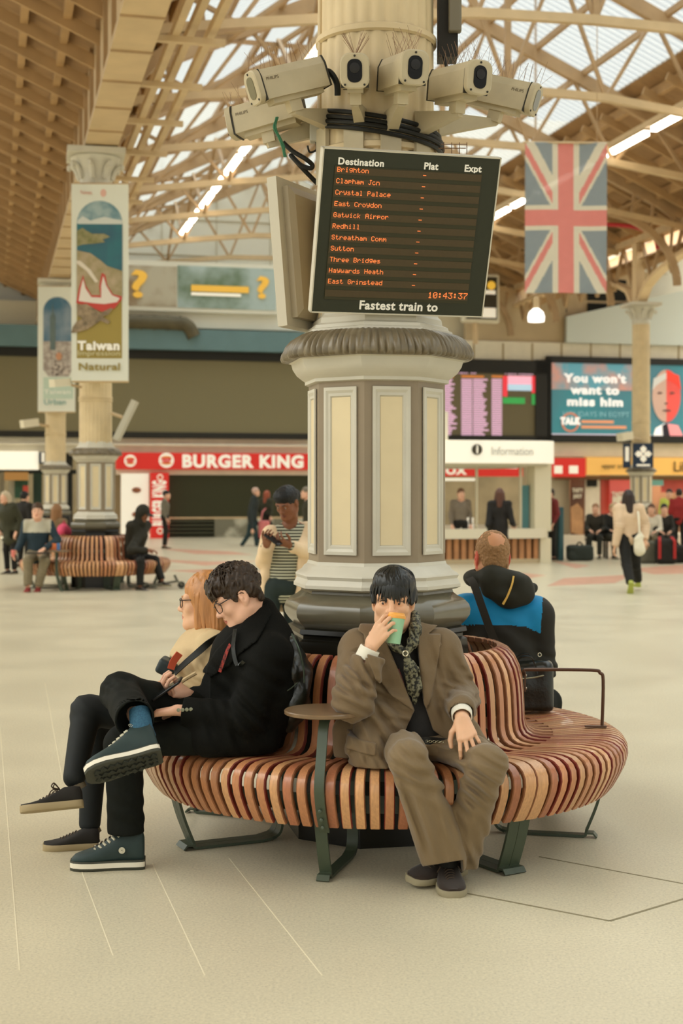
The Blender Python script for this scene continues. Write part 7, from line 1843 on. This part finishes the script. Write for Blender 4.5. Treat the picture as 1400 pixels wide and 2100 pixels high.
    for a in an: shoe(body, (a[0] - .03, a[1] - .05, 0), (.4, .9, 0), (0, 0, 1), .28, .11, shoe_dark, sole_grey, None, .09, .024)
    # bag
    t = thing('shoulder_bag', 'black leather shoulder bag with a pale zip standing on the bench behind the armrest', 'bag', P(1097, 1455, 7.1))
    K = Sdf(V3(.84, 6.98, .46), V3(1.14, 7.42, .80), .005); c = npv(P(1097, 1405, 7.16)); K.box(c + V3(-.005, 0, -.008), (.095, .055, .128), np.array(Matrix.Rotation(rad(-8), 3, 'Z')), .035, 0); K.noise((.06, .06, .07), .008, 5); K.half(V3(0, 0, .486), (0, 0, -1), 'sub', .003)
    npmesh('bag_body', [K], black_leather, t)
    m = MB(); m.tube(bez([P(1066, 1392, 7.09), P(1090, 1390, 7.095), P(1115, 1385, 7.10), P(1131, 1381, 7.11)], 4), .004, 6); z = m.build('bag_zip', M('zip_pale', (150, 146, 120), .3, metal=.5), None); local(t, z)
    m = MB(); m.strip(bez([P(1060, 1362, 7.11), P(1064, 1350, 7.09), P(1078, 1346, 7.08), P(1090, 1350, 7.09), P(1096, 1364, 7.10), P(1102, 1380, 7.10)], 5), .018, .006, (0, 1, .2)); m.strip(bez([P(1056, 1350, 7.16), P(1070, 1342, 7.16), P(1086, 1344, 7.16), P(1098, 1362, 7.16)], 5), .016, .006, (0, 1, .2)); local(t, m.build('bag_handle', black_leather, None))
    m = MB(); m.tube([P(1106 + 3.5 * math.cos(a), 1343 + 4 * math.sin(a), 7.2) for a in [k * PI / 4 for k in range(8)]], .003, 6, closed=True); local(t, m.build('bag_ring', M('ring_silver', (214, 206, 180), .25, metal=.8), None))
    return root
man_in_blue()
# ================================================================ PEOPLE FARTHER OFF
def pose(base, yaw, mode, s=1.0, lean=0.):
    """joints in world coordinates; yaw = direction faced, 0 = away from the camera, 180 = towards it; index 0 = right side"""
    c, sn = math.cos(rad(yaw)), math.sin(rad(yaw)); b = npv(base)
    W = lambda x, y, z: b + s * V3(x * c + y * sn, -x * sn + y * c, z)
    J = dict(W=W, f=V3(sn, c, 0), r=V3(c, -sn, 0), s=s)
    if mode == 'sit':
        J.update(pel=W(0, 0, .555), chs=W(0, .02 + lean, .92), neck=W(0, .05 + lean * 1.5, 1.09), head=W(0, .09 + lean * 1.8, 1.235))
        J['sh'] = [W(.17, .03 + lean * 1.3, 1.03), W(-.17, .03 + lean * 1.3, 1.03)]; J['el'] = [W(.22, .08 + lean, .76), W(-.22, .08 + lean, .76)]; J['wr'] = [W(.12, .30, .70), W(-.12, .30, .70)]
        J['hip'] = [W(.09, .03, .55), W(-.09, .03, .55)]; J['kn'] = [W(.12, .46, .54), W(-.12, .46, .54)]; J['an'] = [W(.12, .48, .10), W(-.12, .48, .10)]
    else:
        J.update(pel=W(0, 0, .95), chs=W(0, .01 + lean, 1.28), neck=W(0, .02 + lean, 1.46), head=W(0, .05 + lean * 1.2, 1.60))
        J['sh'] = [W(.175, .0 + lean, 1.40), W(-.175, .0 + lean, 1.40)]; J['el'] = [W(.225, -.03, 1.12), W(-.225, -.03, 1.12)]; J['wr'] = [W(.22, .08, .88), W(-.22, .08, .88)]
        J['hip'] = [W(.09, 0, .93), W(-.09, 0, .93)]; J['kn'] = [W(.10, .03, .51), W(-.10, .03, .51)]; J['an'] = [W(.10, -.01, .09), W(-.10, -.01, .09)]
        if mode == 'walk':
            J['kn'] = [W(.09, .16, .52), W(-.09, -.04, .50)]; J['an'] = [W(.09, .30, .10), W(-.09, -.34, .18)]
            J['wr'] = [W(.24, -.10, .90), W(-.24, .16, .92)]
    return J
def figure(label, J, top, bottom, hairm, skinm=None, lipm=None, shoem=None, cell=.012, hair='short', top_r=1.0, leg_r=1.0, look=None, top_len=0., topfun=None, topmats=None, hood=None, cap=None, group=None, sleeve=1.0, shoesole=None):
    skinm = skinm or skin_pale; lipm = lipm or lip_pale; s = J['s']; up = J.get('up', V3(0, 0, 1))
    root = thing('person', label, 'person', J['W'](0, 0, 0), 0, group)
    hd = Head(J['head'], look if look is not None else J['f'], up, s * 1.04)
    hc = max(cell * .55, .0035)
    parts = [hd.skin(hc, J['neck'], .052)]
    for i in (0, 1):
        d = unit(J['wr'][i] - J['el'][i]); n = J.get('palm', [V3(0, 0, -1), V3(0, 0, -1)])[i]
        parts.append(hand(J['wr'][i], d, n, i == 0, J.get('curl', ((25, 35, 25),) * 4), k=s, cell=hc, forearm=J['el'][i]))
    allp = np.array([J['pel'], J['chs'], J['neck'], *J['sh'], *J['el'], *J['wr'], *J['hip'], *J['kn'], *J['an']]); lo, hi = allp.min(0) - .22, allp.max(0) + .22
    B = Sdf(lo, hi, cell * 1.3); R = lambda a, b, ra, rb, k=.03: B.rc(J[a] if isinstance(a, str) else a, J[b] if isinstance(b, str) else b, ra * s, rb * s, k * s)
    R('pel', 'chs', .11, .11); R('chs', 'neck', .09, .05)
    for i in (0, 1): R('neck', J['sh'][i], .05, .045); R(J['sh'][i], J['el'][i], .043, .036); R(J['el'][i], J['wr'][i], .036, .027); R(J['hip'][i], J['kn'][i], .07, .05); R(J['kn'][i], J['an'][i], .05, .036)
    parts.append(B)
    body = npmesh('body', parts, [skinm, lipm], root, lambda p: hd.lip(p).astype(int))
    hd.eyes(body); hd.brows(body, hairm)
    if hair:
        def fn(S_, E_, C_):
            E_((0, -.016, .040), (.083, .102, .090))
            if hair == 'long':
                for sx_ in (-1, 1): C_((sx_ * .066, -.01, .02), (sx_ * .088, -.05, -.19), .034, .036, .03)
                C_((0, -.075, 0), (0, -.115, -.23), .075, .060, .03); E_((0, .105, -.04), (.056, .066, .11), .008, 'sub')
            elif hair == 'bun':
                E_((0, .03, .075), (.078, .07, .05), .03); E_((0, -.115, .0), (.05, .045, .05)); E_((0, .098, -.045), (.075, .06, .085), .01, 'sub')
            else:
                C_((.05, -.06, -.02), (-.05, -.06, -.02), .03, .03, .03); E_((0, .098, -.045), (.08, .062, .085), .01, 'sub')
                for sx_ in (-1, 1): E_((sx_ * .09, -.0, -.04), (.03, .03, .05), .008, 'sub')
            S_.noise(.012, .003, 4)
        npmesh('hair', [hair_sdf(hd, hc, fn)], hairm, body)
    T = Sdf(lo, hi, cell); r = top_r * s
    T.rc(J['pel'] - up * top_len * .5, J['chs'], .150 * r, .155 * r, .05, (J['f'], .76)); T.rc(J['chs'], (J['sh'][0] + J['sh'][1]) / 2, .155 * r, .10 * r, .05, (J['f'], .76))
    T.rc(J['sh'][0], J['sh'][1], .070 * r, .070 * r, .04); T.rc((J['sh'][0] + J['sh'][1]) / 2, J['neck'] + up * .02, .07 * r, .060 * r, .03)
    if top_len: T.rc(J['pel'], J['pel'] - up * top_len, .155 * r, .17 * r, .04, (J['f'], .8))
    for i in (0, 1): T.rc(J['sh'][i], J['el'][i], .066 * r * sleeve, .056 * r * sleeve, .03); T.rc(J['el'][i], J['wr'][i] - unit(J['wr'][i] - J['el'][i]) * .03, .056 * r * sleeve, .042 * r * sleeve, .02)
    T.noise((.07, .07, .09), .008 * r, int(lo[0] * 100) % 97)
    for i in (0, 1): T.fold(J['el'][i], .12, up, .055, .008); T.half(J['wr'][i] - unit(J['wr'][i] - J['el'][i]) * .012, J['wr'][i] - J['el'][i], 'sub', 0, J['wr'][i] - .11 * s, J['wr'][i] + .11 * s)
    T.rc(hd.w(0, 0, -.07), J['neck'] + J['f'] * .02, .054 * s, .058 * s, .01, None, 'sub')
    tp = npmesh('jacket' if top_len or hood else 'top', [T], topmats or top, body, topfun, 2)
    if hood:
        Hh = Sdf(hd.c - .26 * s, hd.c + .26 * s, cell); Hh.ell(hd.w(0, -.02, .02), [.112 * s, .125 * s, .130 * s], hd.R, .02); Hh.rc(hd.w(0, -.03, -.05), J['neck'], .09 * s, .11 * s, .04); Hh.ell(hd.w(0, .115, -.02), [.066 * s, .085 * s, .085 * s], hd.R, .02, 'sub')
        npmesh('hood', [Hh], hood, tp)
    if cap:
        m = MB(); q = Matrix([list(map(float, x)) for x in hd.R]); m.ball(hd.w(0, -.01, .055), (.09 * s, .108 * s, .075 * s), 16, q); m.box(Vector(hd.w(0, .13, .05)), (.12 * s, .10 * s, .012 * s), q); local(body, m.build('cap', cap, None))
    D = Sdf(lo, hi, cell); D.ell(J['pel'], [.155 * s, .13 * s, .12 * s], np.stack([J['r'], J['f'], V3(0, 0, 1)], 1), .04); g = leg_r * s
    for i in (0, 1): D.rc(J['hip'][i], J['kn'][i], .088 * g, .070 * g, .04); D.rc(J['kn'][i], J['an'][i] + unit(J['kn'][i] - J['an'][i]) * .03, .070 * g, .060 * g, .03); D.fold(J['kn'][i], .12, up, .06, .006); D.half(J['an'][i] + unit(J['kn'][i] - J['an'][i]) * .01, J['an'][i] - J['kn'][i], 'sub', 0, J['an'][i] - .12 * s, J['an'][i] + .12 * s)
    D.noise((.06, .06, .10), .005, 7); npmesh('trousers', [D], bottom, body)
    for i in (0, 1):
        fd = J.get('toe', [J['f'], J['f']])[i]; fd = unit(fd); uu = V3(0, 0, 1) - fd * fd[2]
        shoe(body, J['an'][i] - fd * .075 * s - unit(uu) * (.10 * s) + V3(0, 0, .0), fd, uu, .27 * s, .10 * s, shoem or shoe_dark, shoesole or sole_grey, None, .10 * s, .024 * s)
    return root, hd, body, tp
def cloth(name, c, **k): return M(name, c, .8, noise=k.pop('noise', (6, .12)), **k)
# ---- woman in a striped top with a phone, 11 m away
def stripes(name, c1, c2, sc_):
    m = M(name, c1, .8); N = m.node_tree.nodes; L = m.node_tree.links; b = N['Principled BSDF']
    t = N.new('ShaderNodeTexCoord'); w_ = N.new('ShaderNodeTexWave'); w_.bands_direction = 'Z'; w_.inputs['Scale'].default_value = sc_; w_.inputs['Distortion'].default_value = .25; L.new(t.outputs['Object'], w_.inputs[0])
    r = N.new('ShaderNodeMapRange'); r.inputs[1].default_value = .42; r.inputs[2].default_value = .58; L.new(w_.outputs[0], r.inputs[0]); x = N.new('ShaderNodeMix'); x.data_type = 'RGBA'; x.inputs[6].default_value = rgb(c1); x.inputs[7].default_value = rgb(c2)
    L.new(r.outputs[0], x.inputs[0]); L.new(x.outputs[2], b.inputs['Base Color']); return m
b0 = P(582, 1010, 11.3); b0.z = 0
J = pose(b0, 200, 'stand', .985)
J['head'] = npv(P(589, 1030, 11.22)); J['neck'] = npv(P(596, 1076, 11.3)); J['sh'] = [npv(P(556, 1096, 11.28)), npv(P(628, 1090, 11.34))]
J['chs'] = npv(P(590, 1120, 11.32)); J['pel'] = npv(P(577, 1200, 11.32)); J['el'] = [npv(P(541, 1152, 11.30)), npv(P(648, 1140, 11.30))]; J['wr'] = [npv(P(546, 1118, 11.08)), npv(P(592, 1118, 11.06))]
J['hip'] = [npv(P(556, 1206, 11.32)), npv(P(598, 1206, 11.34))]; J['kn'] = [npv(P(550, 1318, 11.25)), npv(P(604, 1305, 11.40))]; J['an'] = [npv(P(552, 1398, 11.3)), npv(P(600, 1398, 11.62))]
J['palm'] = [V3(.5, -.1, .9), V3(-.4, .2, .9)]; J['curl'] = ((35, 50, 30),) * 4
w1, hd1, bd1, tp1 = figure('standing person in a striped top and cream cardigan, looking at a phone', J, stripes('striped_jersey', (44, 44, 32), (186, 184, 158), 13.0), cloth('jeans_dark_green', (28, 40, 36)), M('hair_black_up', (12, 11, 8), .6, noise=(60, .4)), skin_dark, lip_dark, cell=.008, hair='bun', look=V3(-.45, -.72, -.48), top_r=.98)
cream_knit = cloth('cream_cardigan', (224, 196, 158))
K = Sdf(V3(-.85, 10.85, .55), V3(.05, 11.75, 1.45), .008)
for i in (0, 1):
    K.rc(J['sh'][i], J['el'][i], .080, .066, .03); K.rc(J['el'][i], J['wr'][i] + (J['el'][i] - J['wr'][i]) * .18, .064, .048, .02)
K.chain([npv(P(606, 1078, 11.36)), npv(P(620, 1120, 11.26)), npv(P(622, 1180, 11.26)), npv(P(622, 1262, 11.28))], [.05, .062, .066, .06], .03); K.chain([npv(P(566, 1088, 11.34)), npv(P(549, 1120, 11.26)), npv(P(544, 1180, 11.28)), npv(P(537, 1262, 11.3))], [.04, .040, .040, .036], .03)
K.rc(npv(P(560, 1110, 11.44)), npv(P(620, 1110, 11.46)), .07, .07, .04); K.rc(npv(P(548, 1240, 11.44)), npv(P(622, 1240, 11.46)), .06, .06, .04); K.rc(npv(P(555, 1160, 11.44)), npv(P(620, 1160, 11.46)), .07, .07, .04)
K.fold(npv(P(622, 1200, 11.2)), .3, (1, 0, 0), .07, .009); K.fold(J['el'][1], .1, (0, 0, 1), .05, .008); K.noise((.06, .06, .1), .006, 3); K.rc(J['neck'] + V3(0, -.02, .05), J['neck'] + V3(0, 0, -.05), .07, .07, .01, None, 'sub')
npmesh('cardigan', [K], cream_knit, bd1)
t = thing('mobile_phone', 'dark mobile phone in the hands of the person in the striped top', 'phone', P(560, 1106, 10.98), 0, rot=(rad(35), rad(-12), rad(60)))
MB().bevbox((0, 0, 0), (.075, .15, .012), .01).build('phone_case', M('phone_black', (16, 16, 14), .35), t); MB().box((0, 0, .0065), (.066, .138, .001)).build('screen', M('phone_screen', (34, 36, 36), .1), t)
# ---- walking away on the right, cream top and tote bag
b0 = P(1289, 1010, 22.6); b0.z = 0; J = pose(b0, 2, 'walk', .94, .0)
J['an'] = [npv(P(1308, 1192, 23.0)), npv(P(1292, 1196, 22.2))]; J['kn'] = [npv(P(1303, 1158, 22.75)), npv(P(1284, 1158, 22.45))]; J['toe'] = [V3(0, 1, 0), V3(.02, .55, -.83)]
J['wr'] = [npv(P(1322, 1108, 22.5)), npv(P(1260, 1122, 22.5))]; J['el'] = [npv(P(1322, 1078, 22.6)), npv(P(1269, 1080, 22.5))]
w2, hd2, bd2, tp2 = figure('person with long dark hair in a cream top walking away, carrying a white bag', J, cloth('cream_top', (216, 186, 152)), cloth('trousers_black', (24, 22, 16)), M('hair_dark', (44, 28, 18), .5), shoem=cloth('shoe_lime', (172, 178, 84)), shoesole=MATS['shoe_lime'], hair='long', top_r=1.12, leg_r=1.2, sleeve=1.35)
t = thing('tote_bag', 'white cloth bag hanging from the shoulder of the walking person in cream', 'bag', P(1312, 1120, 22.35))
K = Sdf(npv(P(1312, 1118, 22.35)) - V3(.25, .2, .35), npv(P(1312, 1118, 22.35)) + V3(.25, .2, .6), .012); K.rc(npv(P(1311, 1128, 22.35)), npv(P(1309, 1108, 22.35)), .095, .075, .03, ((0, 1, 0), .6)); K.rc(npv(P(1312, 1100, 22.36)), npv(P(1312, 1092, 22.36)), .06, .03, .03, ((0, 1, 0), .6)); K.noise(.05, .006)
npmesh('bag_body', [K], cloth('tote_white', (226, 216, 190)), t); m = MB(); m.strip(bez([P(1311, 1098, 22.34), P(1310, 1075, 22.36), P(1308, 1052, 22.45), P(1306, 1048, 22.6)], 5), .03, .01, (1, 0, 0)); local(t, m.build('bag_strap', MATS['tote_white'], None))
# ---- far bench, man with a laptop
c1 = npv((c1.x, c1.y, 0))
b0 = P(78, 1010, 23.0); b0.z = 0; J = pose(b0, 176, 'sit', 1.04, -.02)
J['kn'] = [npv(P(58, 1150, 22.6)), npv(P(92, 1150, 22.6))]; J['an'] = [npv(P(57, 1203, 22.6)), npv(P(78, 1203, 22.65))]; J['el'] = [npv(P(44, 1112, 22.95)), npv(P(118, 1108, 22.95))]; J['wr'] = [npv(P(32, 1132, 22.8)), npv(P(90, 1126, 22.55))]; J['palm'] = [V3(.9, 0, -.3), V3(0, 0, -1)]
grey_fl = cloth('fleece_grey', (186, 180, 158)); navy_fl = cloth('fleece_navy', (34, 52, 60)); ztop = J['sh'][0][2] - .13
w3, hd3, bd3, tp3 = figure('person in a grey and navy fleece sitting with a laptop on the distant ring bench', J, grey_fl, cloth('trousers_tweed', (128, 116, 90), noise=(60, .3)), M('hair_auburn', (74, 52, 32), .6), skin_rosy, shoem=cloth('shoe_red', (128, 40, 34)), topmats=[navy_fl, grey_fl], topfun=lambda p: ((p[:, 2] > ztop) & (np.abs(p[:, 0] - J['chs'][0]) < .22 - .0)).astype(int), top_r=1.08, leg_r=1.1)
t = thing('laptop', 'small dark laptop on the knees of the person in the fleece', 'laptop', P(78, 1134, 22.45), rad(4))
MB().box((0, 0, 0), (.33, .22, .02)).build('keyboard_base', M('laptop_dark', (52, 44, 36), .5), t, 0)
o = MB().box((0, 0, .07), (.18, .06, .10)).build('snack_pack', M('snack_orange', (216, 116, 60), .5), None, 0); o.location = (P(105, 1124, 22.7).x, 22.72, P(116, 1130, 22.7).z + .0); tag(o, 'orange and blue packet on the small table beside the laptop user', 'packet')
MB().box((.11, 0, .07), (.05, .06, .11)).build('blue_panel', M('snack_blue', (78, 120, 170), .5), o, 0)
o = MB().lathe([(.03, 0), (.035, .11), (0, .11)], 14).build('drink_cup', cloth('cup_pink', (222, 130, 116)), None); o.location = P(27, 1142, 22.7); tag(o, 'pink drink in the hand of the person in the fleece', 'drink')
# ---- far bench, black parka, foot on a scooter
b0 = P(272, 1010, 23.6); b0.z = 0; J = pose(b0, 125, 'sit', 1.0, .08)
J['kn'] = [npv(P(318, 1148, 23.4)), npv(P(288, 1150, 23.0))]; J['an'] = [npv(P(332, 1190, 23.3)), npv(P(287, 1202, 23.0))]; J['wr'] = [npv(P(300, 1128, 23.2)), npv(P(305, 1129, 23.05))]; J['el'] = [npv(P(278, 1132, 23.5)), npv(P(268, 1128, 23.1))]
parka = cloth('parka_black', (36, 33, 20), spec=.4)
w4, hd4, bd4, tp4 = figure('person in a black hooded parka and cap on the distant bench', J, parka, cloth('trousers_black', (24, 22, 16)), M('hair_black2', (20, 18, 14), .6), skin_dark, lip_dark, top_r=1.28, hood=parka, cap=parka, look=V3(.72, -.45, -.5), hair=None)
t = thing('push_scooter', 'grey push scooter lying on the floor under the foot of the person in the parka', 'scooter', (P(335, 1200, 23.3).x, 23.3, 0), rad(20))
gs = M('scooter_grey', (104, 100, 84), .5, metal=.3); MB().box((0, 0, .09), (.50, .11, .03), Matrix.Rotation(rad(-8), 3, 'Y')).build('deck', gs, t, 0)
for x in (-.32, .30): MB().lathe([(.05, -.015), (.06, -.01), (.06, .01), (.05, .015)], 16, (x, 0, .06), Matrix.Rotation(rad(90), 3, 'X')).build('wheel', M('wheel_dark', (50, 48, 40), .7), t)
MB().bar((-.26, 0, .1), (-.34, 0, .06), .04, .03).bar((.26, 0, .1), (.32, 0, .06), .04, .03).bar((.24, 0, .11), (.20, .06, .22), .03, .03).build('fork', gs, t, 0)
# ---- couple walking by the shutter
b0 = P(517, 1010, 42); b0.z = 0; J = pose(b0, 78, 'walk', 1.0, .05); J['an'] = [npv(P(527, 1124, 42)), npv(P(494, 1120, 42))]; J['kn'] = [npv(P(524, 1096, 42)), npv(P(510, 1096, 42))]; J['wr'] = [npv(P(517, 1086, 41.6)), npv(P(530, 1078, 42.2))]
figure('person in a dark coat striding past the closed shutter', J, cloth('coat_slate', (38, 44, 42)), cloth('trousers_teal', (32, 52, 54)), M('hair_grey_short', (196, 160, 140), .6), skin_rosy, cell=.02, top_r=1.1, top_len=.12)
b0 = P(545, 1010, 42.5); b0.z = 0; J = pose(b0, 30, 'walk', .95, .02)
figure('person with long red hair in a dark jacket carrying a pink bag', J, cloth('jacket_olive', (54, 52, 34)), cloth('trousers_black', (24, 22, 16)), M('hair_red', (150, 74, 46), .5), skin_rosy, cell=.02, hair='long', top_r=1.1)
t = thing('pink_bag', 'pink bag carried by the person with long red hair', 'bag', P(541, 1086, 42.1)); K = Sdf(npv(P(541, 1086, 42.1)) - .45, npv(P(541, 1086, 42.1)) + .45, .025); K.box(npv(P(541, 1086, 42.1)), (.17, .12, .27), None, .06, 0); npmesh('bag_body', [K], cloth('bag_pink', (212, 120, 116)), t)
m = MB(); m.strip([P(535, 1068, 42.0), P(538, 1050, 42.1), P(545, 1042, 42.4)], .04, .01, (1, 0, 0)); local(t, m.build('bag_strap', MATS['bag_pink'], None))
b0 = P(632, 1010, 30); b0.z = 0; figure('person in a dark jacket partly hidden behind the thick column beside the striped top', pose(b0, 260, 'stand', .985), cloth('jacket_olive', (54, 52, 34)), cloth('trousers_black', (24, 22, 16)), M('hair_grey', (120, 108, 90), .6), skin_rosy, cell=.02)
# ---- woman at the kiosk
b0 = P(1024, 1010, 28.3); b0.z = 0; J = pose(b0, 8, 'stand', .965, .03); J['wr'] = [npv(P(1054, 1078, 28.6)), npv(P(1006, 1092, 28.6))]; J['el'] = [npv(P(1050, 1072, 28.2)), npv(P(1000, 1076, 28.2))]
figure('person with long brown hair in a black coat standing at the information counter', J, cloth('coat_black', (28, 24, 18)), cloth('trousers_black', (24, 22, 16)), M('hair_chestnut', (86, 50, 32), .5), skin_rosy, cell=.014, hair='long', top_r=1.08, top_len=.42)
b0 = P(944, 1010, 31.6); b0.z = 0; figure('person behind the information counter, seen over the white box', pose(b0, 170, 'stand', .97), cloth('shirt_grey_dim', (120, 108, 92)), cloth('trousers_black', (24, 22, 16)), M('hair_brown_dim', (110, 76, 50), .6), skin_rosy, cell=.02)
# ---- seated crowd on the right
bench_dark = M('bench_dark', (44, 38, 28), .6)
def seat_row(label, px0, px1, d):
    t = thing('waiting_bench', label, 'bench', (0, 0, 0)); a, b = P(px0, 1010, d), P(px1, 1010, d)
    MB().bbox((a.x, d, .42), (b.x, d + .45, .48)).build('seat', bench_dark, t, 0); MB().bbox((a.x, d + .42, .5), (b.x, d + .47, .88)).build('backrest', bench_dark, t, 0)
    for f in (.05, .5, .95):
        for y in (.04, .40): MB().bbox((a.x + (b.x - a.x) * f - .025, d + y, 0), (a.x + (b.x - a.x) * f + .025, d + y + .05, .42)).build('leg', bench_dark, t, 0)
    return t
seat_row('dark metal waiting bench of the seated people before the pale pier', 1205, 1285, 34.0); seat_row('dark metal waiting bench beyond the walking person in cream', 1315, 1385, 33.0)
for px, d, yaw, tc, bc_, hc_, lb in ((1222, 34.1, 195, (52, 48, 38), (40, 40, 32), (150, 110, 74), 'seated person in a dark jacket on the bench before the pale pier'),
                                 (1250, 34.1, 165, (34, 34, 30), (60, 56, 44), (176, 150, 110), 'seated fair-haired person in black next to the red poster'),
                                 (1337, 33.1, 200, (222, 212, 190), (110, 96, 70), (92, 62, 40), 'seated person in a white top looking down, beyond the cream top'),
                                 (1358, 33.1, 180, (40, 36, 30), (44, 40, 34), (30, 24, 18), 'seated person in black beside the one in the white top')):
    b0 = P(px, 1010, d); b0.z = 0; figure(lb, pose(b0, yaw, 'sit', .97, .05), cloth('top_%d' % px, tc), cloth('legs_%d' % px, bc_), M('hair_%d' % px, hc_, .6), skin_rosy, cell=.02)
for px, d, yaw, tc, lb in ((1392, 35.5, 20, (150, 40, 38), 'standing person in a red coat by the food counter'), (1372, 37.0, 200, (196, 206, 90), 'standing person in a yellow-green vest by the food counter'), (1131, 33.0, 250, (120, 44, 44), 'person behind the teal totem at the kiosk end')):
    b0 = P(px, 1010, d); b0.z = 0; figure(lb, pose(b0, yaw, 'stand', .97), cloth('top_%d' % px, tc), cloth('trousers_black', (24, 22, 16)), M('hair_%d' % px, (50, 36, 26), .6), skin_rosy, cell=.02, top_r=1.1)
# luggage
def bag(name, label, px, py, d, h, m1, m2=None, R=None):
    c = P(px, py, d); c.z = h[2]; t = thing(name, label, 'bag', (c.x, c.y, 0)); K = Sdf(npv(c) - npv(h) - .08, npv(c) + npv(h) + .08, .02); K.box(npv(c), h, None, .07, 0); K.noise(.1, .015); npmesh('bag_body', [K], m1, t)
    if m2 is not None:
        m = MB()
        for s in (-1, 1): local(t, MB().strip([Vector((c.x + s * h[0] * .75, c.y - h[1] - .02, .12)), Vector((c.x + s * h[0] * .75, c.y - h[1] - .02, 2 * h[2] - .05)), Vector((c.x + s * h[0] * .6, c.y, 2 * h[2] + .03))], .06, .03, (1, 0, 0)).build('red_strap', m2, None))
    m = MB(); m.tube(bez([Vector((c.x - .08, c.y, 2 * h[2] - .02)), Vector((c.x, c.y, 2 * h[2] + .07)), Vector((c.x + .08, c.y, 2 * h[2] - .02))], 4), .02, 6); local(t, m.build('handle', bench_dark, None))
bag('rucksack', 'dark rucksack with red trim on the floor before the seated people', 1364, 1120, 31.5, (.22, .15, .28), cloth('bag_black', (34, 30, 24)), cloth('bag_red', (176, 44, 40)))
bag('duffel_bag', 'dark duffel bag on the floor beside the waiting bench of the pale pier', 1188, 1125, 33.0, (.30, .2, .18), cloth('bag_slate', (46, 52, 46)))
bag('duffel_bag', 'black bag on the floor beyond the red-trimmed rucksack', 1386, 1125, 32.0, (.22, .2, .2), MATS['bag_black'])
bag('duffel_bag', 'grey bag on the floor between the walking person in cream and the rucksack', 1326, 1125, 31.8, (.2, .2, .25), cloth('bag_grey', (90, 86, 70)))
# ---- far side behind the left ring bench
b0 = P(112, 1010, 26.6); b0.z = 0; figure('person with brown hair sitting behind the one in the fleece, back turned', pose(b0, 20, 'sit', 1.0), cloth('top_sand', (120, 96, 66)), cloth('trousers_black', (24, 22, 16)), M('hair_sand', (140, 100, 62), .6), skin_rosy, cell=.016, hair='long')
t = thing('pink_bag', 'bright pink bag standing in for a pink top on the distant bench back', 'bag', P(131, 1090, 24.25)); K = Sdf(npv(P(131, 1090, 24.25)) - .3, npv(P(131, 1090, 24.25)) + .3, .018); K.ell(npv(P(131, 1090, 24.25)), (.12, .1, .13)); K.noise(.08, .02); npmesh('bag_body', [K], cloth('bag_hot_pink', (216, 78, 110)), t)  # made-up bag, put where a seated person's pink top was assumed
MB().tube([P(128, 1076, 24.25), P(131, 1068, 24.25), P(135, 1076, 24.25)], .012).build('strap', MATS['bag_hot_pink'], None); local(t, bpy.data.objects['strap'])
b0 = P(22, 1010, 27.5); b0.z = 0; J = pose(b0, 210, 'stand', .93, .1); figure('person in a green coat and pale hair at the dark shop opening', J, cloth('coat_green', (58, 58, 40)), cloth('trousers_black', (24, 22, 16)), M('hair_pale', (196, 180, 150), .7), skin_rosy, cell=.018, top_r=1.25, top_len=.15, hair='long')
b0 = P(48, 1010, 30.0); b0.z = 0; figure('person in black standing behind the one in the fleece', pose(b0, 30, 'stand', .93), cloth('coat_black', (28, 24, 18)), cloth('trousers_black', (24, 22, 16)), M('hair_black2', (20, 18, 14), .6), skin_rosy, cell=.02, top_r=1.1)
b0 = P(338, 1010, 40.0); b0.z = 0; figure('person standing half behind the upright red sign', pose(b0, 90, 'stand', .95), cloth('coat_grey_dim', (110, 104, 88)), cloth('trousers_black', (24, 22, 16)), M('hair_black2', (20, 18, 14), .6), skin_rosy, cell=.02)
